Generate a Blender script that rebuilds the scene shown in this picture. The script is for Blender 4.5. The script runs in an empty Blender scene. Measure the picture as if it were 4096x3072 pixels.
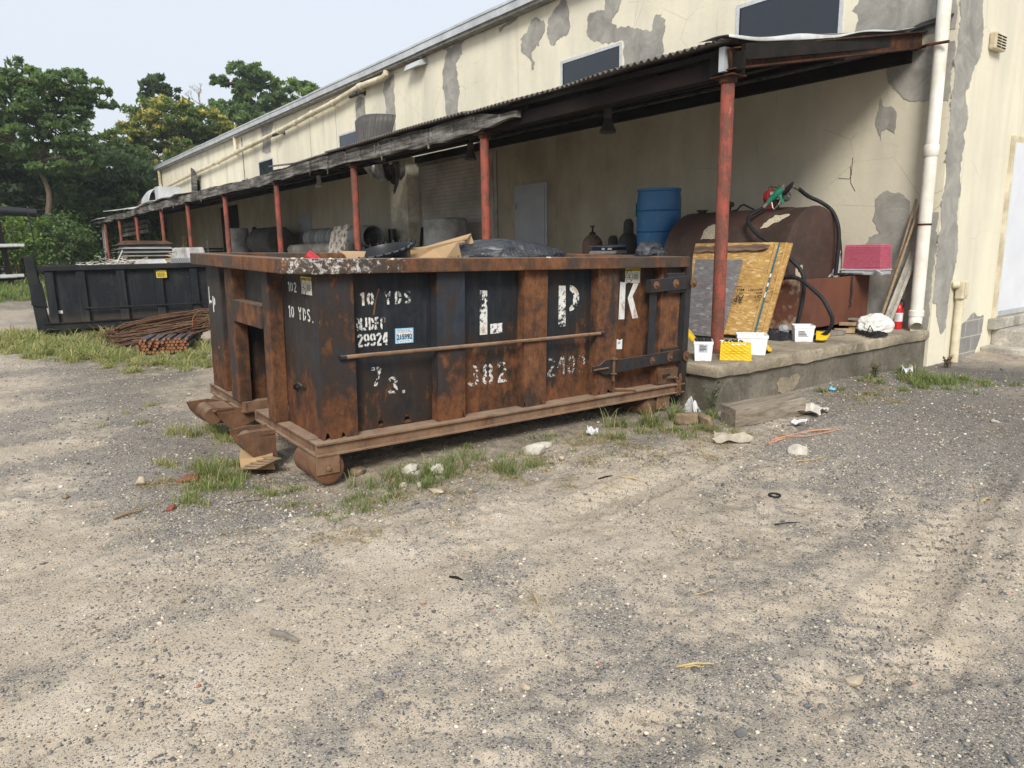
import bpy, math, random
import numpy as np; np.seterr(all="ignore")
from mathutils import Vector, Matrix, Euler
R=math.radians
rng=np.random.default_rng(7); random.seed(7)
sc=bpy.context.scene; C=sc.collection
# ---------------------------------------------------------------- camera
cd=bpy.data.cameras.new('Camera'); cam=bpy.data.objects.new('Camera',cd); C.objects.link(cam); sc.camera=cam
cd.sensor_width=36; cd.lens=2841/4096*36; cd.clip_start=.05; cd.clip_end=2000
def cam_matrix(yaw,pitch,roll,h):
    f=Vector((-math.cos(yaw)*math.cos(pitch),math.sin(yaw)*math.cos(pitch),-math.sin(pitch)))
    r=Vector((math.sin(yaw),math.cos(yaw),0)); u=r.cross(f)
    c,s=math.cos(roll),math.sin(roll)
    r2=c*r+s*u; u2=-s*r+c*u
    m=Matrix((( r2.x,u2.x,-f.x,0),(r2.y,u2.y,-f.y,0),(r2.z,u2.z,-f.z,h),(0,0,0,1)))
    return m
cam.matrix_world=cam_matrix(R(37.11),R(10.93),R(-.97),1.40)
sc.render.resolution_x=1024; sc.render.resolution_y=768
# ---------------------------------------------------------------- light
SUN_EL=R(38); SUN_AZ_VEC=Vector((1.15,-1.0,0)).normalized()     # towards the sun
w=bpy.data.worlds.new('World'); sc.world=w; w.use_nodes=True
nt=w.node_tree; bg=nt.nodes['Background']
sky=nt.nodes.new('ShaderNodeTexSky'); sky.sky_type='NISHITA'; sky.sun_disc=False
sky.sun_elevation=SUN_EL; sky.sun_rotation=math.atan2(SUN_AZ_VEC.x,SUN_AZ_VEC.y); sky.dust_density=6; sky.air_density=1.2; sky.ozone_density=1.5
mx=nt.nodes.new('ShaderNodeMix'); mx.data_type='RGBA'; mx.inputs[0].default_value=.86
nt.links.new(sky.outputs[0],mx.inputs[6]); mx.inputs[7].default_value=(6.5,7.0,7.65,1)
nt.links.new(mx.outputs[2],bg.inputs[0]); bg.inputs[1].default_value=.1
sl=bpy.data.lights.new('Sun','SUN'); sun=bpy.data.objects.new('Sun',sl); C.objects.link(sun)
sl.energy=2.8; sl.angle=R(20); sl.color=(1,.955,.88)
d=SUN_AZ_VEC*math.cos(SUN_EL)+Vector((0,0,math.sin(SUN_EL)))
sun.rotation_euler=d.to_track_quat('Z','Y').to_euler()
sc.view_settings.view_transform='Standard'; sc.view_settings.look='None'; sc.view_settings.exposure=.45; sc.view_settings.gamma=1
sc.render.engine='CYCLES'; sc.cycles.max_bounces=6; sc.cycles.transparent_max_bounces=12

# ---------------------------------------------------------------- helpers
WM={}
def tag(o,label=None,cat=None,group=None,kind=None):
    if label: o['label']=label
    if cat: o['category']=cat
    if group: o['group']=group
    if kind: o['kind']=kind
    return o
def thing(name,label,cat,loc=(0,0,0),rot=(0,0,0),group=None):
    o=bpy.data.objects.new(name,None); C.objects.link(o); o.empty_display_size=.1
    o.location=loc; o.rotation_euler=rot
    WM[o.name]=Matrix.Translation(Vector(loc))@Euler(rot).to_matrix().to_4x4()
    return tag(o,label,cat,group)
class MB:
    def __init__(s): s.v=[]; s.f=[]; s.c=[]; s.cur=None
    def add(s,vs,fs):
        b=len(s.v); s.v+= [tuple(map(float,p)) for p in vs]; s.f+=[tuple(i+b for i in f) for f in fs]
        if s.cur is not None: s.c+=[s.cur]*len(vs)
        return s
    def box(s,x0,x1,y0,y1,z0,z1):
        if x0>x1:x0,x1=x1,x0
        if y0>y1:y0,y1=y1,y0
        if z0>z1:z0,z1=z1,z0
        return s.add([(x0,y0,z0),(x1,y0,z0),(x1,y1,z0),(x0,y1,z0),(x0,y0,z1),(x1,y0,z1),(x1,y1,z1),(x0,y1,z1)],
          [(0,3,2,1),(4,5,6,7),(0,1,5,4),(1,2,6,5),(2,3,7,6),(3,0,4,7)])
    def hexa(s,p):   # 8 points bottom(4 ccw) top(4)
        return s.add(p,[(0,3,2,1),(4,5,6,7),(0,1,5,4),(1,2,6,5),(2,3,7,6),(3,0,4,7)])
    def bar(s,a,b,wd,ht,up=(0,0,1)):     # rectangular bar between two points
        a=Vector(a);b=Vector(b);t=(b-a).normalized();u=Vector(up);sd=t.cross(u)
        if sd.length<1e-4: sd=t.cross(Vector((1,0,0)))
        sd.normalize();u=sd.cross(t).normalized();sd=sd*wd/2;u=u*ht/2
        return s.hexa([a-sd-u,a+sd-u,b+sd-u,b-sd-u,a-sd+u,a+sd+u,b+sd+u,b-sd+u])
    def tube(s,pts,r,n=8,cap=True,flat=1.0):
        pts=[Vector(p) for p in pts]; rs=r if hasattr(r,'__len__') else [r]*len(pts)
        vs=[];fs=[]; t0=(pts[1]-pts[0]).normalized(); u=t0.orthogonal().normalized()
        for i,p in enumerate(pts):
            t=(pts[min(i+1,len(pts)-1)]-pts[max(i-1,0)])
            if t.length<1e-9: t=t0
            t=t.normalized(); u=(u-t*u.dot(t)); u=u.normalized() if u.length>1e-6 else t.orthogonal().normalized(); v=t.cross(u); t0=t
            for k in range(n):
                a=2*math.pi*k/n; vs.append(p+(u*math.cos(a)+v*math.sin(a)*flat)*rs[i])
        for i in range(len(pts)-1):
            for k in range(n):
                k2=(k+1)%n; fs.append((i*n+k,i*n+k2,(i+1)*n+k2,(i+1)*n+k))
        if cap: fs.append(tuple(range(n-1,-1,-1))); fs.append(tuple((len(pts)-1)*n+k for k in range(n)))
        return s.add(vs,fs)
    def lathe(s,base,prof,n=24,axis=(0,0,1),open_=False):
        ax=Vector(axis).normalized(); u=ax.orthogonal().normalized(); v=ax.cross(u); base=Vector(base)
        vs=[];fs=[]
        for r,h in prof:
            for k in range(n):
                a=2*math.pi*k/n; vs.append(base+ax*h+(u*math.cos(a)+v*math.sin(a))*r)
        for i in range(len(prof)-1):
            for k in range(n):
                k2=(k+1)%n; fs.append((i*n+k,i*n+k2,(i+1)*n+k2,(i+1)*n+k))
        if not open_: fs.append(tuple(range(n-1,-1,-1))); fs.append(tuple((len(prof)-1)*n+k for k in range(n)))
        return s.add(vs,fs)
    def prism(s,poly,o,U,V,depth):   # poly in (u,v), origin o, extruded along U x V by depth (poly given ccw)
        o=Vector(o);U=Vector(U);V=Vector(V);Nn=U.cross(V).normalized()*depth
        a=[o+U*p[0]+V*p[1] for p in poly]; n=len(a)
        fs=[tuple(range(n-1,-1,-1)),tuple(range(n,2*n))]+[(i,(i+1)%n,n+(i+1)%n,n+i) for i in range(n)]
        return s.add(a+[p+Nn for p in a],fs)
    def grid(s,fn,nu,nv):
        vs=[fn(i/nu,j/nv) for j in range(nv+1) for i in range(nu+1)]
        return s.add(vs,[(j*(nu+1)+i,j*(nu+1)+i+1,(j+1)*(nu+1)+i+1,(j+1)*(nu+1)+i) for j in range(nv) for i in range(nu)])
    def build(s,name,m,parent=None,local=False,smooth=False,bevel=0,sol=0,jit=0,sub=0):
        me=bpy.data.meshes.new(name); vs=s.v
        if parent is not None and not local:
            inv=WM[parent.name].inverted(); vs=[tuple(inv@Vector(p)) for p in vs]
        if jit: vs=[(p[0]+random.uniform(-jit,jit),p[1]+random.uniform(-jit,jit),p[2]+random.uniform(-jit,jit)) for p in vs]
        me.from_pydata(vs,[],s.f); me.update()
        if s.c and len(s.c)==len(s.v):
            ca=me.color_attributes.new('Col','FLOAT_COLOR','POINT'); ca.data.foreach_set('color',np.array([(*c,1) for c in s.c],dtype=np.float32).ravel())
        o=bpy.data.objects.new(name,me); C.objects.link(o)
        if m: me.materials.append(m)
        if parent is not None: o.parent=parent; WM[o.name]=WM[parent.name]
        else: WM[o.name]=Matrix.Identity(4)
        if smooth:
            me.polygons.foreach_set('use_smooth',[True]*len(me.polygons))
            try: me.set_sharp_from_angle(angle=R(40))
            except Exception: pass
        if sol: md=o.modifiers.new('s','SOLIDIFY'); md.thickness=sol; md.offset=0
        if bevel: md=o.modifiers.new('b','BEVEL'); md.width=bevel; md.segments=2; md.limit_method='ANGLE'; md.angle_limit=R(40)
        if sub: md=o.modifiers.new('u','SUBSURF'); md.levels=sub; md.render_levels=sub
        return o
def npmesh(name,V,F,m,parent=None,col=None,smooth=False):
    """fast mesh: V (n,3), F (m,k)"""
    me=bpy.data.meshes.new(name); k=F.shape[1]
    if parent is not None:
        iv=np.array(WM[parent.name].inverted()); V=V@iv[:3,:3].T+iv[:3,3]
    me.vertices.add(len(V)); me.vertices.foreach_set('co',V.astype(np.float32).ravel())
    me.loops.add(F.size); me.loops.foreach_set('vertex_index',F.astype(np.int32).ravel())
    me.polygons.add(len(F)); me.polygons.foreach_set('loop_start',np.arange(0,F.size,k,dtype=np.int32)); me.polygons.foreach_set('loop_total',np.full(len(F),k,dtype=np.int32))
    if smooth: me.polygons.foreach_set('use_smooth',np.ones(len(F),dtype=bool))
    me.update(calc_edges=True)
    if col is not None:
        ca=me.color_attributes.new('Col','FLOAT_COLOR','POINT'); ca.data.foreach_set('color',np.concatenate([col,np.ones((len(col),1))],1).astype(np.float32).ravel())
    o=bpy.data.objects.new(name,me); C.objects.link(o); me.materials.append(m)
    if parent is not None: o.parent=parent; WM[o.name]=WM[parent.name]
    else: WM[o.name]=Matrix.Identity(4)
    return o
# value noise
def _h(ix,iy,iz,seed):
    n=(ix*374761393+iy*668265263+iz*2147483647+seed*974634777)&0x7fffffff
    n=(n^(n>>13))*1274126177&0x7fffffff; n=(n^(n>>16))
    return (n&0xffff)/65535.0
def vnoise(x,y,z=0,seed=0):
    x=np.asarray(x,float);y=np.asarray(y,float);z=np.broadcast_to(np.asarray(z,float),x.shape)
    ix=np.floor(x).astype(np.int64);iy=np.floor(y).astype(np.int64);iz=np.floor(z).astype(np.int64)
    fx=x-ix;fy=y-iy;fz=z-iz; fx=fx*fx*(3-2*fx);fy=fy*fy*(3-2*fy);fz=fz*fz*(3-2*fz); r=0
    for dx in (0,1):
        for dy in (0,1):
            for dz in (0,1):
                r=r+_h(ix+dx,iy+dy,iz+dz,seed)*(fx if dx else 1-fx)*(fy if dy else 1-fy)*(fz if dz else 1-fz)
    return r
def fbm(x,y,z=0,oct=4,seed=0):
    r=0;a=.5;t=0
    for i in range(oct): r=r+a*vnoise(np.asarray(x)*2**i,np.asarray(y)*2**i,np.asarray(z)*2**i,seed+i); t+=a;a*=.5
    return r/t

# ---------------------------------------------------------------- material builder
class NM:
    def __init__(s,name,rough=.8,metal=0,coord='Object'):
        s.m=bpy.data.materials.new(name); s.m.use_nodes=True; s.t=s.m.node_tree; s.b=s.t.nodes['Principled BSDF']
        s.b.inputs['Roughness'].default_value=rough; s.b.inputs['Metallic'].default_value=metal
        if rough>=.5: s.b.inputs['Specular IOR Level'].default_value=.22
        s.out=s.t.nodes['Material Output']
        tc=s.t.nodes.new('ShaderNodeTexCoord'); s.co=tc.outputs[coord]
    def nd(s,t): return s.t.nodes.new('ShaderNode'+t)
    def ln(s,a,b): s.t.links.new(a,b)
    def put(s,sock,v):
        if hasattr(v,'links') or isinstance(v,bpy.types.NodeSocket): s.ln(v,sock)
        else: sock.default_value=(tuple(v)+(1,))[:4] if (hasattr(v,'__len__') and sock.type=='RGBA') else v
    def map(s,scale=(1,1,1),loc=(0,0,0),rot=(0,0,0),co=None):
        n=s.nd('Mapping'); s.ln(co or s.co,n.inputs[0]); n.inputs['Scale'].default_value=scale; n.inputs['Location'].default_value=loc; n.inputs['Rotation'].default_value=rot; return n.outputs[0]
    def noise(s,sc=5,det=4,ro=.5,co=None,dist=0,col=False):
        n=s.nd('TexNoise'); s.ln(co or s.co,n.inputs['Vector']); n.inputs['Scale'].default_value=sc; n.inputs['Detail'].default_value=det; n.inputs['Roughness'].default_value=ro; n.inputs['Distortion'].default_value=dist
        return n.outputs[1 if col else 0]
    def vor(s,sc=5,co=None,feat='F1',out='Distance',rnd=1):
        n=s.nd('TexVoronoi'); s.ln(co or s.co,n.inputs['Vector']); n.feature=feat; n.inputs['Scale'].default_value=sc
        if 'Randomness' in n.inputs: n.inputs['Randomness'].default_value=rnd
        return n.outputs[out]
    def ramp(s,f,st,ip='LINEAR'):
        n=s.nd('ValToRGB'); s.put(n.inputs[0],f); e=n.color_ramp.elements; n.color_ramp.interpolation=ip
        while len(e)<len(st): e.new(.5)
        for q,(p,c) in zip(e,st): q.position=p; q.color=(c,c,c,1) if not hasattr(c,'__len__') else (*c,1)
        return n.outputs[0]
    def mix(s,f,a,b,bl='MIX'):
        n=s.nd('Mix'); n.data_type='RGBA'; n.blend_type=bl; s.put(n.inputs[0],f); s.put(n.inputs[6],a); s.put(n.inputs[7],b); return n.outputs[2]
    def mth(s,op,a,b=0,c=None,cl=False):
        n=s.nd('Math'); n.operation=op; n.use_clamp=cl; s.put(n.inputs[0],a); s.put(n.inputs[1],b)
        if c is not None: s.put(n.inputs[2],c)
        return n.outputs[0]
    def sep(s,co=None):
        n=s.nd('SeparateXYZ'); s.ln(co or s.co,n.inputs[0]); return n.outputs
    def comb(s,x,y,z):
        n=s.nd('CombineXYZ'); s.put(n.inputs[0],x); s.put(n.inputs[1],y); s.put(n.inputs[2],z); return n.outputs[0]
    def attr(s,name,o='Fac'):
        n=s.nd('Attribute'); n.attribute_name=name; return n.outputs[o]
    def rnd(s):
        n=s.nd('ObjectInfo'); return n.outputs['Random']
    def col(s,v): s.put(s.b.inputs['Base Color'],v); return s
    def rough(s,v): s.put(s.b.inputs['Roughness'],v); return s
    def bump(s,h,st=.5,dist=.01):
        n=s.nd('Bump'); n.inputs['Strength'].default_value=st; n.inputs['Distance'].default_value=dist; s.put(n.inputs['Height'],h); s.ln(n.outputs[0],s.b.inputs['Normal']); return s
    def alpha(s,v): s.put(s.b.inputs['Alpha'],v); return s
def simple(name,c,rough=.7,metal=0,var=.25,sc=20,bump=.15,bd=.003,dirt=None,dsc=3):
    if isinstance(bd,tuple):
        if isinstance(dirt,(int,float)): dsc=dirt
        dirt,bd=bd,.003
    n=NM(name,rough,metal); a=n.noise(sc,5,.6); b=n.noise(dsc,4,.6)
    k=n.mix(n.ramp(a,[(.3,0),(.7,1)]),[x*(1-var) for x in c],[min(1,x*(1+var)) for x in c])
    if dirt: k=n.mix(n.ramp(b,[(.45,0),(.7,1)]),k,dirt)
    n.col(k); n.bump(a,bump,bd); return n.m
def dome_noise(): pass

# rusty painted steel
def rusty(name,amt=.5,dark=1.0,powder=0,paint=(.018,.022,.028),seed=0,splash=0,base=.0,dust=.35,hgrad=(0.2,.75,.18)):
    n=NM(name,.75); off=(seed*3.7,seed*1.3,seed*2.1)
    st=n.noise(1,6,.65,n.map((7,7,1.1),off)); bl=n.noise(2.6,9,.68,n.map((1,1,.8),off)); fine=n.noise(60,4,.7); md=n.noise(14,6,.7,n.map((1,1,.7),off))
    z=n.sep()[2]
    hg=n.nd('MapRange'); n.ln(z,hg.inputs[0]); hg.inputs[1].default_value=hgrad[0]; hg.inputs[2].default_value=hgrad[1]; hg.inputs[3].default_value=hgrad[2]; hg.inputs[4].default_value=0
    f=n.mth('ADD',n.mth('MULTIPLY',st,.55),n.mth('MULTIPLY',bl,.75)); f=n.mth('ADD',f,n.mth('MULTIPLY',md,.22)); f=n.mth('ADD',f,hg.outputs[0]); f=n.mth('ADD',f,amt-1.27)
    mask=n.ramp(f,[(-.0,0),(.03,.55),(.10,1)])
    thin=n.ramp(f,[(-.0,.0),(.0,0),(.3,1)])
    pc=n.mix(n.ramp(md,[(.42,0),(.75,1)]),paint,[min(1,c*1.7+.004) for c in paint])
    pc=n.mix(n.mth('MULTIPLY',n.ramp(n.noise(1,5,.7,n.map((30,30,2.2))),[(.5,0),(.8,1)]),.35),pc,(.085,.08,.072))
    near=n.ramp(f,[(0,0),(.0,.0)])
    pc=n.mix(n.mth('MULTIPLY',n.ramp(n.mth('ADD',f,.16),[(0,0),(.16,1)]),.85),pc,(.04,.027,.019))
    rc=n.ramp(n.mth('ADD',n.mth('MULTIPLY',bl,.55),n.mth('MULTIPLY',md,.5)),[(.33,(.03,.017,.012)),(.45,(.06,.031,.02)),(.54,(.125,.056,.028)),(.64,(.2,.088,.04)),(.74,(.09,.043,.026))])
    rc=n.mix(n.mth('MULTIPLY',n.ramp(fine,[(.35,0),(.7,1)]),.35),rc,(.03,.014,.009))
    c=n.mix(mask,pc,rc)
    if dark!=1: c=n.mix(1,c,(dark,dark*.93,dark*.88),'MULTIPLY')
    if powder: c=n.mix(n.mth('MULTIPLY',n.ramp(n.noise(5,7,.72,n.map((1,1,1),(5,5,5))),[(.35,.25),(.62,1)]),powder),c,(.3,.205,.135))
    # pale scratches
    sx=n.noise(1,3,.8,n.map((38,38,3.2),(seed,2,5)),1.2); c=n.mix(n.ramp(sx,[(.71,0),(.74,.7)]),c,(.34,.30,.26))
    # dust lies on upward faces
    g=n.nd('NewGeometry'); nz=n.sep(g.outputs['Normal'])[2]
    dm=n.mth('MULTIPLY',n.ramp(nz,[(.5,0),(.9,1)]),n.ramp(n.noise(9,5,.7),[(.3,.25),(.6,1)])); c=n.mix(n.mth('MULTIPLY',dm,dust),c,(.33,.25,.18))
    if splash:   # dried plaster splashed over the rail
        y=n.sep()[1]; x=n.sep()[0]
        dx=n.mth('ADD',n.mth('ABSOLUTE',n.mth('ADD',y,-.15)),n.mth('MULTIPLY',n.mth('ABSOLUTE',n.mth('ADD',x,.05)),1.6)); rg=n.ramp(dx,[(0,.15),(.3,.10),(.7,.02),(.97,-.05),(1,-.2)])
        sp=n.noise(1,9,.82,n.map((26,22,26)),.35); c=n.mix(n.ramp(n.mth('ADD',n.mth('ADD',sp,rg),n.mth('MULTIPLY',n.mth('GREATER_THAN',x,-.5),.0)),[(.63,0),(.69,.9)]),c,(.55,.53,.49))
    n.col(c); n.rough(n.ramp(mask,[(0,.62),(1,.9)])); n.bump(n.mth('ADD',n.mth('MULTIPLY',fine,.4),n.mth('ADD',n.mth('MULTIPLY',mask,.35),n.mth('ADD',n.mth('MULTIPLY',md,.8),n.mth('MULTIPLY',n.noise(3.2,2,.4),7)))),.6,.005)
    return n.m
# ---------------------------------------------------------------- setting materials
def m_stucco(name,c=(.73,.685,.54),grey=False):
    n=NM(name,.9); st=n.noise(1,6,.6,n.map((1.6,1.6,.22))); bl=n.noise(.9,6,.62); md=n.noise(7,6,.65); fine=n.noise(55,4,.7)
    k=n.mix(n.ramp(st,[(.42,0),(.68,1)]),c,[c[0]*.80,c[1]*.805,c[2]*.84]); k=n.mix(n.mth('MULTIPLY',n.ramp(bl,[(.4,0),(.75,1)]),.5),k,[c[0]*.72,c[1]*.72,c[2]*.76])
    if grey: k=n.mix(n.ramp(n.noise(3.2,7,.7,dist=.6),[(.35,0),(.7,1)]),k,[c[0]*1.6,c[1]*1.6,c[2]*1.6])
    k=n.mix(n.mth('MULTIPLY',n.ramp(md,[(.5,0),(.8,1)]),.3),k,[c[0]*.75,c[1]*.75,c[2]*.72])
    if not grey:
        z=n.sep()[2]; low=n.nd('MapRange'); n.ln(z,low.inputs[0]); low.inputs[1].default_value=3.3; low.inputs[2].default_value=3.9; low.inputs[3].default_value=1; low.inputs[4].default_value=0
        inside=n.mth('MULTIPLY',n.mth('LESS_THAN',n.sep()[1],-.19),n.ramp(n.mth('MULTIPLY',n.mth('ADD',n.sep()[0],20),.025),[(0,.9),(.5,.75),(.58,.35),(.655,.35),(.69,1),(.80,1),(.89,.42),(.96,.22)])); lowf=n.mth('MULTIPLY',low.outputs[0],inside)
        g2=n.ramp(n.noise(1.1,7,.7,n.map((1,1,.6),(4,1,9))),[(.4,0),(.75,1)])     # grime plus canopy shade painted into the wall, weaker by the roof hole
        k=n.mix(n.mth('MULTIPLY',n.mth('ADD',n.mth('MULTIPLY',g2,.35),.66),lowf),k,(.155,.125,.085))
        dr=n.noise(1,3,.6,n.map((5,5,.25),(2,7,1))); k=n.mix(n.mth('MULTIPLY',n.ramp(dr,[(.62,0),(.72,1)]),.35),k,(.36,.31,.2))
        vc=n.vor(1.15,n.map((1,1,1.25)),'DISTANCE_TO_EDGE'); cm=n.mth('MULTIPLY',n.ramp(vc,[(0,1),(.006,0)]),n.ramp(n.noise(1.2,3,.5),[(.5,0),(.6,1)])); k=n.mix(n.mth('MULTIPLY',cm,.55),k,(.22,.19,.13))
    n.col(k); n.bump(n.mth('ADD',fine,n.mth('MULTIPLY',md,1.6)),.5,.006); return n.m
M={}
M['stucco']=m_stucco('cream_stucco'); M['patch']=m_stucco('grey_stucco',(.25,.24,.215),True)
def m_concrete(name,c=(.24,.215,.175)):
    n=NM(name,.92); bl=n.noise(1.3,8,.68); st=n.noise(1,6,.65,n.map((5,5,.7))); md=n.noise(10,7,.7); fine=n.noise(70,4,.75)
    k=n.mix(n.ramp(bl,[(.35,0),(.68,1)]),[x*.5 for x in c],[x*1.3 for x in c]); k=n.mix(n.mth('MULTIPLY',n.ramp(st,[(.52,0),(.75,1)]),.6),k,[x*.42 for x in c])
    k=n.mix(n.mth('MULTIPLY',n.ramp(md,[(.55,0),(.7,1)]),.45),k,[min(1,x*1.8) for x in c]); k=n.mix(n.mth('MULTIPLY',n.ramp(n.noise(26,7,.8),[(.52,0),(.62,1)]),.6),k,[x*.35 for x in c])
    n.col(k); n.bump(n.mth('ADD',n.mth('MULTIPLY',md,1.5),fine),.7,.008); return n.m
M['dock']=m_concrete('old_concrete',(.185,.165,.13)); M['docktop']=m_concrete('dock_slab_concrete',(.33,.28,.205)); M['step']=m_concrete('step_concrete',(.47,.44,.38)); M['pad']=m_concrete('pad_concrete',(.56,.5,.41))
M['fasciam']=simple('grey_metal_trim',(.5,.52,.53),.55,.3,.2,3,.1)
M['soffit']=simple('stained_soffit',(.24,.23,.21),.8,0,.4,6)
M['glass']=simple('window_glass',(.022,.028,.038),.04,0,.05,2,0); M['glass'].node_tree.nodes['Principled BSDF'].inputs['Specular IOR Level'].default_value=.5
M['frame']=simple('aluminium_frame',(.55,.57,.58),.5,.3,.15)
M['pvc']=simple('white_pvc',(.74,.72,.65),.45,0,.08,4,.03,(.55,.5,.4)); M['pvcc']=simple('cream_pipe_paint',(.64,.58,.43),.6,0,.15,8,.1,(.4,.34,.22))
M['redpost']=None
n=NM('red_painted_pipe',.65); a=n.noise(5,9,.72,n.map((1,1,.55))); b=n.noise(22,6,.7); g=n.rnd(); f=n.mth('ADD',n.mth('MULTIPLY',a,.8),n.mth('MULTIPLY',b,.3))
k=n.mix(n.ramp(f,[(.53,0),(.57,1)]),(.26,.066,.045),(.11,.05,.037)); k=n.mix(n.ramp(n.noise(9,6,.75,n.map((1,1,.6),(3,3,3))),[(.66,0),(.68,1)]),k,(.42,.3,.27)); k=n.mix(n.mth('MULTIPLY',n.ramp(b,[(.4,0),(.7,1)]),.3),k,(.42,.12,.075)); n.col(k); n.bump(n.mth('ADD',b,f),.5,.003); M['redpost']=n.m
M['rustbeam']=rusty('rusty_beam',.6,.62,0,(.05,.02,.018),3,dust=.1,hgrad=(0,1,0)); M['sootbeam']=simple('sooty_steel_beam',(.009,.007,.006),.95,0,.6,6,.5,.012,(.016,.009,.008),1.5)
n=NM('weathered_timber',.9); g=n.noise(1,8,.7,n.map((1.2,14,22))); b=n.noise(1.5,6,.7); sp=n.noise(1,4,.7,n.map((9,2,2)))
k=n.ramp(n.mth('ADD',n.mth('MULTIPLY',g,.6),n.mth('MULTIPLY',b,.4)),[(.36,(.016,.014,.012)),(.47,(.06,.055,.049)),(.55,(.17,.16,.145)),(.66,(.36,.345,.32))]); n.col(n.mix(n.mth('MULTIPLY',n.ramp(sp,[(.62,0),(.68,1)]),.5),k,(.36,.34,.31))); n.bump(g,.8,.012); M['timber']=n.m
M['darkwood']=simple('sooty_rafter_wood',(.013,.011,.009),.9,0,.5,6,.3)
n=NM('corrugated_iron',.6,.25); a=n.noise(1.4,7,.7); b=n.noise(25,4,.7); k=n.mix(n.ramp(a,[(.45,0),(.62,1)]),(.16,.145,.13),(.07,.05,.042)); n.col(n.mix(n.mth('MULTIPLY',n.ramp(b,[(.4,0),(.7,1)]),.4),k,(.22,.2,.18))); n.bump(b,.2,.002); M['corr']=n.m
M['corrw']=simple('pale_zinc_sheet',(.62,.63,.62),.5,.35,.15,4,.1,(.4,.38,.34)); M['corrd']=simple('dark_bent_iron',(.085,.08,.076),.6,.3,.3,5,.1)
M['pil']=m_stucco('pilaster_stucco',(.5,.465,.37),True); M['doorg']=simple('grey_steel_door',(.3,.32,.34),.55,0,.08,3,.02); M['doorw']=simple('white_steel_door',(.62,.64,.68),.5,0,.05,3,.02); M['rolld']=simple('rollup_door_paint',(.42,.39,.35),.6,0,.2,2,.05,(.27,.24,.2),1.2)
M['black']=simple('black_rubber',(.018,.018,.02),.55,0,.3,12,.2); M['blackp']=simple('black_plastic',(.012,.013,.015),.3,0,.2,9,.1)
M['cable']=simple('grey_cable',(.1,.1,.1),.6)
M['brass']=simple('dull_pipe_metal',(.2,.17,.13),.5,.5,.3)
n=NM('concrete_block',.9); bk=n.nd('TexBrick'); mp=n.comb(n.sep()[1],n.sep()[2],0); n.ln(mp,bk.inputs[0]); bk.inputs['Color1'].default_value=(.2,.195,.19,1); bk.inputs['Color2'].default_value=(.26,.25,.235,1); bk.inputs['Mortar'].default_value=(.42,.4,.36,1); bk.inputs['Scale'].default_value=1; bk.inputs['Brick Width'].default_value=.4; bk.inputs['Row Height'].default_value=.2; bk.inputs['Mortar Size'].default_value=.008
n.col(n.mix(n.mth('MULTIPLY',n.ramp(n.noise(8,6,.7),[(.4,0),(.7,1)]),.5),bk.outputs[0],(.34,.32,.29))); n.bump(n.noise(30,5,.7),.4,.004); M['block']=n.m
def fbmc(x,y,s): return float(fbm(np.array([x]),np.array([y]),0,3,s)[0])

# ---------------------------------------------------------------- ground
def gblob(X,Y,pts):
    r=0
    for (x,y,sx,sy,a,rot) in pts:
        c,s=math.cos(rot),math.sin(rot); dx=X-x;dy=Y-y; u=dx*c+dy*s; v=-dx*s+dy*c
        r=r+a*np.exp(-(u/sx)**2-(v/sy)**2)
    return r
DARK=[(-10,.9,3,.35,.6,0),(-6.8,1.05,1.6,.3,.75,0),(-5,1.1,.8,.3,.8,.1),(-3.85,.95,.5,.32,.8,.5),(-3.3,1.9,.25,.6,.5,0),(-3.3,3.1,.25,.9,.35,0),(-3.3,7.6,1.0,1.6,.7,0),(-2.2,6.3,1.3,1.6,.75,0),(-1.5,5.2,1,.9,.65,0),(-2.3,4.25,.5,.5,.3,0),(-1.5,3.8,.4,.6,.4,.4),(-1.85,2.0,.2,.35,.4,.3),(-2.45,1.7,.22,.3,.4,0),(-1.3,1.7,.25,.25,.5,0),(-.75,2.1,.25,.5,.35,0),(-2.9,1.05,.6,.15,.35,.3),(-1.05,2.6,.15,.4,.4,0),(-2.15,1.05,.3,.12,.3,0),(-6,4,1.8,3,.3,0),(-7,.7,3.5,.8,.45,0),(-5,.75,1.0,.4,.5,0),(-2.3,4.9,.9,1.2,.4,0)]
TAN=[(-3.9,.1,1.6,.35,.5,0),(-2.7,.3,.7,.25,.3,0),(-2.75,3.3,.3,.9,.6,0),(-2.45,2.4,.3,.5,.5,0),(-2.9,1.35,.5,.12,.3,0),(-1.27,3.2,.4,.7,.5,.2),(-1.95,1.3,.3,.25,.4,0),(-1.55,2.1,.3,.3,.35,0),(-2,.6,.3,.3,.3,0),(-3.9,3.6,.35,1.6,.65,0),(-.6,3.3,.7,1.2,.4,0),(-4,2.5,.5,.7,.5,0)]
TR=[((-2.62,1.75),(-2.72,3.0),(-2.95,4.4),(-3.1,5.6),.14,1.),((-.98,1.85),(-1.15,2.9),(-1.42,4.1),(-1.7,5.6),.13,1.),((-1.55,1.2),(-1.75,2.2),(-2.0,3.3),(-2.2,4.6),.13,.4),((-.55,2.2),(-.72,3.0),(-.98,4.1),(-1.2,5.4),.13,.8),((-1.25,1.35),(-1.05,2.0),(-.8,2.6),(-.5,3.3),.12,.9)]
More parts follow.
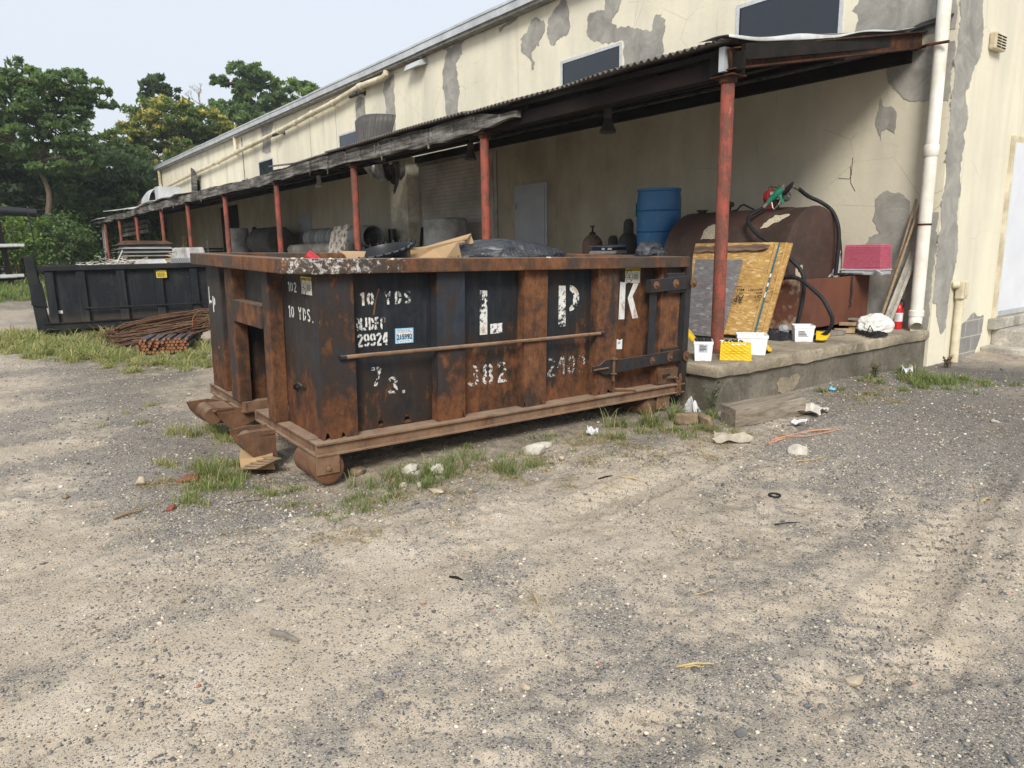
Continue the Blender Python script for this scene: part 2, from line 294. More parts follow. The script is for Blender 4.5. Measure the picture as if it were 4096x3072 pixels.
def track(X,Y):
    h=np.zeros_like(X); dm=np.zeros_like(X)
    for p0,p1,p2,p3,wd,am in TR:
        ys=np.array([p0[1],p1[1],p2[1],p3[1]]); xs=np.array([p0[0],p1[0],p2[0],p3[0]])
        xc=np.interp(Y,ys,xs); k=(1/(1+np.exp(-(Y-ys[0])*8)))*(1/(1+np.exp((Y-ys[3])*5)))
        dx=(X-xc)+.03*(fbm(X*4,Y*4,0,2,31)-.5); inside=1/(1+np.exp((np.abs(dx)-wd)*70)); side=np.exp(-((np.abs(dx)-wd-.03)/.035)**2)
        lug=np.sin((Y+np.abs(dx)*.9*(1 if am>.85 else -1))*2*math.pi/.105)
        nz=np.clip((fbm(X*1.7,Y*1.7,0,3,9)-.36)*5,0,1)
        h+=am*k*(nz*(inside*(-.012+.010*np.tanh(lug*2))+.012*side)-.012*np.exp(-(dx/(wd*1.3))**2)); dm+=am*k*nz*inside*(.35+.35*np.tanh(lug*2))
    return h,dm
def gh(x,y):
    X=np.atleast_1d(np.asarray(x,float)); Y=np.atleast_1d(np.asarray(y,float))
    near=1/(1+((X+2.5)**2+(Y-3)**2)/120)
    h=.045*(fbm(X*.55,Y*.55,0,3,3)-.5)+.022*(fbm(X*2.3,Y*2.3,0,3,5)-.5)+.022*(fbm(X*6,Y*6,0,4,6)-.5)
    h=h-.045*np.exp(-((X+4)/1.2)**2-((Y-4.7)/1.0)**2)-.09*np.exp(-((X+3.1)/1.3)**2-((Y-9.4)/1.3)**2)
    h=h-.055*np.exp(-((X+4.1)/.55)**2-((Y-1.62)/.28)**2)-.04*np.exp(-((X+5.2)/.8)**2-((Y-1.45)/.35)**2)
    return h*near
def ghs(x,y): return float(gh(x,y)[0]+track(np.array([float(x)]),np.array([float(y)]))[0][0])
xs=np.concatenate([[-900,-400,-200,-110],np.arange(-75,-16,1.0),np.arange(-16,-7,.12),np.arange(-7,-.1,.017),np.arange(-.1,2,.1),np.arange(2,12,1.),[20,40,90,200,500]])
ys=np.concatenate([[-500,-200,-80,-30,-12],np.arange(-6,-.3,.25),np.arange(-.3,5.5,.02),np.arange(5.5,11,.05),np.arange(11,20,.6),[25,35,60,120,300,700]])
GX,GY=np.meshgrid(xs,ys); tz,td=track(GX,GY); fine=np.exp(-(((GX+2.5)/6)**4))
Z=gh(GX,GY).reshape(GX.shape)+tz+(.018*(fbm(GX*19,GY*19,0,2,12)-.5)*np.clip(fbm(GX*2,GY*2,0,2,14)*3-1,0,1.6)+.05*np.maximum(0,fbm(GX*13,GY*13,0,3,15)-.56)*np.clip(fbm(GX*1.4,GY*1.4,0,3,16)*6-2.6,0,1))*fine
dk=gblob(GX,GY,DARK)-gblob(GX,GY,TAN)*.8-td*1.3; wx=GX+.10*GY+.25*fbm(GX*.6,GY*.6,0,2,77); dk=.31+dk*.5+(fbm(wx*3.4,GY*.55,0,4,78)-.5)*1.15+(fbm(GX*1.3,GY*1.3,0,5,21)-.5)*1.0+(fbm(GX*7,GY*5,0,4,22)-.5)*.8
veg=gblob(GX,GY,[(-12,1.6,4.5,.75,1.2,0),(-36,1.6,10,3,1.5,0),(-4.7,1.2,.4,.35,.5,0),(-3.9,3.9,.3,1.2,.4,0),(-3.6,1.9,.25,.6,.4,0),(-3.4,7,.3,1,.5,0),(-4.0,3.2,.45,2.0,.5,0),(-60,5,14,14,1.5,0)])
col=np.stack([np.clip(dk,0,1),np.clip(veg,0,1),np.clip(gblob(GX,GY,[(-1.2,6.9,2.2,1.6,.8,0),(-1.6,9,1.6,.9,1.0,0),(-2.75,8.65,.7,.32,1.6,-.3)]),0,1)],-1).reshape(-1,3)
nx,ny=len(xs),len(ys); ii=(np.arange(ny-1)[:,None]*nx+np.arange(nx-1)[None,:]).ravel()
F=np.stack([ii,ii+1,ii+nx+1,ii+nx],1)
n=NM('gravel_yard',.95); cs=n.nd('SeparateColor'); n.ln(n.attr('Col','Color'),cs.inputs[0]); dkA,vg,asp=cs.outputs
dn=n.noise(14,6,.72); dmask=n.ramp(n.mth('ADD',n.mth('MULTIPLY',dkA,.8),n.mth('MULTIPLY',n.mth('ADD',dn,-.5),1.3)),[(.22,0),(.62,1)])
sand=n.ramp(n.noise(3,7,.7),[(.3,(.40,.325,.24)),(.5,(.50,.42,.32)),(.7,(.59,.51,.41))])
sand=n.mix(n.mth('MULTIPLY',n.ramp(n.noise(150,3,.8),[(.4,0),(.62,1)]),.55),sand,(.29,.24,.185))
def pebbles(scale,off):
    co=n.map((1,1,1),off); wv=n.mix(.06,co,n.noise(scale*1.2,2,.5,co,col=True),'LINEAR_LIGHT') if False else co
    d=n.vor(scale,co,'F1','Distance'); c=n.vor(scale,co,'F1','Color'); r=n.nd('SeparateColor'); n.ln(c,r.inputs[0])
    colr=n.ramp(r.outputs[0],[(0,(.075,.077,.083)),(.18,(.13,.132,.136)),(.34,(.23,.22,.2)),(.5,(.37,.325,.27)),(.66,(.46,.40,.32)),(.87,(.55,.49,.41)),(.985,(.66,.63,.58))],'CONSTANT')
    return d,colr,r.outputs[1]
d1,c1,r1=pebbles(105,(0,0,0)); d2,c2,r2=pebbles(200,(3,1,0)); d3,c3,r3=pebbles(50,(7,2,0))
in1=n.mth('MULTIPLY',n.ramp(d1,[(.35,1),(.5,0)]),n.mth('LESS_THAN',r1,n.mth('ADD',n.mth('MULTIPLY',dmask,.5),.22)))
in2=n.mth('MULTIPLY',n.ramp(d2,[(.35,1),(.5,0)]),n.mth('LESS_THAN',r2,n.mth('ADD',n.mth('MULTIPLY',dmask,.4),.42)))
in3=n.mth('MULTIPLY',n.ramp(d3,[(.25,1),(.36,0)]),n.mth('LESS_THAN',r3,n.mth('ADD',n.mth('MULTIPLY',dmask,.28),.02)))
basec=n.mix(dmask,sand,(.235,.21,.18)); basec=n.mix(n.mth('MULTIPLY',asp,.7),basec,(.085,.078,.07))
k=n.mix(in2,basec,c2); k=n.mix(in1,k,c1); k=n.mix(in3,k,c3); k=n.mix(n.mth('MULTIPLY',asp,.45),k,(.09,.084,.077))
k=n.mix(n.mth('MULTIPLY',vg,n.ramp(n.noise(9,5,.7),[(.35,.3),(.6,.9)])),k,(.1,.085,.05))
big=n.ramp(n.noise(.5,5,.6),[(.3,.82),(.7,1.08)]); k=n.mix(1,k,big,'MULTIPLY')
n.col(k); hgt=n.mth('ADD',n.mth('MULTIPLY',in1,n.mth('SUBTRACT',.6,d1)),n.mth('ADD',n.mth('MULTIPLY',in2,.25),n.mth('MULTIPLY',in3,n.mth('SUBTRACT',1.6,n.mth('MULTIPLY',d3,2)))))
n.bump(n.mth('ADD',hgt,n.mth('ADD',n.mth('MULTIPLY',n.noise(60,4,.7),.6),n.mth('MULTIPLY',n.noise(22,6,.75),.8))),.8,.008); M['ground']=n.m
V=np.stack([GX.ravel(),GY.ravel(),Z.ravel()],1)
g=npmesh('ground',V,F,M['ground'],None,col,True); tag(g,'tan dust and grey gravel yard with tyre tracks','ground',None,'structure')
sp=MB(); sp.box(-3.57,-1.2,9.05,16,-.3,-.115); o=sp.build('pavement',M['pad'],bevel=.01); tag(o,'pale concrete pad in front of the door steps','pavement',None,'structure')

# ---------------------------------------------------------------- building
WX0,WX1,WY=-41.7,-3.6,8.8; ZT=5.72
bld=thing('warehouse_building','long cream stucco warehouse with grey repair patches and a metal roof edge','building',(-22,9,0))
b=MB()
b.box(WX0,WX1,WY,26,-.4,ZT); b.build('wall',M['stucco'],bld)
r=MB(); r.box(WX0-.4,WX1+.12,8.6,26.3,5.60,5.83); r.build('roof',M['soffit'],bld)
f=MB(); x=WX0-.42
while x<WX1+.1:
    x2=min(x+3.05,WX1+.14); j=random.uniform(-.008,.008); f.box(x,x2-.006,8.56+j*.3,8.594,5.66+j,5.79+j); f.box(x,x2-.006,8.545+j*.3,8.7,5.795+j,5.84+j); x=x2
f.build('fascia',M['fasciam'],bld)
for i,x in enumerate((-28.0,)):
    q=MB(); q.box(x-.06,x+.05,WY-.012,WY-.002,3.6,5.55); q.build('wall_joint',M['soffit'],bld)
for x in (-36.4,-32.6,-30.2,-24.4,-21.5,-19.6):
    q=MB(); q.box(x-.006,x+.006,WY-.0035,WY-.001,3.3,5.58); q.build('wall_joint',M['dock'],bld)
def window(x0,x1,z0,z1,mull=False,lite=False):
    w_=MB(); t=.05; y0=WY-.018; y1=WY+.0
    w_.box(x0,x1,y0,y1,z1-t,z1).box(x0,x1,y0,y1,z0,z0+t).box(x0,x0+t,y0,y1,z0+t,z1-t).box(x1-t,x1,y0,y1,z0+t,z1-t)
    fr=w_.build('window',M['frame'],bld); g_=MB(); g_.box(x0+t,x1-t,WY-.008,WY-.001,z0+t,z1-t); g_.build('pane',M['glass'],fr)
    s_=MB(); s_.box(x0-.03,x1+.03,WY-.03,WY-.0015,z0-.05,z0-.002); s_.build('sill',M['frame'],fr)
    l=MB(); l.box(x0+t,x0+t+.02,WY-.012,WY-.0085,z0+t,z1-t); l.build('gasket',M['black'],fr)
for x0,x1,z0,z1 in ((-6.42,-4.9,3.55,4.56),(-10.04,-8.56,3.6,4.58),(-19.45,-17.95,3.6,4.55),(-26.33,-24.82,3.6,4.52),(-35.0,-34.25,3.6,4.58)): window(x0,x1,z0,z1)
# stucco repair patches: thin raised plaster with ragged edges
def ragged(poly,amp=.035,step=.05,seed=0):
    out=[]; n=len(poly)
    for i in range(n):
        a=Vector(poly[i]).to_2d();b_=Vector(poly[(i+1)%n]).to_2d(); L=(b_-a).length; k=max(2,int(L/step)); nn=(b_-a).normalized(); nn=Vector((-nn.y,nn.x))
        for j in range(k):
            t=j/k; q=a.lerp(b_,t); u=((fbm(np.array([q.x*7]),np.array([q.y*7]),0,4,seed)[0]-.5)*2*amp*2.0+(fbm(np.array([q.x*31]),np.array([q.y*31]),0,3,seed+1)[0]-.5)*amp*1.5)*min(1,4*t*(1-t)+.4); out.append(q+nn*u)
    return out
def patch(poly,side='A',seed=0,mat='patch',amp=.035,name='stucco_patch',th=.006):
    if side=='A': pl=ragged([(p[0],p[1]) for p in poly],amp,.022,seed); o=(0,WY-.0005,0);U=(1,0,0);V_=(0,0,1)
    else: pl=ragged([(p[0],p[1]) for p in poly],amp,.022,seed); o=(WX1+.0005,0,0);U=(0,1,0);V_=(0,0,1)
    ar=sum(pl[i].x*pl[(i+1)%len(pl)].y-pl[(i+1)%len(pl)].x*pl[i].y for i in range(len(pl)))
    if ar<0: pl=pl[::-1]
    m=MB(); m.prism([tuple(p) for p in pl],o,U,V_,th)
    return m.build(name,M[mat],bld)
PA=[[(-13.86,5.6),(-13.02,5.6),(-13.17,5.53),(-13.14,5.34),(-13.39,5.22),(-13.38,4.89),(-13.25,4.73),(-13.37,4.46),(-13.35,3.6),(-13.91,3.6),(-13.87,4.54),(-13.94,5.07),(-13.82,5.34),(-13.7,5.5)],
[(-11.86,5.55),(-11.5,5.6),(-11.26,5.6),(-11.35,5.55),(-11.63,5.53),(-11.84,5.46)],
[(-10.84,5.47),(-10.51,5.37),(-10.47,5.21),(-10.64,4.95),(-10.85,4.91),(-10.77,4.71),(-10.83,4.6),(-10.96,4.83),(-11.17,4.97),(-11.2,5.22),(-11.0,5.27),(-10.89,5.4)],
[(-9.97,5.56),(-9.86,5.52),(-9.81,5.34),(-9.85,5.01),(-10.07,4.99),(-10.19,4.88),(-10.34,4.94),(-10.41,5.11),(-10.38,5.34),(-10.14,5.51)],
[(-8.89,5.4),(-8.53,5.3),(-8.65,5.06),(-8.81,4.93),(-8.68,4.8),(-8.33,4.75),(-7.94,4.6),(-7.91,4.74),(-7.75,4.8),(-7.68,4.69),(-7.71,4.1),(-8.53,4.1),(-8.545,4.59),(-8.88,4.6),(-9.22,4.73),(-9.36,4.87),(-9.39,5.1),(-9.31,5.19),(-8.97,5.14)],
[(-4.6,4.6),(-4.71,4.19),(-4.79,4.09),(-4.72,4.03),(-4.74,3.62),(-3.62,3.62),(-3.62,4.8)],
[(-4.33,3.5),(-4.33,3.32),(-4.25,3.16),(-4.14,3.02),(-3.99,2.94),(-3.62,2.88),(-3.62,3.5)],
[(-4.37,3.04),(-4.32,2.94),(-4.24,2.93),(-4.18,2.86),(-4.18,2.62),(-4.27,2.69),(-4.32,2.67),(-4.33,2.56),(-4.38,2.68),(-4.41,2.75),(-4.38,2.93)],
[(-4.34,1.89),(-4.23,1.97),(-4.02,1.92),(-3.94,1.83),(-3.94,1.66),(-3.82,1.66),(-3.62,1.7),(-3.62,.376),(-4.41,.376),(-4.46,1.3),(-4.38,1.45),(-4.24,1.49),(-4.3,1.56),(-4.35,1.65)],
[(-18.39,5.62),(-17.67,5.64),(-17.7,5.47),(-18.07,5.49),(-18.39,5.55)],[(-18.27,5.25),(-18.09,5.36),(-17.73,5.25),(-17.75,4.6),(-18.32,4.6)],
[(-16.6,5.44),(-16.13,5.52),(-16.15,4.0),(-16.54,4.0),(-16.61,4.98),(-16.72,5.25)],[(-25.81,5.6),(-24.76,5.6),(-24.49,5.58),(-24.86,5.27),(-25.0,4.7),(-25.47,4.68),(-25.85,4.8),(-25.74,5.01),(-25.76,5.39)]]
for i,p in enumerate(PA): patch(p,'A',i+40,amp=.012 if i in (1,7) else (.022 if i>4 else .035))
patch([(8.805,5.5),(9.5,5.4),(9.34,3.94),(9.41,3.78),(9.43,3.42),(9.3,3.25),(9.14,3.0),(9.23,2.82),(9.23,2.42),(9.17,2.26),(9.27,1.96),(9.22,1.86),(9.22,1.66),(9.36,1.13),(9.3,1.0),(9.2,.64),(9.23,.37),(9.12,.3),(9.0,.45),(8.92,.62),(8.805,.7)],'B',3,amp=.03)
patch([(9.54,.26),(9.65,.34),(9.77,.4),(10.01,.5),(10.12,.45),(10.33,.44),(10.33,.24),(10.16,-.08),(9.52,-.12)],'B',4,'block',.02,'exposed_block')
for pts in ([(-4.82,2.17),(-4.68,2.15),(-4.66,2.2),(-4.66,2.4)],[(-5.0,1.5),(-5.02,1.75)],[(-4.6,2.0),(-4.66,2.1),(-4.68,2.3)]):     # hairline cracks
    q=MB(); 
    for a,b_ in zip(pts,pts[1:]): q.tube([(a[0],WY,a[1]),(b_[0],WY,b_[1])],.004,4)
    q.build('wall_crack',M['darkwood'],bld)
# doors
def steel_door(x0,x1,z1,z0,m='doorg'):
    q=MB(); q.box(x0-.07,x1+.07,WY-.02,WY-.001,z0,z1+.07); fr=q.build('door_frame',M[m],bld)
    q=MB(); q.box(x0,x1,WY-.03,WY-.0205,z0+.01,z1); d_=q.build('door',M[m],bld)
    q=MB(); q.tube([(x1-.08,WY-.03,z0+1),(x1-.08,WY-.08,z0+1),(x1-.19,WY-.08,z0+1)],.012,8); q.build('handle',M['brass'],d_)
    q=MB(); q.box(x0-.012,x0+.012,WY-.036,WY-.03,z0+1.75,z0+1.87).box(x0-.012,x0+.012,WY-.036,WY-.03,z0+.3,z0+.42); q.build('hinge',M['brass'],d_)
steel_door(-11.36,-10.5,2.5,.376); steel_door(-22.75,-21.9,2.5,.376)
q=MB(); q.box(-15.1,-12.0,WY-.03,WY-.001,.376,3.3); q.build('rollup_door_frame',M['patch'],bld)
q=MB()
for i in range(36): q.box(-14.95,-12.1,WY-.048-(.004 if i%2 else 0),WY-.031,.39+i*.08,.39+i*.08+.074)
q.build('rollup_door',M['rolld'],bld)
q=MB(); q.box(-31.5,-29.2,WY-.02,WY-.001,.376,3.2); q.build('rollup_door',M['darkwood'],bld)
q=MB(); q.box(-15.95,-15.12,8.45,WY-.001,-.1,3.5); q.build('pilaster',M['pil'],bld,bevel=.015)
# side door in the end wall
DX=WX1
q=MB(); q.box(DX+.001,DX+.03,10.6,11.83,.38,2.66); q.build('door_frame',M['pvcc'],bld)
q=MB(); q.box(DX+.031,DX+.045,10.68,11.74,.40,2.58); dd=q.build('door',M['doorw'],bld)
for z in (.68,1.45,2.3): q=MB(); q.box(DX+.046,DX+.06,11.7,11.78,z,z+.11); q.build('hinge',M['fasciam'],dd)
q=MB(); q.box(DX+.046,DX+.055,10.69,11.73,.405,.47); q.build('kick_plate',M['fasciam'],dd)
# ---- things fixed on the walls
def T1(name,label,cat,mb,mat,group=None,**k): return tag(mb.build(name,mat,None,**k),label,cat,group)
q=MB(); q.box(DX+.002,DX+.1,10.5,12.1,.24,.38); 
st=thing('door_steps','pale concrete steps rising to the white door in the end wall','steps',(-3.2,11,-.1))
q.build('threshold',M['step'],st,bevel=.01)
q=MB(); q.box(DX+.002,-1.4,10.66,12.6,-.2,.236); q.build('landing',M['step'],st,bevel=.012)
q=MB(); q.box(DX+.002,-1.4,10.34,10.659,-.2,.03); q.build('step',M['step'],st,bevel=.012)
dsp=thing('downspout','thick white plastic downspout at the building corner beside the canopy beam','downspout',(-3.7,8.66,.4))
q=MB(); q.lathe((-3.70,8.66,.57),[(.068,0),(.068,5.1)],20); q.build('pipe',M['pvc'],dsp,smooth=True)
q=MB(); q.lathe((-3.70,8.66,2.3),[(.07,0),(.078,.01),(.078,.12),(.07,.13)],20); q.build('coupling',M['pvc'],dsp,smooth=True)
q=MB(); q.lathe((-3.70,8.66,.53),[(.07,0),(.08,.01),(.08,.07),(.07,.08)],20); q.tube([(-3.70,8.66,.56),(-3.70,8.65,.49),(-3.685,8.61,.44),(-3.64,8.55,.415)],[.07,.07,.068,.066],18,cap=False); q.build('shoe',M['pvc'],dsp,smooth=True)
q=MB(); q.lathe((-3.70,8.66,1.56),[(.07,0),(.073,0),(.073,.02),(.07,.02)],20); q.build('strap',M['rustbeam'],dsp)
q=MB(); q.tube([(-3.98,8.69,3.47),(-3.8,8.56,3.462),(-3.58,8.56,3.45)],.016,8); T1('rebar_dowel','short rusty rod sticking out past the downspout under the canopy beam','rod',q,M['rustbeam'])
vt=thing('wall_vent','small cream louvred vent box high on the end wall','vent',(-3.6,9.8,3.6))
q=MB(); q.box(DX+.002,DX+.08,9.62,9.92,3.52,3.71); q.build('housing',M['pvcc'],vt,bevel=.02)
q=MB()
for i in range(5):
    for j in range(2): q.box(DX+.081,DX+.085,9.645+j*.135,9.76+j*.135,3.545+i*.03,3.557+i*.03)
q.build('slots',M['darkwood'],vt)
cnd=thing('conduit','cream conduit with an access elbow on the end wall','conduit',(-3.55,9.4,0))
q=MB(); q.lathe((DX+.06,9.40,-.3),[(.045,0),(.045,1.02)],14); q.build('pipe',M['pvcc'],cnd,smooth=True)
q=MB(); q.box(DX+.02,DX+.12,9.33,9.47,.7,.92); q.tube([(DX+.0,9.29,.87),(DX+.07,9.33,.87)],.045,12); q.build('elbow_box',M['pvcc'],cnd,bevel=.02)
q=MB(); q.box(DX+.121,DX+.127,9.345,9.455,.74,.9); q.build('cover',M['pvcc'],cnd,bevel=.01)
# sloping drain pipe along the long wall
dp=thing('drain_pipe','long cream drain pipe sloping along the upper warehouse wall','pipe',(-28,8.7,5.2))
pp=[(-16.34,5.62),(-17.63,5.60),(-19.33,5.47),(-20.87,5.42),(-22.24,5.35),(-23.67,5.29),(-26.47,5.20),(-28.26,5.14),(-30.65,5.04),(-34.94,4.94),(-41.3,4.72)]
q=MB(); q.tube([(-16.2,8.64,5.58),(-16.2,8.63,5.52),(-16.3,8.63,5.47),(-16.45,8.63,5.46)]+[(x,8.63,z-.11) for x,z in pp[1:]],.072,12); q.build('pipe',M['pvcc'],dp,smooth=True)
for x,z in pp[1:-1]:
    q=MB(); q.tube([(x-.07,8.63,z-.11),(x+.07,8.63,z-.108)],.086,12); q.bar((x,8.62,z-.2),(x,8.78,z-.2),.03,.01); q.build('coupling',M['pvcc'],dp)
for x,z in ((-28.4,5.1),):
    q=MB(); q.tube([(x,8.66,5.6),(x,8.66,z)],.06,10); q.build('riser',M['pvcc'],dp,smooth=True)
q=MB(); q.tube([(-41.55,8.68,5.6),(-41.55,8.68,4.3)],.07,10); T1('corner_downspout','cream downspout at the far left corner of the warehouse','downspout',q,M['pvcc'])
wl=thing('wall_light','grey metal flood light high on the cream wall under the roof edge','wall light',(-14.9,8.7,5.45))
q=MB(); q.hexa([(-15.2,8.55,5.38),(-14.55,8.55,5.38),(-14.55,8.79,5.44),(-15.2,8.79,5.44),(-15.18,8.6,5.5),(-14.57,8.6,5.5),(-14.57,8.79,5.58),(-15.18,8.79,5.58)]); q.build('hood',M['fasciam'],wl)
q=MB(); q.box(-14.75,-14.65,8.7,8.79,5.58,5.68); q.build('bracket',M['fasciam'],wl)
for i,(x,z,lb) in enumerate(((-17.85,5.33,'small dark camera under the drain pipe nearer the grey flood light'),(-23.75,5.12,'small dark camera under the drain pipe farther along the wall'))):
    c_=thing('security_camera',lb,'camera',(x,8.7,z),group='cameras on the upper wall')
    q=MB(); q.tube([(x-.22,8.55,z-.03),(x+.08,8.62,z)],.05,10); q.build('camera_body',M['blackp'],c_,smooth=True)
    q=MB(); q.tube([(x+.08,8.62,z),(x+.16,8.78,z+.02)],.02,8); q.lathe((x+.16,8.79,z+.02),[(.06,0),(.06,.02)],12,axis=(0,-1,0)); q.build('mount',M['blackp'],c_)
# ---------------------------------------------------------------- dock
dk_=thing('loading_dock','long raised concrete loading dock with a worn overhanging slab','dock',(-20,7,0))
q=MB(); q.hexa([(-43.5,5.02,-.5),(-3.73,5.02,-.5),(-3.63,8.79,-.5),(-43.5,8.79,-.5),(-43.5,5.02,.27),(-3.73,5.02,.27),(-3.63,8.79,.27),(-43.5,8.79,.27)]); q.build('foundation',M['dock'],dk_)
def edge(i): return .012*(fbmc(i*.9,3,51)-.5)*2
q=MB(); nb=90; vs=[];fs=[]
path=[(-43.5+ (39.81)*i/60,4.98) for i in range(61)]+[(-3.69+.09*i/60,4.98+3.81*i/60) for i in range(1,61)]
prof=[(.03,.27),(.0,.268),(-.002,.3),(.0,.355),(.012,.372),(.04,.3755)]
for i,(x,y) in enumerate(path):
    onA=i<=60; nrm=(0,-1) if i<60 else ((.7,-.7) if i==60 else (1,0))
    for j,(o_,z) in enumerate(prof):
        e=0 if i==60 else .016*(fbmc(x*5+y*5,j*.9,61)-.5)*2; zz=z+(.012*(fbmc(x*7,y*7+j,62)-.5)*2 if 0<j<5 else 0)+( -.02*max(0,fbmc(x*3,y*3,63)-.55)*4 if j==1 else 0)
        vs.append((x-nrm[0]*(o_+e),y-nrm[1]*(o_+e),zz))
for i in range(len(path)-1):
    for j in range(5): a=i*6+j; fs.append((a,a+6,a+7,a+1))
q.add(vs,fs); q.build('slab_edge',M['docktop'],dk_,smooth=True)
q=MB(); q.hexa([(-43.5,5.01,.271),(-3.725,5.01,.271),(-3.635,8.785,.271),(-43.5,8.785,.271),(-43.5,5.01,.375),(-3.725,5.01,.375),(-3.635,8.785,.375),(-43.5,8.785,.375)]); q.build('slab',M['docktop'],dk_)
pl=ragged([(5.93,.02),(6.05,-.06),(6.2,.02),(6.28,.12),(6.24,.16),(6.1,.13),(5.98,.15),(5.9,.1)],.02,.03,5)
q=MB(); q.prism([tuple(p) for p in pl],(-3.862,0,0),(0.0265,1,0),(0,0,1),.006); q.build('scar',M['docktop'],dk_)
# ---------------------------------------------------------------- canopy
cn=thing('dock_canopy','lean-to canopy of corrugated iron on red pipe columns along the dock','canopy',(-20,6,.4))
CX=[-4.15,-7.91,-11.85,-15.73,-19.6,-23.5,-27.1,-31.6,-35.4,-39.3,-42.9]; lean=[.012,.006,.02,.03,.035,.04,.045,.05,.06,.07,.09]
for x,l in zip(CX,lean):
    q=MB(); q.tube([(x-l,5.6,.376),(x,5.6,2.8)],.060,16); o=q.build('column',M['redpost'],cn,smooth=True)
    q=MB(); q.lathe((x,5.6,2.79),[(.075,0),(.08,.01),(.08,.05),(.07,.05)],16); q.box(x-.12,x+.12,5.5,5.7,2.838,2.85); q.build('cap_plate',M['rustbeam'],o)
# steel edge beam + timber beam
q=MB(); q.box(-43.3,-4.02,5.57,5.66,2.852,2.985); q.build('steel_beam',M['sootbeam'],cn)
q=MB(); q.box(-7.9,-4.0,5.58,5.6,2.86,3.0).box(-4.3,-3.95,5.53,5.565,2.87,3.02); q.build('beam_splice',M['sootbeam'],cn)
def plank(x0,x1,z0,z1,y=5.5,th=.06,dz=0,brk=None):
    q=MB(); n_=max(4,int((x1-x0)/.12)); rows=[]
    vs=[];fs=[]
    for i in range(n_+1):
        x=x0+(x1-x0)*i/n_; sag=dz*math.sin(math.pi*i/n_); e1=.03*(fbmc(x*2.3,1,71)-.5)*2; e2=.04*(fbmc(x*2.3,2,72)-.5)*2
        zz0=z0+sag+e2; zz1=z1+sag+e1
        if brk and i>n_-8: k=(i-(n_-8))/8; zz0+=k*.06+random.uniform(0,.03); zz1-=k*.1
        vs+=[(x,y,zz0),(x,y+th,zz0),(x,y+th,zz1),(x,y,zz1)]
    for i in range(n_):
        for j in range(4): a=i*4+j;b2=i*4+(j+1)%4; fs.append((a,b2,b2+4,a+4))
    fs+=[(3,2,1,0),(n_*4,n_*4+1,n_*4+2,n_*4+3)]; q.add(vs,fs); return q.build('timber_fascia',M['timber'],cn)
xs_=[-43.6,-39.0,-35.6,-31.4,-27.5,-23.6,-19.8,-15.6,-11.9]
for i in range(len(xs_)-1): plank(xs_[i],xs_[i+1]-.03,2.85+.012*(i%2),3.06+.02*(i%2)-(.07 if i<1 else 0),5.5-.012*(i%2),.06,random.uniform(-.03,.01))
plank(-11.85,-7.05,2.86,3.08,5.47,.07,-.01,True)
for x in (-11.3,-10.75,-10.2,-9.6,-9.0,-8.45,-7.95,-11.85):
    q=MB(); q.bar((x,5.462,2.93+random.uniform(-.02,.02)),(x+random.uniform(-.03,.03),5.462,3.05),.035,.012,(0,1,0)); q.build('cleat',M['timber'],cn)
# rafters, with dark boards added to blacken the roof underside
for i in range(40):
    x=-43+i*1.0
    if -15.4<x<-12.7: continue
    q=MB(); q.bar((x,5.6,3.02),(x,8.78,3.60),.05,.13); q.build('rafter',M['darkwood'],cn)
for i in range(11):
    x0=-43.3+3.56*i; x1=x0+3.5
    if x1>-12.6 and x0<-15.2: x1=-15.6
    q=MB(); q.hexa([(x0,5.64,3.07),(x1,5.64,3.07),(x1,8.7,3.56),(x0,8.7,3.56),(x0,5.64,3.082),(x1,5.64,3.082),(x1,8.7,3.572),(x0,8.7,3.572)]); q.build('added_ceiling_boards',M['darkwood'],cn)
for y,z in ((6.3,3.05),(7.4,3.25)):
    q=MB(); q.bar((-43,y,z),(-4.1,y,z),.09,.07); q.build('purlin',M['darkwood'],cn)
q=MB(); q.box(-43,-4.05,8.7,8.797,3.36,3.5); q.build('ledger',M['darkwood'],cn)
for i,(x0,x1,y,z,h_) in enumerate(((-7.6,-4.3,5.75,2.93,.1),(-9.5,-4.6,6.05,2.99,.12),(-7.2,-4.2,5.52,3.045,.05),(-12,-8,5.9,2.96,.1),(-20,-13,5.85,2.93,.09),(-28,-21,5.85,2.95,.1))):
    q=MB(); q.bar((x0,y,z+.03*math.sin(i)),(x1,y+.04,z),.05,h_); q.build('charred_board',M['darkwood'],cn)
for i,x in enumerate((-9.1,-10.6,-12.6,-13.4,-17.2,-18.9,-21.4,-24.7,-26.2,-29.3)):
    q=MB(); q.bar((x,5.45,3.06),(x+random.uniform(-.12,.12),5.46,2.83-random.uniform(0,.08)),.025,.012,(0,1,0)); q.build('hanging_splinter',M['timber'],cn)
# rake beam at the near end
def ibeam(a,b_,hgt,wd,name):
    a=Vector(a);b_=Vector(b_);q=MB(); up=Vector((0,0,hgt/2)); q.bar(a,b_,.014,hgt); q.bar(a-up,b_-up,wd,.012); q.bar(a+up,b_+up,wd,.012); return q.build(name,M['rustbeam'],cn)
ibeam((-4.07,5.5,2.965),(-3.96,8.78,3.575),.165,.11,'rake_beam')
q=MB(); q.box(-4.16,-4.1,5.47,5.58,2.87,3.07); q.build('angle_cleat',M['fasciam'],cn)
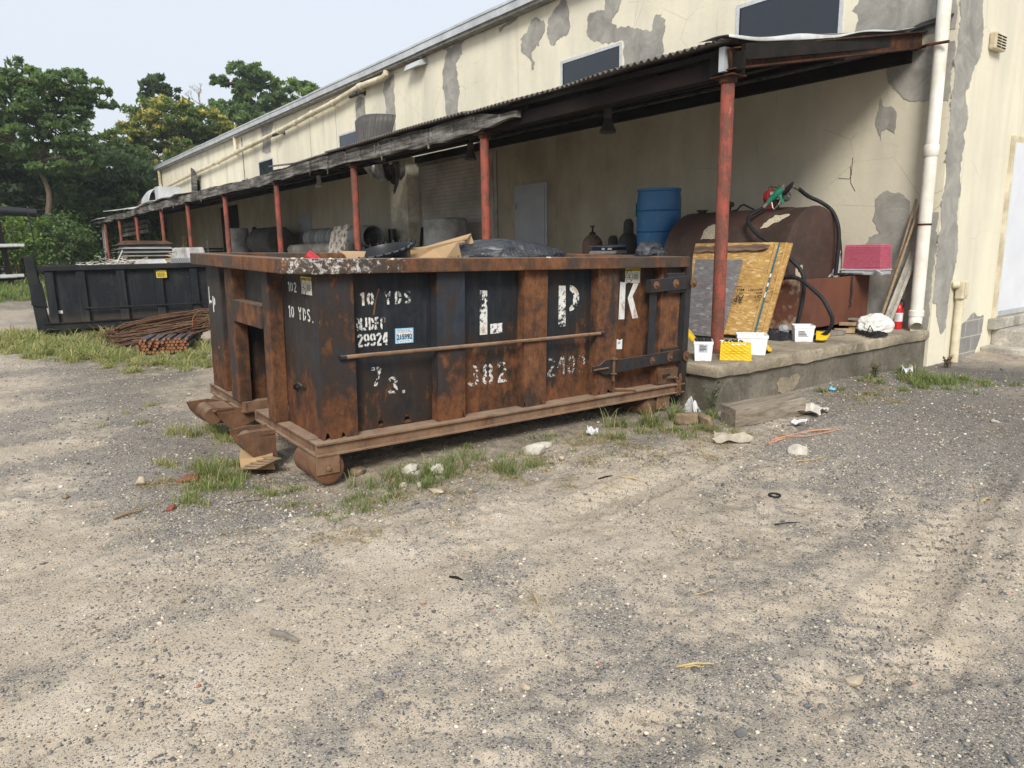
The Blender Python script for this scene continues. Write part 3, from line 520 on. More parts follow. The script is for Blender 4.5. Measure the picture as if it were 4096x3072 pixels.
# corrugated roof
WL=.082
def roofz(y): return 3.105+(y-5.42)*(3.66-3.085)/(8.8-5.42)
def corr(x0,x1,y0,y1,name='roof_sheet',mat='corr',lift=None,amp=.016,seed=0,ny_=6,zo=0,par=cn,jag=.06):
    nx_=max(4,int((x1-x0)/WL*6)); 
    def fn(u,v):
        x=x0+(x1-x0)*u; ye=y0+jag*(vnoise(np.array([x/.9]),np.array([seed*1.]),0,81)[0]-.5)*2
        y=ye+(y1-ye)*v; z=roofz(y)+zo+amp*math.sin(2*math.pi*x/WL)+.06*(vnoise(np.array([x/1.3]),np.array([y/1.5]),seed,82)[0]-.5)*(1-v)
        if lift: z+=lift(x,y)
        return (x,y,z)
    q=MB(); q.grid(fn,nx_,ny_); return q.build(name,M[mat],par,smooth=True,sol=.0025)
corr(-8.1,-4.06,5.40,8.78,seed=1); corr(-12.6,-8.05,5.38,8.78,seed=2,zo=.012,jag=.02)
corr(-15.6,-12.5,5.42,6.0,seed=3,lift=lambda x,y:(.0 if x>-14.2 else .03*(-14.2-x)))
corr(-24,-15.5,5.62,8.78,seed=4,zo=-.06); corr(-28.6,-23.9,5.40,8.78,seed=5,zo=.02,lift=lambda x,y:.03*math.sin(x*2.1),jag=.06)
corr(-33,-28.5,5.44,8.78,seed=6,mat='corrw',zo=.03,lift=lambda x,y:.05*math.sin(x*1.3+1),jag=.08); corr(-38.2,-32.9,5.42,8.78,seed=7,mat='corrw',zo=.05,lift=lambda x,y:.16*max(0,(-33-x)/5)*(8.8-y)/3.4,jag=.05); corr(-43.9,-38.3,5.40,8.78,seed=8,mat='corrw',zo=-.06,jag=.03)
corr(-10.0,-8.2,5.5,7.2,seed=12,zo=.035,jag=.04)
q=MB()   # white flashing sheet folded over the near rake
q.grid(lambda u,v:(-4.3+.32*min(1,u*1.4)+.012*math.sin(v*9),5.36+3.3*v,roofz(5.36+3.3*v)+.03-(.075+.025*math.sin(v*6.5))*max(0,u-.45)*1.6*math.sin(math.pi*min(1,.12+v*.95))+.012*math.sin(v*17+u*3)),10,40); q.build('edge_flashing',M['corrw'],cn,smooth=True,sol=.002)
q=MB()
q.grid(lambda u,v:(-4.55+.9*u,8.72+.07*v,3.64+.07*v*(.3+u)+.05*u+.03*fbmc(u*7,v*3,90)+.015*math.sin(u*11)),16,3); q.build('tar_seal',M['blackp'],cn,smooth=True,sol=.01)
# curled sheet standing above the roof and shredded pieces hanging below
def curl(u,v):
    a=-1.0+1.75*u; x=-12.68+a*(.70+.36*v); z=3.12+.85*v*(1-.1*a*a)+.0; y=6.55-.30*math.cos(a*1.25)+.02*math.sin(u*2*math.pi*15)+.12*v
    return (x,y,z-.17*u)
q=MB(); q.grid(curl,130,6); c_=q.build('curled_sheet',M['corrd'],cn,smooth=True,sol=.003)
def hang(x0,x1,y,z1,z0,tw,m,nm='hanging_sheet'):
    q=MB(); q.grid(lambda u,v:(x0+(x1-x0)*u+tw*v*v,y+.10*math.sin(v*2+u)+.018*math.sin(u*(x1-x0)/WL*6.28),z1+(z0-z1)*v*(.75+.25*u)+.03*math.sin(u*9)*v),60,8); q.build(nm,M[m],cn,smooth=True,sol=.003)
hang(-15.4,-14.6,7.5,3.25,2.85,.3,'corrw'); hang(-14.8,-14.2,7.6,3.2,2.75,.2,'corrd'); hang(-13.9,-13.74,7.45,3.2,2.52,-.16,'corrd'); hang(-14.35,-13.95,7.7,3.15,2.84,.0,'fasciam')
q=MB(); q.tube([(x,6.9+.05*math.sin(x),3.2+.03*math.sin(x*1.7)) for x in np.arange(-16.9,-6.3,.6)],.012,6); q.build('cable_run',M['cable'],cn)
# lamps hanging from the canopy
def lamp(x,y,z,lb,white=False,s=1):
    l=thing('hanging_lamp',lb,'lamp',(x,y,z),group='lamps under the canopy')
    q=MB(); q.lathe((x,y,z+.06*s),[(.045*s,0),(.05*s,.02),(.05*s,.1*s),(.03*s,.12*s)],14); q.build('socket',M['frame' if white else 'corrd'],l,smooth=True)
    q=MB(); q.lathe((x,y,z-.1*s),[(.03*s,0),(.085*s,.0),(.1*s,.015),(.06*s,.1*s),(.04*s,.17*s)],16); q.build('lamp_shade',M['pvc' if white else 'corrd'],l,smooth=True)
    q=MB(); q.tube([(x,y,z+.15*s),(x,y,z+.45)],.01,6); q.build('cord',M['cable'],l)
lamp(-16.75,7.0,2.98,'small white bulb lamp hanging left of the curled iron sheet',True); lamp(-7.06,7.0,2.97,'dark lamp hanging nearest the right end of the canopy',s=1.15); lamp(-10.3,7.0,2.95,'dark lamp hanging in front of the roll-up door, left of the second column',s=1.05)
# roof vent hood and board on the far canopy
vh=thing('vent_hood','rusty and galvanised vent hood on the far canopy roof','vent',(-34.5,7.5,3.7))
def hood(u,v):
    a=math.pi*v; rr=.45+.1*u; return (-36.9+2.6*u,7.2+.55*math.cos(a),3.5+.05+ (.25+.42*min(1,u*1.8+.1))*math.sin(a)*.95)
q=MB(); q.grid(lambda u,v:hood(u*.33,v),4,14); q.build('rusty_end',M['rustbeam'],vh,smooth=True,sol=.01)
q=MB(); q.grid(lambda u,v:hood(.33+u*.67,v),8,14); q.build('zinc_body',M['fasciam'],vh,smooth=True,sol=.01)
q=MB(); q.box(-34.25,-33.6,6.9,7.8,3.3,4.15); q.build('duct_stub',M['fasciam'],vh)
q=MB(); q.hexa([(-34.85,8.5,3.5),(-34.1,8.5,3.5),(-34.1,8.56,3.5),(-34.85,8.56,3.5),(-34.65,8.55,5.08),(-33.92,8.55,4.85),(-33.92,8.6,4.85),(-34.65,8.6,5.08)]); T1('grey_board','grey board standing upright against the far wall above the canopy','board',q,M['timber'])
# ---------------------------------------------------------------- rusty container
M['rp']=rusty('container_panel',.35,.9,0,(.013,.0175,.024),1,hgrad=(.2,.95,.26)); M['rr']=rusty('container_rib',.46,.95,0,(.02,.03,.045),4,hgrad=(.2,1.1,.12)); M['rr2']=rusty('container_rib_rust',.56,1.0,0,(.022,.028,.036),6,hgrad=(.2,1,.06))
M['rail']=rusty('container_rail',.56,.95,.12,(.03,.036,.042),8,splash=1,hgrad=(0,2,0)); M['base']=rusty('container_base',.66,.95,.62,(.03,.035,.035),9,dust=.75,hgrad=(0,2,0)); M['rin']=rusty('container_inside',.72,.8,0,(.03,.02,.016),11,dust=.5,hgrad=(0,2,0))
M['hinge']=rusty('hinge_steel',.43,.85,0,(.022,.027,.034),13,hgrad=(0,2,0)); M['rustall']=rusty('bare_rust',.95,.85,.28,(.06,.03,.02),14,dust=.45,hgrad=(0,2,0)); M['rend']=rusty('container_end_panel',.40,.9,0,(.03,.03,.032),17,hgrad=(.2,.85,.32)); M['rpk']=rusty('container_last_panel',.46,.8,0,(.02,.024,.028),21,hgrad=(.2,1.1,.25))
OR=(-4.0,1.54,0)
ct=thing('roll_off_container','rusty open-top waste container painted with a white L, P and K along its side','container',OR,(R(-1.0),R(1.07),0))
def bl(mb,name,m,p=ct,**k): return mb.build(name,M[m],p,local=True,**k)
W2=-2.35; YE=3.37
def hole_sheet(y0,y1,z0,z1,x,name,m,seed,holes=True,th=.006,face='x'):
    """steel plate whose bottom edge is eaten by rust"""
    n_=max(6,int((y1-y0)/.012)); pts=[]
    for i in range(n_+1):
        y=y0+(y1-y0)*i/n_; e=fbm(np.array([y*16.]),np.array([seed*3.]),0,4,seed)[0]; e2=vnoise(np.array([y*4.]),np.array([seed*1.]),0,seed+5)[0]
        pts.append((y,z0+(max(0,e-.56)*.22*(e2>.45) if holes else 0)))
    q=MB()
    vs=[];fs=[]
    for y,z in pts:
        for zz in (z,z1):
            vs.append((x,y,zz) if face=='x' else (y,x,zz)); vs.append((x-th,y,zz) if face=='x' else (y,x+th,zz))
    for i in range(n_): a=i*4; fs+=[(a,a+4,a+6,a+2),(a+1,a+3,a+7,a+5),(a,a+1,a+5,a+4),(a+2,a+6,a+7,a+3)]
    q.add(vs,fs); return bl(q,name,m)
# side panels near side, one plate per bay so lettering reads on them
hole_sheet(.08,1.0,.252,1.262,-.14,'side_panel','rp',3); hole_sheet(1.0,1.72,.252,1.262,-.14,'side_panel','rp',4,False); hole_sheet(1.72,2.46,.252,1.262,-.14,'side_panel','rp',5,False); hole_sheet(2.46,3.33,.252,1.262,-.14,'side_panel','rpk',6,False)
q=MB(); q.box(-2.21,-2.20,.08,3.33,.252,1.262); bl(q,'side_panel','rin')
q=MB(); q.box(-2.2,-.15,.46,3.3,.255,.27); bl(q,'floor','rin')
q=MB(); q.box(-.156,-.15,.1,3.3,.3,1.255); bl(q,'inner_lining','rin')
hole_sheet(-.66,-.075,.252,1.262,.08,'end_panel','rend',9,True,face='y'); q=MB(); q.box(-2.28,-1.62,.08,.086,.252,1.262); bl(q,'end_panel','rend')
q=MB(); q.box(-1.5,-.66,.452,.46,.25,1.262); bl(q,'recess_wall','rp')
q=MB(); q.box(-1.505,-1.5,.09,.46,.25,1.262); bl(q,'recess_cheek','rp'); q=MB(); q.box(-.66,-.655,.09,.46,.25,1.262); bl(q,'recess_cheek','rp')
q=MB(); q.box(-1.434,-.786,.066,.072,.88,1.262); q.hexa([(-1.43,.08,.875),(-.79,.08,.875),(-.79,.085,.875),(-1.43,.085,.875),(-1.43,.44,.62),(-.79,.44,.62),(-.79,.446,.62),(-1.43,.446,.62)]); bl(q,'recess_upper_plate','rend')
q=MB(); q.box(-1.22,-1.17,.12,.44,.25,.86); bl(q,'recess_stiffener','rr')
q=MB(); q.box(-2.24,-.12,3.3,3.33,.2,1.262); bl(q,'tail_gate','rr2')
# ribs
def rib(y0,y1,m,seed,x0=-.139,x1=-.06):
    n_=20; q=MB(); eat=lambda y:max(0,fbm(np.array([y*30.]),np.array([seed*1.]),0,3,seed)[0]-.60)*.22
    vs=[];fs=[]
    for i in range(n_+1):
        y=y0+(y1-y0)*i/n_; z0=.252+eat(y)
        vs+=[(x1,y,z0),(x1,y,1.262)]
    for i in range(n_): a=i*2; fs.append((a,a+2,a+3,a+1))
    q.add(vs,fs); q.box(x0,x1-.0005,y0,y0+.006,.252,1.262); q.box(x0,x1-.0005,y1-.006,y1,.252,1.262)
    # rusted through holes backed by the dark hollow of the rib
    return bl(q,'rib',m)
for y0,y1,m,s in ((.07,.30,'rr',31),(.89,1.11,'rr',32),(1.625,1.842,'rr2',33),(2.357,2.583,'rr2',34),(3.095,3.34,'rr2',35)): rib(y0,y1,m,s)
for y0,y1 in ((.1,.3),(.89,1.11),(1.63,1.84),(2.36,2.58),(3.1,3.33)):
    q=MB(); q.box(-2.29,-2.211,y0,y1,.252,1.262); bl(q,'rib','rin')
q=MB(); q.prism([(0,0),(.25,.0),(.25,1.01),(0,1.01)],(-.0605,.068,.252),(-.04,0,0),(0,0,1),-.002); 
# top rail with cut corners
def rail_path(x0,x1,y0,y1,c): return [(x1,y0+c),(x1,y1),(x0,y1),(x0,y0+c),(x0+c,y0),(x1-c,y0)]
def ring(outer,inner,z0,z1,q):
    n_=len(outer); vs=[]
    for (a,b_) in zip(outer,inner): vs+=[(a[0],a[1],z0),(b_[0],b_[1],z0),(b_[0],b_[1],z1),(a[0],a[1],z1)]
    fs=[]
    for i in range(n_):
        j=(i+1)%n_
        for k in range(4): k2=(k+1)%4; fs.append((i*4+k,i*4+k2,j*4+k2,j*4+k))
    q.add(vs,fs)
def dense(p,st=.05):
    out=[]
    for i in range(len(p)):
        a=Vector(p[i]);b_=Vector(p[(i+1)%len(p)]);k=max(1,int((b_-a).length/st)); out+=[tuple(a.lerp(b_,j/k)) for j in range(k)]
    return out
po=rail_path(W2-.02,.0,-.105,YE,.13); pi=rail_path(W2+.10,-.13,.02,YE-.1,.08)
kk=[max(1,int((Vector(po[(i+1)%6])-Vector(po[i])).length/.06)) for i in range(6)]
do=[];di=[]
for i in range(6):
    for j in range(kk[i]):
        t=j/kk[i]; a=Vector(po[i]).lerp(Vector(po[(i+1)%6]),t); b_=Vector(pi[i]).lerp(Vector(pi[(i+1)%6]),t)
        w_=.006*(fbmc(a.x*4+3,a.y*4,44)-.5)*2; do.append((a.x+w_,a.y+w_)); di.append((b_.x,b_.y))
q=MB(); ring(do,di,1.263,1.352,q); bl(q,'top_rail','rail',bevel=.007)
q=MB(); q.box(-.075,-.005,3.345,3.415,.16,1.345); bl(q,'gate_frame','hinge'); q=MB(); q.box(-2.3,-.08,3.35,3.41,1.25,1.345).box(-2.3,-.08,3.35,3.41,.2,.3).box(-2.34,-2.27,3.345,3.415,.16,1.34); bl(q,'gate_frame','rr2')
# end posts, cross bar
for x0,x1 in ((-.785,-.66),(-1.62,-1.435)):
    q=MB(); q.box(x0,x1,-.02,.079,.252,1.262); bl(q,'end_post','rr2',bevel=.008)
q=MB(); q.box(-.60,-.56,.0,.079,.252,1.262); 
q=MB(); q.box(-1.434,-.786,-.03,.06,.872,1.03); bl(q,'cross_bar','rr2',bevel=.006)
q=MB(); q.box(-2.28,-1.9,.02,.08,.252,1.262); bl(q,'corner_plate','rend',bevel=.01)
# base frame: channel section
def chan(a,b_,side,m='base'):     # a,b outer line points; side = inward unit
    a=Vector(a);b_=Vector(b_);s_=Vector(side);q=MB()
    def plate(o0,o1,z0,z1):
        p=[a+s_*o0,b_+s_*o0,b_+s_*o1,a+s_*o1]; q.hexa([(v.x,v.y,z0) for v in p]+[(v.x,v.y,z1) for v in p])
    plate(0,.14,.241,.252); plate(.022,.032,.179,.241); plate(0,.12,.169,.179); return bl(q,'base_frame',m)
chan((0,0),(0,YE+.03),(-1,0)); chan((W2,YE+.03),(W2,0),(1,0)); chan((-1.13,0),(-.12,0),(0,1)); chan((-2.24,0),(-1.42,0),(0,1))
q=MB(); q.box(-1.13,-.14,.14,.5,.243,.25).box(-2.22,-1.42,.14,.5,.243,.25).box(-1.42,-1.13,.3,.5,.243,.2515); q.box(-1.44,-1.42,.0,.42,.17,.242).box(-1.15,-1.13,.0,.42,.17,.242); bl(q,'base_plate','base')
for y in np.arange(.7,3.3,.52): q=MB(); q.box(-2.2,-.12,y,y+.07,.17,.24); bl(q,'cross_member','base')
for x0,x1 in ((-.72,-.62),(-1.74,-1.64)): q=MB(); q.box(x0,x1,.15,3.3,.03,.17); bl(q,'underframe_rail','base')
# noses with guide rollers
nose=[(-.29,.222),(-.271,.17),(-.238,.108),(-.195,.062),(-.145,.032),(-.04,.028),(-.04,.224),(-.17,.232)]
nose2=[(-.31,.222),(-.287,.16),(-.245,.1),(-.19,.055),(-.12,.025),(-.03,.015),(.1,.04),(.2,.11),(.2,.165),(-.04,.2),(-.15,.228)]
def nosepair(xa,xb,pa,pb,rx0,rx1):
    q=MB(); q.prism(pa[::-1],(xa,0,0),(0,1,0),(0,0,1),-.014); q.prism(pb[::-1],(xb,0,0),(0,1,0),(0,0,1),-.014)
    q.prism([(-.17,.232),(-.29,.222),(-.285,.235),(-.165,.246)][::-1] if False else [(-.2,.19),(-.04,.19),(-.04,.2),(-.2,.2)],(xa,0,0),(0,1,0),(0,0,1),-(xa-xb))
    o=bl(q,'nose_plate','rustall'); q=MB(); q.lathe((rx0,-.19,.15),[(.062,0),(.062,rx0-rx1)],20,axis=(-1,0,0)); q.build('guide_roller',M['rustall'],o,local=True,smooth=True)
nosepair(-.60,-.77,nose,nose,-.63,-.75); nosepair(-1.48,-1.82,[(p[0]+.1,p[1]) for p in nose][:5]+[(.12,.1),(.1,.17),(-.04,.21)],nose2,-1.53,-1.8)
def roller(x0,x1,y,z,r,by0,by1,bz0,bz1):
    q=MB(); q.lathe((x0,y,z),[(r*.0+.02,.0),(r-.008,0),(r,.006),(r,x0-x1-.006),(r-.008,x0-x1)],28,axis=(-1,0,0)); o=bl(q,'ground_roller','rustall',smooth=True)
    q=MB(); q.box(x0+.001,x0+.013,by0,by1,bz0,bz1); q.lathe((x0+.013,(by0+by1)/2,bz0+.035),[(.014,0),(.014,.012),(.006,.013)],10,axis=(1,0,0)); q.build('roller_bracket',M['base'],o,local=True,bevel=.003)
roller(-.02,-.36,.083,.083,.099,-.003,.148,.053,.168); roller(-2.02,-2.33,.075,.075,.088,-.003,.15,.053,.168); roller(-.035,-.34,3.0,.075,.088,3.07,3.23,.045,.168); roller(-2.02,-2.33,3.0,.075,.088,3.07,3.23,.045,.168)
# rod along the side, welded to the ribs
q=MB(); q.tube([(-.048,.215,.757),(-.043,.3,.76),(-.045,1.0,.757),(-.046,1.7,.755),(-.045,2.40,.757)],.0135,10); bl(q,'tarp_rod','base',smooth=True)
for y in (.21,2.40):
    q=MB(); q.tube([(-.0445,y-.02,.757),(-.0445,y+.02,.757)],.016,10); bl(q,'rod_tip','hinge')
# hinges
def bolt(y,z,r,x,par,washer=True):
    q=MB()
    if washer: q.lathe((x,y,z),[(r,0),(r,.006),(r*.55,.008)],20,axis=(1,0,0))
    q.lathe((x+.006,y,z),[(r*.42,0),(r*.42,.018),(r*.2,.02)],6,axis=(1,0,0)); q.build('bolt',M['rustall'],par,local=True)
q=MB(); q.prism([(2.90,1.062),(3.38,1.078),(3.405,1.11),(3.405,1.18),(3.36,1.19),(2.89,1.168)],(-.012,0,0),(0,1,0),(0,0,1),.014); hu=bl(q,'upper_hinge','hinge',bevel=.002)
q=MB(); q.box(-.058,-.0125,3.12,3.4,1.05,1.215); q.build('hinge_plate',M['hinge'],hu,local=True,bevel=.002)
q=MB(); q.box(-.058,-.0125,2.90,2.98,1.06,1.165); q.build('hinge_pad',M['hinge'],hu,local=True)
bolt(2.957,1.121,.032,.002,hu);bolt(3.203,1.128,.036,.002,hu);bolt(3.40,1.13,.042,.03,hu)
q=MB(); q.prism([(2.291,.50),(2.293,.452),(2.36,.455),(2.43,.42),(2.45,.42),(2.56,.43),(3.36,.452),(3.4,.47),(3.4,.54),(3.36,.552),(2.6,.532),(2.5,.545),(2.43,.541),(2.37,.507)],(-.035,0,0),(0,1,0),(0,0,1),.014); hl=bl(q,'lower_hinge_bar','hinge',bevel=.002)
q=MB(); q.box(-.058,-.036,3.12,3.39,.43,.575); q.build('hinge_plate',M['hinge'],hl,local=True)
bolt(2.977,.487,.032,-.02,hl);bolt(3.201,.494,.034,-.02,hl);bolt(3.38,.495,.042,.01,hl)
q=MB(); q.tube([(-.012,2.512,.365),(-.012,2.512,.56)],.012,8); q.tube([(-.01,2.29,.473),(-.01,2.45,.478)],.008,6); q.build('latch_pin',M['rustall'],hl,local=True)
for z in (.545,.425): q=MB(); q.tube([(-.012+.024*math.cos(a),2.512+.024*math.sin(a),z) for a in np.linspace(0,6.28,14)],.005,6); q.build('pin_eye',M['rustall'],hl,local=True)
q=MB(); q.box(-.046,-.036,2.935,3.018,.535,1.07); bl(q,'flat_bar','hinge')
q=MB()
def chain(pts,rad=.011,wire=.0028,q=None):
    for i in range(len(pts)-1):
        a=Vector(pts[i]);b_=Vector(pts[i+1]);t=(b_-a).normalized();c=(a+b_)/2;u=t.cross(Vector((1,.1,0))).normalized()
        if i%2: u=t.cross(u).normalized()
        q.tube([c+t*math.cos(k)*rad*1.45+u*math.sin(k)*rad*.75 for k in np.linspace(0,2*math.pi,10)],wire,5,cap=False)
chain([(-.125,2.612,.80-.017*i) for i in range(14)],.008,.0016,q); q.tube([(-.12,2.612,.82),(-.12,2.615,.8)],.003,5); bl(q,'thin_chain','rustall')
q=MB(); chain([(-.012,3.19+.02*i,.318-.002*i*i*.2) for i in range(6)]+[(-.01,3.305,.30-.024*i) for i in range(7)],.015,.005,q); chain([(-.0,3.33,.33-.024*i) for i in range(8)],.015,.005,q); bl(q,'chain','rustall')
q=MB(); q.hexa([(-.058,3.1,.262),(-.058,3.35,.252),(-.05,3.35,.252),(-.05,3.1,.262),(-.03,3.06,.405),(-.03,3.325,.395),(-.022,3.325,.395),(-.022,3.06,.405)]); o=bl(q,'hook_plate','rustall',bevel=.002)
q=MB(); q.lathe((-.034,3.155,.338),[(.024,0),(.024,.0035)],16,axis=(1,0,.15)); q.bar((-.031,3.17,.338),(-.031,3.23,.342),.003,.016); q.build('hook_slot',M['black'],o,local=True)
q=MB(); q.tube([(-.09,2.60,.272),(.0,2.765,.262)],.014,8); bl(q,'stub_bar','rustall')
q=MB(); q.tube([(-.47,.08,.50),(-.47,.055,.515),(-.44,.045,.545),(-.37,.045,.565),(-.335,.055,.55),(-.33,.08,.53)],.008,6); bl(q,'handle','hinge',smooth=True)
q=MB(); q.tube([(-2.07,.08,.58),(-2.05,.03,.58),(-2.02,.02,.6)],.012,6); bl(q,'handle','rustall',smooth=True)
# ----- stencil lettering
def AR(cx,cy,rx,ry,a0,a1,n_=10): return [(cx+rx*math.cos(R(a0+(a1-a0)*i/n_)),cy+ry*math.sin(R(a0+(a1-a0)*i/n_))) for i in range(n_+1)]
G={'0':[AR(.3,.5,.2,.42,105,255,14),AR(.3,.5,.2,.42,-75,75,14)],'1':[[(.34,0),(.34,1)],[(.26,.9),(.14,.78)]],
'2':[AR(.3,.72,.2,.2,170,40),AR(.3,.72,.2,.2,20,-45)+[(.14,.16)],[(.1,.08),(.56,.08)]],
'3':[AR(.28,.72,.2,.2,160,30),AR(.28,.72,.2,.2,10,-80),AR(.28,.28,.22,.2,70,-20),AR(.28,.28,.22,.2,-40,-160)],
'4':[[(.44,0),(.44,1)],[(.34,.95),(.1,.42)],[(.08,.3),(.34,.3)]],'7':[[(.08,.92),(.26,.92)],[(.36,.92),(.54,.92),(.26,0)]],
'8':[AR(.3,.73,.18,.19,110,250),AR(.3,.73,.18,.19,-70,70),AR(.3,.27,.21,.2,110,250),AR(.3,.27,.21,.2,-70,70)],
'9':[AR(.3,.7,.2,.22,100,270),AR(.3,.7,.2,.22,80,-10)+[(.5,.45)],AR(.3,.3,.2,.22,0,-80)+[],AR(.3,.3,.2,.22,-100,-150)],
'Y':[[(.08,1),(.25,.6)],[(.54,1),(.36,.6)],[(.3,.5),(.3,0)]],'D':[[(.14,0),(.14,1)],AR(.26,.5,.26,.42,78,10),AR(.26,.5,.26,.42,-10,-78)],
'S':[AR(.3,.74,.2,.18,30,170)+[(.14,.62),(.3,.52)],[(.34,.48),(.46,.38)]+AR(.3,.27,.2,.19,10,-150)],
'N':[[(.1,0),(.1,1)],[(.2,.9),(.42,.1)],[(.52,0),(.52,1)]],'J':[[(.42,1),(.42,.25)],AR(.28,.25,.16,.18,-60,-170)],
'E':[[(.14,0),(.14,1)],[(.26,.92),(.5,.92)],[(.26,.52),(.44,.52)],[(.26,.08),(.5,.08)]],'P':[[(.14,0),(.14,1)],AR(.26,.72,.22,.2,75,-75)],
'.':[[(.14,.05),(.3,.05)]],' ':[],'/':[[(.1,0),(.4,1)]]}
def lettering(txt,o,U,V,h,name,mat,par,adv=.66,th=.15,wd=1.0,nrm=None,local=True):
    q=MB(); o=Vector(o);U=Vector(U);V=Vector(V); x=0
    for ch in txt:
        for st in G.get(ch,[]):
            for (a,b_) in zip(st,st[1:]):
                a2=Vector((a[0]*wd*h,a[1]*h));b2=Vector((b_[0]*wd*h,b_[1]*h)); t=(b2-a2).normalized(); nn=Vector((-t.y,t.x))*th*h/2
                pts=[a2-nn,b2-nn,b2+nn,a2+nn]; q.add([o+U*(x+p.x)+V*p.y for p in pts],[(0,1,2,3)])
        x+=adv*h*wd*(.75 if ch in '1. ' else 1)
    return q.build(name,M[mat],par,local=local)
def m_worn(name,c,thr,sc_=35,rust=(.3,.13,.05)):
    n=NM(name,.8); a=n.noise(sc_,7,.75); b=n.noise(sc_*.28,4,.6,n.map((1,1,.6),(2,1,3))); f=n.mth('ADD',n.mth('MULTIPLY',a,.65),n.mth('MULTIPLY',b,.35))
    n.col(n.mix(n.ramp(b,[(.58,0),(.68,.7)]),n.mix(n.ramp(a,[(.35,0),(.65,1)]),[x*.82 for x in c],c),rust)); n.alpha(n.ramp(f,[(thr-.012,0),(thr+.012,1)])); return n.m
M['w1']=m_worn('white_stencil_paint',(.68,.68,.65),.468); M['w2']=m_worn('worn_stencil_paint',(.64,.64,.61),.49,45); M['w0']=m_worn('old_stencil_paint',(.55,.55,.52),.535,55); M['wk']=m_worn('sound_stencil_paint',(.68,.68,.65),.385)
Uy=(0,1,0);Uz=(0,0,1);PX=-.1375
def poly_letter(polys,name,m):
    q=MB()
    for p in polys:
        p=list(p); q.add([(PX,a,b_) for a,b_ in p],[tuple(range(len(p)))])
    return bl(q,name,m)
poly_letter([[(1.287,.811),(1.352,.811),(1.350,1.122),(1.287,1.124)],[(1.378,.812),(1.483,.814),(1.484,.886),(1.378,.884)]],'letter_l','w1')
pb=[(2.125,1.135),(2.125,.937)]
arc=[(2.13,1.136)]+[(2.13+.1*math.sin(a),1.037+.1*math.cos(a)) for a in np.linspace(.25,math.pi-.05,10)]+[(2.13,.96),(2.165,1.0),(2.168,1.07),(2.13,1.10)]
poly_letter([[(2.022,.825),(2.095,.823),(2.088,1.136),(2.017,1.138)],arc[::-1]],'letter_p','w1')
poly_letter([[(2.675,.843),(2.744,.841),(2.743,1.142),(2.679,1.15)],[(2.774,1.013),(2.83,1.026),(2.9,1.133),(2.835,1.135)],[(2.774,1.013),(2.841,.841),(2.91,.843),(2.832,1.026)]],'letter_k','wk')
lettering('10 YDS',(PX,.372,1.058),Uy,Uz,.082,'stencil_text','w1',ct,.86,.2,1.0)
lettering('NJDEP',(PX,.348,.902),Uy,Uz,.08,'stencil_text','w1',ct,.64,.17,.8); lettering('29924',(PX,.35,.798),Uy,Uz,.083,'stencil_text','wk',ct,.66,.17,.8)
lettering('7',(PX,.43,.535),Uy,Uz,.125,'old_stencil_text','w2',ct,.7,.17,1.1); lettering('3.',(PX,.555,.47),Uy,Uz,.115,'old_stencil_text','w2',ct,.7,.17,1.1)
lettering('382',(PX,1.18,.447),Uy,Uz,.155,'old_stencil_text','w2',ct,.72,.15,1.12); lettering('2400',(PX,1.905,.436),Uy,Uz,.155,'old_stencil_text','w0',ct,.65,.14,1.05)
lettering('102',(-.56,.0775,1.135),(1,0,0),Uz,.062,'stencil_text','wk',ct,.75,.17,1.3); lettering('10 YDS.',(-.575,.0775,.968),(1,0,0),Uz,.078,'stencil_text','wk',ct,.80,.17,1.15)
q=MB()
q.add([(-2.225,.0175,1.08),(-2.205,.0175,1.08),(-2.205,.0175,.93),(-2.225,.0175,.95)],[(0,3,2,1)]); q.add([(-2.205,.0175,.95),(-2.15,.0175,.95),(-2.15,.0175,.97),(-2.205,.0175,.97)],[(0,1,2,3)]); bl(q,'letter_l','wk')
q=MB(); q.add([(-2.12,.0175,.88),(-2.095,.0175,.88),(-2.095,.0175,1.01),(-2.12,.0175,1.01)],[(0,1,2,3)]); q.add([(-2.08,.0175,.93),(-2.05,.0175,.95),(-2.05,.0175,.99),(-2.08,.0175,1.005)],[(0,1,2,3)]); bl(q,'letter_p','wk')
# scratches/rust run across the 10
q=MB(); pts=[(.505,1.165),(.515,1.155),(.49,1.09),(.475,1.0),(.46,.99),(.475,1.07)]; q.add([(PX+.001,a,b_) for a,b_ in pts],[tuple(range(6))[::-1]]); bl(q,'rust_scratch','rustall')
# ----- stickers
M['yel']=simple('yellow_label',(.62,.47,.06),.6,0,.12,20,.02); M['lab']=simple('aged_white_label',(.62,.6,.52),.65,0,.12,15,.02); M['ink']=simple('black_ink',(.02,.02,.02),.7,0,.1); M['blue']=simple('pale_blue_label',(.12,.45,.68),.5,0,.12,60,.02); M['whitel']=simple('white_label',(.7,.7,.7),.6,0,.06,15,.02)
def text_part(body,o,U,V,size,m,par,name='print',bold=0,width=None,local=True):
    cu=bpy.data.curves.new('t','FONT'); cu.body=body; cu.size=size; cu.offset=bold; cu.resolution_u=2
    ob=bpy.data.objects.new('t',cu); C.objects.link(ob); bpy.context.view_layer.update()
    me=bpy.data.meshes.new_from_object(ob.evaluated_get(bpy.context.evaluated_depsgraph_get())); bpy.data.objects.remove(ob); 
    vs=[v.co.copy() for v in me.vertices]; fs=[tuple(p.vertices) for p in me.polygons]; bpy.data.meshes.remove(me)
    if not vs: return
    w_=max(v.x for v in vs); k=(width/w_) if width else 1
    o=Vector(o);U=Vector(U);V=Vector(V); q=MB(); q.add([o+U*v.x*k+V*v.y for v in vs],fs); return q.build(name,m,par,local=local)
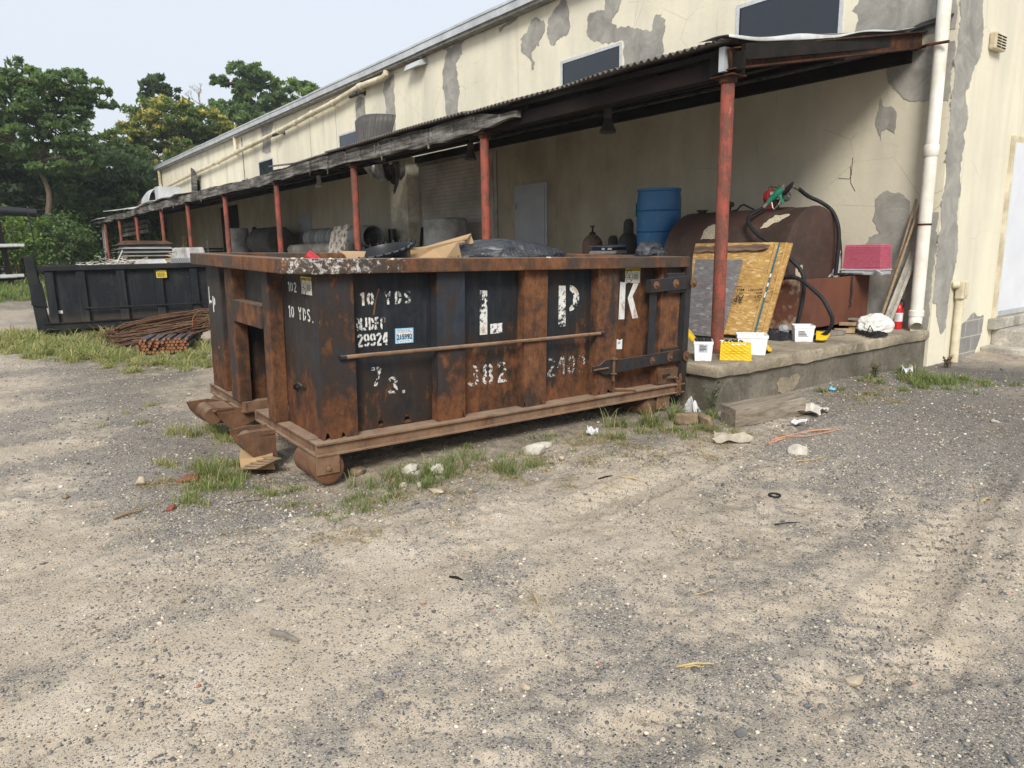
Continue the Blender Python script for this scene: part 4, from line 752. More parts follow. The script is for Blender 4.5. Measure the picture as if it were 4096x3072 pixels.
def lines(o,U,V,w_,rows,h,par,local=True,n_=None,m='ink',lx=0):
    q=MB(); o=Vector(o);U=Vector(U);V=Vector(V); rr_=random.Random(5+rows)
    for r_ in range(rows):
        x=0; L=w_*rr_.uniform(.7,1)
        while x<L:
            d=min(rr_.uniform(.006,.02)*w_/.08,L-x); y=-r_*h*1.75; q.add([o+U*x+V*y,o+U*(x+d)+V*y,o+U*(x+d)+V*(y+h),o+U*x+V*(y+h)],[(0,1,2,3)]); x+=d+.003*w_/.08
    return q.build('small_print',M[m],par,local=local)
def caution(o,U,V,nrm,w_,h_,par,name='caution_sticker',local=True,sy=True,allyel=False):
    o=Vector(o);U=Vector(U);V=Vector(V);N_=Vector(nrm); P=lambda a,b_,c=0:o+U*a+V*b_+N_*c
    q=MB(); q.add([P(0,0),P(w_,0),P(w_,h_),P(0,h_)],[(0,1,2,3)]); s_=q.build(name,M['yel' if allyel else 'lab'],par,local=local)
    q=MB(); q.add([P(0,h_*.78,.0008),P(w_,h_*.78,.0008),P(w_,h_,.0008),P(0,h_,.0008)],[(0,1,2,3)]); q.build('header',M['ink' if allyel else 'yel'],s_,local=local)
    text_part('CAUTION',P(w_*.2,h_*.81,.0016),U,V,h_*.2,M['yel' if allyel else 'ink'],s_,bold=h_*.004,width=w_*.76,local=local)
    q=MB(); q.add([P(w_*.04,h_*.81,.0016),P(w_*.17,h_*.81,.0016),P(w_*.105,h_*.95,.0016)],[(0,1,2)]); q.build('triangle',M['yel' if allyel else 'ink'],s_,local=local)
    if sy:
        q=MB(); c=(w_*.26,h_*.43)
        for k in range(24):
            a0=k*math.pi/12;a1=a0+math.pi/12; r0=.21*w_;r1=.235*w_
            q.add([P(c[0]+r0*math.cos(a0),c[1]+r0*1.3*math.sin(a0),.0016),P(c[0]+r1*math.cos(a0),c[1]+r1*1.3*math.sin(a0),.0016),P(c[0]+r1*math.cos(a1),c[1]+r1*1.3*math.sin(a1),.0016),P(c[0]+r0*math.cos(a1),c[1]+r0*1.3*math.sin(a1),.0016)],[(0,1,2,3)])
        for (a,b_,wd) in (((-.15,.2),(.15,-.2),.012),((-.16,-.02),(.15,-.06),.015),((.0,.0),(.08,.16),.02),((-.12,-.1),(.02,-.14),.012)):
            a=Vector((c[0]+a[0]*w_,c[1]+a[1]*w_));b2=Vector((c[0]+b_[0]*w_,c[1]+b_[1]*w_));t=(b2-a).normalized();nn=Vector((-t.y,t.x))*wd*w_/1.2
            q.add([P((a-nn).x,(a-nn).y,.0016),P((b2-nn).x,(b2-nn).y,.0016),P((b2+nn).x,(b2+nn).y,.0016),P((a+nn).x,(a+nn).y,.0016)],[(0,1,2,3)])
        q.build('warning_symbol',M['ink'],s_,local=local); text_part('KEEP OFF',P(w_*.55,h_*.64,.0016),U,V,h_*.09,M['ink'],s_,width=w_*.3,local=local); lines(P(w_*.55,h_*.55,.0016),U,V,w_*.38,6,h_*.035,s_,local)
    else: lines(P(w_*.1,h_*.62,.0016),U,V,w_*.8,5,h_*.07,s_,local)
    return s_
caution((PX+.001,2.733,1.137),Uy,Uz,(1,0,0),.177,.122,ct); caution((-.325,.077,1.132),(1,0,0),Uz,(0,-1,0),.176,.107,ct)
q=MB(); q.add([(PX,.617,.80),(PX,.752,.799),(PX,.753,.898),(PX,.617,.900)],[(0,1,2,3)]); s_=bl(q,'licence_sticker','blue')
q=MB()
for k in range(13):
    y=.612+k*.0118; ya=max(.618,y);yb=min(.752,y+.02); q.add([(PX+.0006,max(.618,y-.014),.801),(PX+.0006,max(.618,y-.010),.801),(PX+.0006,min(.752,y+.018),.897),(PX+.0006,min(.752,y+.014),.897)],[(0,1,2,3)])
q.build('stripes',M['whitel'],s_,local=True)
q=MB(); q.add([(PX+.001,.645,.806),(PX+.001,.737,.806),(PX+.001,.737,.822),(PX+.001,.645,.822)],[(0,1,2,3)]); q.add([(PX+.001,.628,.853),(PX+.001,.744,.853),(PX+.001,.744,.886),(PX+.001,.628,.886)],[(0,1,2,3)]); q.build('white_band',M['whitel'],s_,local=True)
text_part('215992',(PX+.0018,.628,.826),Uy,Uz,.05,M['ink'],s_,bold=.0012,width=.114); text_part('A-901 LICENSED CONTAINER',(PX+.0018,.63,.868),Uy,Uz,.013,M['ink'],s_,width=.11); lines((PX+.0018,.632,.881),Uy,Uz,.108,1,.003,s_); lines((PX+.0018,.65,.813),Uy,Uz,.08,1,.003,s_)
q=MB(); q.add([(PX,2.664,.597),(PX,2.73,.592),(PX,2.729,.678),(PX,2.70,.668),(PX,2.664,.682)],[(0,1,2,3,4)]); s_=bl(q,'paper_tag','whitel'); lines((PX+.001,2.68,.65),Uy,Uz,.035,2,.006,s_)
# ---------------------------------------------------------------- load in the container (world coordinates)
def lw(p): return WM[ct.name]@Vector(p)
n=NM('cardboard',.85); a=n.noise(3,5,.6); n.col(n.mix(n.ramp(a,[(.4,0),(.7,1)]),(.42,.285,.155),(.34,.225,.12))); n.bump(n.noise(40,3,.5),.1,.001); M['card']=n.m
n=NM('black_bag_plastic',.28); a=n.noise(6,6,.6,dist=1.2); n.col((.028,.031,.037)); n.bump(a,1,.06); M['bag']=n.m
def crumple(name,label,cat,c,s,m,seed,amp=.25,rot=0,group=None,sub=4,flat=-.3,fold=1.0,dirt=None):
    bm=bmesh.new(); bmesh.ops.create_icosphere(bm,subdivisions=sub,radius=1)
    V=np.array([v.co[:] for v in bm.verts]); nz=np.abs(fbm(V[:,0]*2.2+seed,V[:,1]*2.2,V[:,2]*2.2,4,seed)-.5)*2; nz2=fbm(V[:,0]*1.1+seed,V[:,1]*1.1,V[:,2]*1.1,3,seed+9)
    rr=1+amp*(nz2-.5)*2-amp*fold*nz; V=V*rr[:,None]; V[:,2]=np.maximum(V[:,2],flat)
    Rz=np.array(Matrix.Rotation(rot,3,'Z')); V=(V*np.array(s))@Rz.T+np.array(c)-np.array([0,0,flat*s[2]])
    F=np.array([[v.index for v in f.verts] for f in bm.faces]); bm.free()
    o=npmesh(name,V,F,M[m],None,None,True); return tag(o,label,cat,group)
import bmesh
T1('rubble_fill','pile of broken plaster and scraps inside the rusty container','rubble',MB().grid(lambda u,v:tuple(lw((-2.18+2.02*u,.5+2.78*v,1.12+.13*(fbmc(u*5,v*7,130)-.3)))),30,40),M['step'],smooth=True)
bx=thing('cardboard_box','opened cardboard box with lifted flaps on the rusty container','box',lw((-.9,1.6,1.2)))
def quadsheet(p,name,m,par,th=.008):
    q=MB(); q.add(p,[(0,1,2,3)]); return q.build(name,M[m],par,sol=th)
H0=1.40
def PT(px,py,dist):     # point seen at photo pixel (px,py) at a horizontal distance: used once, to size loose flaps
    Mx=cam.matrix_world.to_3x3(); d_=Mx@Vector(((px-2048)/2841,-(py-1536)/2841,-1)); return Vector((0,0,H0))+d_*(dist/math.hypot(d_.x,d_.y))
def z4p(x,y,d): return PT(1300+x/2.212,500+y/2.212,d)
quadsheet([z4p(680,1098,4.55),z4p(800,1100,4.62),z4p(1010,1090,4.8),z4p(1290,970,5.0)],'flap','card',bx) if False else None
q=MB(); q.add([z4p(675,1100,5.17),z4p(860,1090,5.37),z4p(1085,1040,5.57),z4p(1295,965,5.72),z4p(1265,1000,5.57),z4p(1180,1028,5.52),z4p(900,1095,5.22)],[(0,6,5,4,3,2,1)]); q.build('flap',M['card'],bx,sol=.012)
q=MB(); q.add([z4p(690,1165,5.07),z4p(960,1098,5.22),z4p(1060,1190,5.17),z4p(1060,1250,5.17),z4p(690,1250,5.07)],[(0,4,3,2,1)]); q.add([z4p(960,1098,5.22),z4p(1175,1030,5.47),z4p(1210,1190,5.42),z4p(1210,1250,5.42),z4p(1060,1250,5.17),z4p(1060,1190,5.17)],[(0,5,4,3,2,1)]); q.add([z4p(690,1100,5.52),z4p(1200,1030,5.82),z4p(1260,1020,5.77),z4p(1200,1250,5.82),z4p(690,1250,5.52)],[(0,4,3,2,1)]); q.build('box_side',M['card'],bx,sol=.006)
q=MB(); q.add([z4p(1230,1010,5.62),z4p(1290,975,5.72),z4p(1320,1060,5.67),z4p(1250,1050,5.62)],[(0,3,2,1)]); q.build('torn_flap',M['card'],bx,sol=.006)
text_part('21 x 41',z4p(1095,1192,5.24),(z4p(1175,1180,5.32)-z4p(1095,1192,5.24)).normalized(),(0,0,1),.035,M['ink'],bx,width=.13,local=False)
q=MB(); q.add([z4p(135,1118,4.92),z4p(360,1122,5.07),z4p(330,1210,4.92),z4p(205,1210,4.82),z4p(180,1150,4.87)],[(0,4,3,2,1)]); T1('cardboard_sheet','flat torn cardboard sheet left of the black tub ring on the container','cardboard',q,M['card'],sol=.008)
tb=thing('black_tub','cracked black plastic tub with a ribbed rim tipped in the container','tub',lw((-.6,.95,1.2)))
cc=z4p(500,1128,5.1); ax=Vector((.05,-.25,1)).normalized()
q=MB(); q.lathe(cc-ax*.2,[(.175,.03),(.195,.15),(.2,.19),(.228,.195),(.232,.215),(.208,.222),(.195,.19),(.17,.03)],36,axis=ax,open_=True); q.build('tub_body',M['blackp'],tb,smooth=True)
q=MB()
for k in range(26):
    a=k/26*6.283; u=ax.orthogonal().normalized(); v=ax.cross(u); d_=(u*math.cos(a)+v*math.sin(a)); q.tube([cc+d_*.22+ax*.0,cc+d_*.247+ax*.03],.008,5)
q.build('rim_teeth',M['black'],tb)
f_=(Vector((0,0,H0))-cc); f_.z=0; f_.normalize(); sd=Vector((-f_.y,f_.x,0)); lc=cc+f_*.222-ax*.05; q=MB(); q.add([lc+sd*-.01+Vector((0,0,-.02)),lc+sd*-.045+Vector((0,0,-.02)),lc+sd*-.045+Vector((0,0,.015)),lc+sd*-.01+Vector((0,0,.018))],[(0,1,2,3)]); q.build('label',M['whitel'],tb,sol=.004)
crumple('garbage_bag','large shiny black garbage bag lying on the rubble, right of the cardboard box','bag',z4p(1510,1160,5.85)-Vector((0,0,.06)),(.62,.34,.15),'bag',5,.2,R(52),sub=5,fold=.8)
crumple('bag_corner','dark loose bag tail at the right end of the large black bag','bag',z4p(1840,1140,6.1)-Vector((0,0,.03)),(.17,.12,.06),'bag',8,.35,R(60))
crumple('crumpled_bag','small crumpled grey plastic bag on the far rail of the container','bag',PT(2590,1018,6.6)-Vector((0,0,.02)),(.15,.12,.10),'bag',11,.5,R(50))
rc_=PT(1248,1034,4.8); q=MB(); a_=Vector((-.3,-.5,.35)).normalized()
vs=[];fs=[]
q.lathe(rc_-a_*.05,[(.03,0),(.036,.05),(.04,.085),(.034,.085),(.03,.05),(.026,.005)],20,axis=a_,open_=True); M['red']=simple('red_plastic',(.5,.02,.03),.4,0,.15,9,.05); T1('red_cup','toothed red plastic cup lying by the near corner of the container','cup',q,M['red'],smooth=True)
def rockmesh(seed,sub=2,sq=(1,1,.7),ang=.35):
    bm=bmesh.new(); bmesh.ops.create_icosphere(bm,subdivisions=sub,radius=1); V=np.array([v.co[:] for v in bm.verts]); F=np.array([[v.index for v in f.verts] for f in bm.faces]); bm.free()
    r_=np.random.default_rng(seed)
    for _ in range(12):      # flatten with random planes -> faceted stone
        nn=r_.normal(size=3); nn/=np.linalg.norm(nn); dd=r_.uniform(.42,.78); k=V@nn; V=V-np.outer(np.maximum(0,k-dd),nn)
    V=V*(1+.12*(fbm(V[:,0]*3+seed,V[:,1]*3,V[:,2]*3,3,seed)-.5))[:,None]
    return V*np.array(sq),F
M['stonew']=simple('pale_stone',(.5,.47,.41),.9,0,.25,18,.5,.01,(.33,.29,.22),14); M['stoneb']=simple('brown_stone',(.24,.175,.11),.9,0,.35,14,.5,.01,(.12,.09,.06),9); M['stoneg']=simple('grey_stone',(.15,.15,.15),.85,0,.3,16,.4,.01); M['brick']=simple('brick_chip',(.22,.085,.055),.9,0,.3,16,.4,.01); M['stonet']=simple('tan_stone',(.42,.35,.26),.9,0,.25,14,.4,.01)
def stone(name,label,x,y,s,m,seed,z=None,rot=None,group=None,sink=.25,sub=3,cat='stone'):
    V,F=rockmesh(seed,sub,(1,1,1)); V=V*np.array(s); Rz=np.array(Matrix.Rotation(rot if rot is not None else seed*1.3,3,'Z')); V=V@Rz.T; z=ghs(x,y) if z is None else z
    return tag(npmesh(name,V+np.array([x,y,z+s[2]*(1-sink*2)]),F,M[m],None,None,False),label,cat,group)
for i,(px,py,s) in enumerate(((1175,1037,.02),(1180,1036,.014),(1210,1034,.012),(1320,1035,.012),(1330,1036,.011),(1150,1040,.01),(1570,1036,.012),(2190,1030,.013),(2198,1031,.012))):
    p=PT(px,py,[4.1,4.1,4.2,4.2,4.2,4.05,4.4,5.0,5.0][i]); stone('plaster_crumb','small white plaster crumb on the top rail of the rusty container',p.x,p.y,(s*1.4,s,s*.7),'stonew',200+i,z=p.z-.004,group='plaster crumbs on the container rail',sub=2,cat='crumb')
# ---------------------------------------------------------------- black container
M['bk']=simple('black_container_paint',(.012,.014,.017),.62,0,.35,8,.3,.006,(.03,.028,.025),2.2)
n=NM('black_container_side',.6); a=n.noise(1,6,.7,n.map((9,9,.8))); b=n.noise(3,6,.7); sp_=n.noise(16,3,.6); k=n.mix(n.ramp(a,[(.5,0),(.75,.7)]),(.010,.012,.016),(.04,.039,.037)); k=n.mix(n.ramp(b,[(.55,0),(.75,.6)]),k,(.045,.042,.036)); k=n.mix(n.ramp(sp_,[(.735,0),(.75,.8)]),k,(.22,.21,.18)); z=n.sep()[2]; k=n.mix(n.ramp(n.mth('ADD',z,n.mth('MULTIPLY',b,.2)),[(.3,.85),(.5,0)]),k,(.07,.055,.036)); n.col(k); n.bump(b,.3,.01); M['bks']=n.m
bc=thing('black_container','long black open-top container with a tall hoist post, parked behind the rebar','container',(-14.42,.95,0),(0,0,R(-6.5)))
def bb(q,name,m,par=bc,**k): return q.build(name,M[m],par,local=True,**k)
BL=5.6;BW=-2.35
q=MB(); q.box(-.1,-.09,.12,BL,.25,1.13); bb(q,'side_panel','bks'); q=MB(); q.box(BW+.05,BW+.06,.12,BL,.25,1.13).box(BW+.06,-.1,.12,.13,.25,1.13).box(BW+.06,-.1,BL-.02,BL,.25,1.13); bb(q,'far_panels','bk')
q=MB(); q.box(BW+.06,-.1,.13,BL-.02,.27,.29); bb(q,'floor','bk')
q=MB(); q.box(-.13,.01,.03,BL,1.125,1.205).box(BW,BW+.12,.03,BL,1.125,1.2).box(BW+.12,-.13,.03,.14,1.125,1.203).box(BW+.12,-.13,BL-.1,BL,1.125,1.203); bb(q,'top_rail','bk',bevel=.008); q=MB(); q.box(-.12,.0,.04,BL-.02,1.206,1.213); bb(q,'rail_wear_strip','rustbeam')
for i,y0 in enumerate((.1,.56,1.17,1.77,2.36,2.95,3.5,4.1,4.7,5.3)):
    q=MB(); q.box(-.089,-.02,y0,y0+.13,.25,1.124); bb(q,'rib','bks',bevel=.004)
    if i>0: q=MB(); q.hexa([(-.089,y0-.0,.25),(-.0,y0-.0,.25),(-.0,y0+.13,.25),(-.089,y0+.13,.25),(-.089,y0,.47),(-.019,y0,.47),(-.019,y0+.13,.47),(-.089,y0+.13,.47)]); bb(q,'rib_foot','bks')
q=MB(); q.box(-.12,.02,.0,BL,.235,.25).box(-.02,-.01,.02,BL,.14,.235).box(-.1,.02,0,BL,.125,.14).box(BW,BW+.14,0,BL,.13,.25).box(BW,.0,.0,.1,.13,.24); bb(q,'base_frame','bk')
q=MB(); q.tube([(.012,.62,.475),(.012,2.5,.465)],.013,8); bb(q,'tarp_rod','bk')
q=MB(); q.hexa([(-.34,-.10,.0),(-.12,-.10,.0),(-.12,.1,.0),(-.34,.1,.0),(-.32,-.16,1.375),(-.12,-.16,1.375),(-.12,-.02,1.375),(-.32,-.02,1.375)]); bb(q,'hoist_post','bk',bevel=.01); q=MB(); q.hexa([(-.11,-.14,.56),(-.1,-.14,.56),(-.1,.09,.50),(-.11,.09,.5),(-.11,-.12,.90),(-.1,-.12,.9),(-.1,.05,.93),(-.11,.05,.93)]); bb(q,'gusset_plate','bks')
q=MB(); q.tube([(-.2,-.155+.05*math.cos(a),1.29+.062*math.sin(a)) for a in np.linspace(0,2*math.pi,20)],.026,10,cap=False); bb(q,'hoist_ring','sootbeam',smooth=True)
for x in (-.5,-1.7): q=MB(); q.lathe((x+.2,.12,.09),[(.09,0),(.09,.25)],18,axis=(-1,0,0)); bb(q,'ground_roller','bk')
q=MB(); q.add([(-.018,1.80,.93),(-.018,1.98,.93),(-.018,1.98,1.07),(-.018,1.80,1.07)],[(0,1,2,3)]); 
caution((-.0185,1.805,.955),Uy,Uz,(1,0,0),.17,.135,bc,local=True,sy=False,allyel=True)
q=MB(); q.add([(-.0885,.235,.40),(-.0885,.295,.40),(-.0885,.295,.452),(-.0885,.235,.452)],[(0,1,2,3)]); bb(q,'white_sticker','whitel'); q=MB(); q.add([(-.0885,2.72,.55),(-.0885,2.80,.55),(-.0885,2.80,.61),(-.0885,2.72,.61)],[(0,1,2,3)]); s_=bb(q,'white_sticker','whitel'); lines((-.0875,2.73,.585),Uy,Uz,.05,2,.008,s_)
# load of the black container: louvred cap, wires, mesh tray, tub
lv=thing('louvred_vent_cap','stack of bent galvanised louvres with a rusty top on the black container','vent cap',(-15.4,2.8,1.2))
Z3=[(1.215,.24,'corrw',.0),(1.30,.32,'step',.02),(1.375,.34,'fasciam',.0),(1.455,.36,'fasciam',.01),(1.535,.36,'fasciam',.0),(1.6,.33,'rustbeam',.0)]
for i in range(5):
    z=1.265+i*.073; q=MB(); yy=2.43+(.06 if i==0 else 0); w0=.40-.0*i; q.hexa([(-15.95,yy-.05+.03,z),(-15.1,yy-.05,z),(-15.1,3.27,z),(-15.95,3.2,z),(-15.9,yy+.05,z+.07),(-15.2,yy+.05,z+.07),(-15.2,3.18,z+.07),(-15.9,3.12,z+.07)]); q.build('louvre',M[('step','step','fasciam','fasciam','rustbeam')[i]],lv,jit=.012); q=MB(); q.box(-15.97,-15.08,yy-.07,3.29,z-.006,z); q.build('louvre_lip',M['corr'],lv,jit=.01)
q=MB(); q.hexa([(-15.1,2.55,1.19),(-14.9,2.55,1.19),(-14.9,3.1,1.19),(-15.1,3.1,1.19),(-15.1,2.6,1.29),(-15.05,2.6,1.29),(-15.05,3.08,1.28),(-15.1,3.08,1.28)]); T1('zinc_flashing','bent shiny zinc flashing below the louvres on the black container','flashing',q,M['corrw'],jit=.01)
q=MB(); q.box(-14.86,-14.8,3.12,3.95,1.18,1.30); 
mt=thing('slotted_tray','dark slotted plastic panel standing on the black container rail','panel',(-14.8,3.5,1.2)); q.build('panel',M['doorg'],mt)
q=MB()
for k in range(22): q.bar((-14.797,3.17+k*.034,1.2),(-14.797,3.15+k*.034+(.03 if k>8 else -.01),1.285),.004,.012,(1,0,0))
q.build('slots',M['black'],mt)
q=MB(); 
rw=random.Random(3)
for k in range(26):
    p=Vector((-14.6+rw.uniform(-.2,.1),1.9+rw.uniform(-.2,.5),1.21)); pts=[p]
    for j in range(7): p=p+Vector((rw.uniform(-.05,.05),rw.uniform(-.12,.14),rw.uniform(-.05,.05))); p.z=max(1.2,min(p.z,1.42)); pts.append(p.copy())
    q.tube(pts,.004,4)
T1('wire_tangle','tangle of thin white wires spilling on the black container edge','wire',q,M['pvc'])
q=MB(); q.tube([(-14.7,2.2,1.22),(-14.75,2.33,1.46)],.006,5); T1('thin_rod','thin pale rod poking up from the wire tangle','rod',q,M['pvc'])
# rebar coil and bar bundle
M['rebar']=simple('rusty_rebar',(.12,.065,.038),.85,0,.4,30,.5,.004,(.08,.05,.035),6); M['rebarend']=simple('orange_rebar_end',(.24,.105,.05),.9,0,.3,40,.3); M['barblue']=simple('blue_grey_bar',(.15,.16,.18),.55,.5,.3,20,.2,.003,(.2,.09,.05),8)
q=MB(); rw=random.Random(9); c0=Vector((-11.6,2.27,.30)); ux=Vector((.62,.79,.0)).normalized(); vx=Vector((-.79,.62,.0))
for k in range(46):
    rx=.83+rw.uniform(-.08,.05); ry=.12+rw.uniform(-.03,.07); off=Vector((rw.uniform(-.05,.05),rw.uniform(-.05,.05),rw.uniform(-.09,.10))); tl=rw.uniform(-.02,.02); pts=[]
    a0=rw.uniform(0,6.28); ln_=rw.choice([6.28,6.28,5.4,4.2])
    for j in range(40):
        a=a0+ln_*j/39; ca=math.cos(a); sa=math.sin(a); sx=math.copysign(abs(ca)**.55,ca)
        pts.append(c0+off+ux*rx*sx+vx*ry*sa*1.3+Vector((0,0,.13*sx+.08*sa+tl*sx+.01*math.sin(j*1.3+k))))
    q.tube(pts,.0085,5)
rb=thing('rebar_coil','long flattened coil of rusty rebar lying over the bar bundle','rebar',tuple(c0)); q.build('coiled_bars',M['rebar'],rb,smooth=True)
for t in (-.85,.55,.8):
    q=MB(); q.tube([c0+ux*t+vx*.27*math.cos(a)+Vector((0,0,.13*t+.16*math.sin(a))) for a in np.linspace(0,6.28,16)],.006,5); q.build('tie_wire',M['rebarend'],rb)
bn=thing('steel_bar_bundle','bundle of round steel bars with orange rusty cut ends on the grass','bars',(-11.2,2.1,.05)); d_=Vector((-.99,.40,0)).normalized(); s2=Vector((.4,.99,0)).normalized(); k=0; q=MB(); mi=[]
for r_ in range(5):
    for i in range(14-(r_%2)):
        if r_==4 and i%3==0: continue
        p=Vector((-10.85,1.76,.05))+s2*(.048*i+.024*(r_%2))+Vector((0,0,.042*r_))+d_*rw.uniform(-.05,.06); q.tube([p,p+d_*1.35],.0215,8); mi.append(len(q.f)-2)
o=q.build('bars',M['barblue'],bn,smooth=True); o.data.materials.append(M['rebarend'])
for f_i in mi: o.data.polygons[f_i].material_index=1
q=MB()
for i in range(9): p=Vector((-10.35+.09*i,2.72+.01*i,.05+.012*(i%3)+.02)); q.tube([p,p+Vector((-2.3,.55,.06))],.02,8)
T1('pipe_bundle','row of thin grey pipes lying beside the rusty container','pipes',q,M['barblue'],smooth=True)
# pipe rack at the far left
M['ptk']=simple('weathered_white_pipe',(.4,.41,.4),.5,0,.15,8,.05)
rk=thing('pipe_rack','rusty steel rack at the left edge holding white pipes on two levels','rack',(-34.3,1.2,0))
q=MB(); q.bar((-34.3,1.42,-.1),(-34.3,1.22,2.9),.2,.22,(1,0,0)); q.build('post',M['sootbeam'],rk); 
for z in (1.62,.45): q=MB(); q.hexa([(-34.4,.2,z-.12),(-34.2,.2,z-.12),(-34.2,1.85,z+.02),(-34.4,1.85,z+.02),(-34.4,.2,z+.04),(-34.2,.2,z+.04),(-34.2,1.85,z+.1),(-34.4,1.85,z+.1)]); q.build('arm',M['sootbeam'],rk)
q=MB(); q.hexa([(-34.4,.0,2.72),(-34.2,.0,2.72),(-34.2,1.75,2.93),(-34.4,1.75,2.93),(-34.4,.0,2.85),(-34.2,.0,2.85),(-34.2,1.75,3.0),(-34.4,1.75,3.0)]); q.build('arm',M['sootbeam'],rk)
q=MB(); q.tube([(-34.3,-2,3.13),(-34.3,1.4,3.1),(-34.3,2.55,3.02)],[.19,.19,.16],14); T1('black_pipe','thick black pipe lying across the top of the rack','pipe',q,M['blackp'],smooth=True)
q=MB(); q.tube([(-34.2,2.25,3.2),(-34.1,2.28,2.6),(-34.1,2.3,2.2),(-34.1,2.35,1.3),(-34.1,2.33,.9)],[.03,.03,.02,.008,.006],6); T1('hanging_strap','black strap dangling from the end of the black pipe','strap',q,M['black'])
for nm,zs,ye,lb in (('upper',1.72,2.1,'white pipes on the upper arm of the rack'),('lower',.55,1.95,'white pipes on the lower arm of the rack')):
    for i in range(7):
        x=-34.9+.17*i; e=ye-abs(i-3)*.12-(.1 if i%2 else 0); q=MB(); q.tube([(x,-2.5,zs-.03+.05*(i%2)),(x,e,zs+.03+.05*(i%2))],.045,8); T1('white_pipe',('nearest','second','third','fourth','fifth','sixth','farthest')[6-i]+' of seven '+lb,'pipe',q,M['ptk'],group=lb)
# ---------------------------------------------------------------- things on the dock
G=.376
n=NM('brown_tank_paint',.6); a=n.noise(1.2,6,.65); b=n.noise(8,6,.7); s_=n.noise(1,5,.6,n.map((5,5,.8))); k=n.mix(n.ramp(a,[(.4,0),(.65,1)]),(.075,.043,.034),(.042,.029,.024)); k=n.mix(n.mth('MULTIPLY',n.ramp(b,[(.5,0),(.75,1)]),.4),k,(.13,.09,.07)); k=n.mix(n.mth('MULTIPLY',n.ramp(s_,[(.55,0),(.75,1)]),.3),k,(.12,.09,.07)); n.col(k); n.bump(b,.15,.004); M['tank']=n.m
n=NM('rust_tub_steel',.75); a=n.noise(1.5,6,.65); b=n.noise(10,7,.7); s_=n.noise(1,5,.6,n.map((6,6,1))); k=n.mix(n.ramp(a,[(.4,0),(.65,1)]),(.16,.06,.035),(.10,.042,.028)); k=n.mix(n.mth('MULTIPLY',n.ramp(s_,[(.5,0),(.75,1)]),.5),k,(.2,.1,.06)); k=n.mix(n.ramp(b,[(.68,0),(.72,.6)]),k,(.05,.025,.02)); y=n.sep()[1]; mrk=n.mth('MULTIPLY',n.mth('GREATER_THAN',n.mth('MULTIPLY',y,-1),.56),.8); n.col(n.mix(n.mth('MULTIPLY',n.ramp(n.noise(4,6,.7),[(.5,0),(.62,1)]),mrk),k,(.42,.33,.24))); n.bump(b,.2,.004); M['tub']=n.m
tub=thing('containment_tub','rust brown steel tub under the oil tank, holding the pink cooler','tub',(-4.9,7.7,.4))
q=MB(); x0,x1,y0,y1,z0,z1=-6.15,-4.25,7.09,8.62,G+.08,1.0
q.box(x1-.012,x1,y0,y1,z0,z1); q.build('front_plate',M['tub'],tub,bevel=.004); q=MB(); q.box(x0,x1-.0121,y0,y0+.012,z0,z1).box(x0,x1-.0121,y1-.012,y1,z0,z1).box(x0,x0+.012,y0+.0121,y1-.0121,z0,z1).box(x0,x1-.0121,y0+.0121,y1-.0121,.955,.965); q.build('side_plates',M['tub'],tub)
q=MB(); q.box(x0+.1,x1-.1,7.15,7.25,G,z0).box(x0+.1,x1-.1,8.3,8.4,G,z0); q.build('skid',M['black'],tub)
tk=thing('oil_tank','dark brown oval steel oil tank lying on the rust brown tub','tank',(-5.3,7.7,1.0))
yc,hw,zb,zr=7.71,.61,.97,1.17
def tprof(k=24): return [(yc-hw,zb)]+[(yc-hw*math.cos(a),zr+.62*math.sin(a)) for a in np.linspace(0,math.pi,k)]+[(yc+hw,zb)]
tp=tprof(); m_=len(tp); q=MB(); vs=[]; xs2=[(-6.22,.9),(-6.16,1.),(-4.50,1.),(-4.475,1.012),(-4.45,1.012),(-4.445,.97)]
for x,s in xs2: vs+=[(x,yc+(y-yc)*s,zb+(z-zb)*s) for y,z in tp]
fs=[(i*m_+j,i*m_+j+1,(i+1)*m_+j+1,(i+1)*m_+j) for i in range(5) for j in range(m_-1)]+[tuple(range(m_))[::-1],tuple(5*m_+j for j in range(m_))]
q.add(vs,fs); q.build('shell',M['tank'],tk,smooth=True)
q=MB(); q.lathe((-5.75,7.85,1.75),[(.05,0),(.06,.02),(.045,.05),(.045,.1),(.075,.105),(.085,.13),(.075,.16),(.03,.17),(.008,.2)],16); q.lathe((-5.95,7.6,1.74),[(.045,0),(.05,.06),(.07,.062),(.07,.08)],12); q.build('vent_cap',M['black'],tk,smooth=True)
q=MB(); q.tube([(-5.57,7.7,1.79),(-5.5,7.7,1.80),(-5.45,7.7,1.85),(-5.4,7.7,1.86),(-5.34,7.7,1.83),(-5.26,7.7,1.795)],.011,8); q.build('lifting_lug',M['black'],tk,smooth=True)
def onshell(pts,name,m,seed,off=.004):
    # patch of peeled label that follows the shell: pts in (x, angle)
    pl=ragged(pts,.03,.03,seed); bm=bmesh.new(); vs=[bm.verts.new((p.x,p.y,0)) for p in pl]; f=bm.faces.new(vs); bmesh.ops.triangulate(bm,faces=[f]); bmesh.ops.subdivide_edges(bm,edges=bm.edges[:],cuts=2,use_grid_fill=True); bmesh.ops.triangulate(bm,faces=bm.faces[:])
    q=MB(); q.add([(v.co.x,yc-(hw+off)*math.cos(v.co.y),zr+(.62+off)*math.sin(v.co.y)) for v in bm.verts],[tuple(v.index for v in f.verts) for f in (bm.verts.index_update() or bm.faces)]); bm.free(); q.build(name,M[m],tk)
n=NM('cracked_label',.8); v_=n.vor(38,None,'DISTANCE_TO_EDGE'); n.col(n.mix(n.ramp(v_,[(.0,0),(.06,1)]),(.06,.04,.03),(.5,.44,.31))); M['crk']=n.m
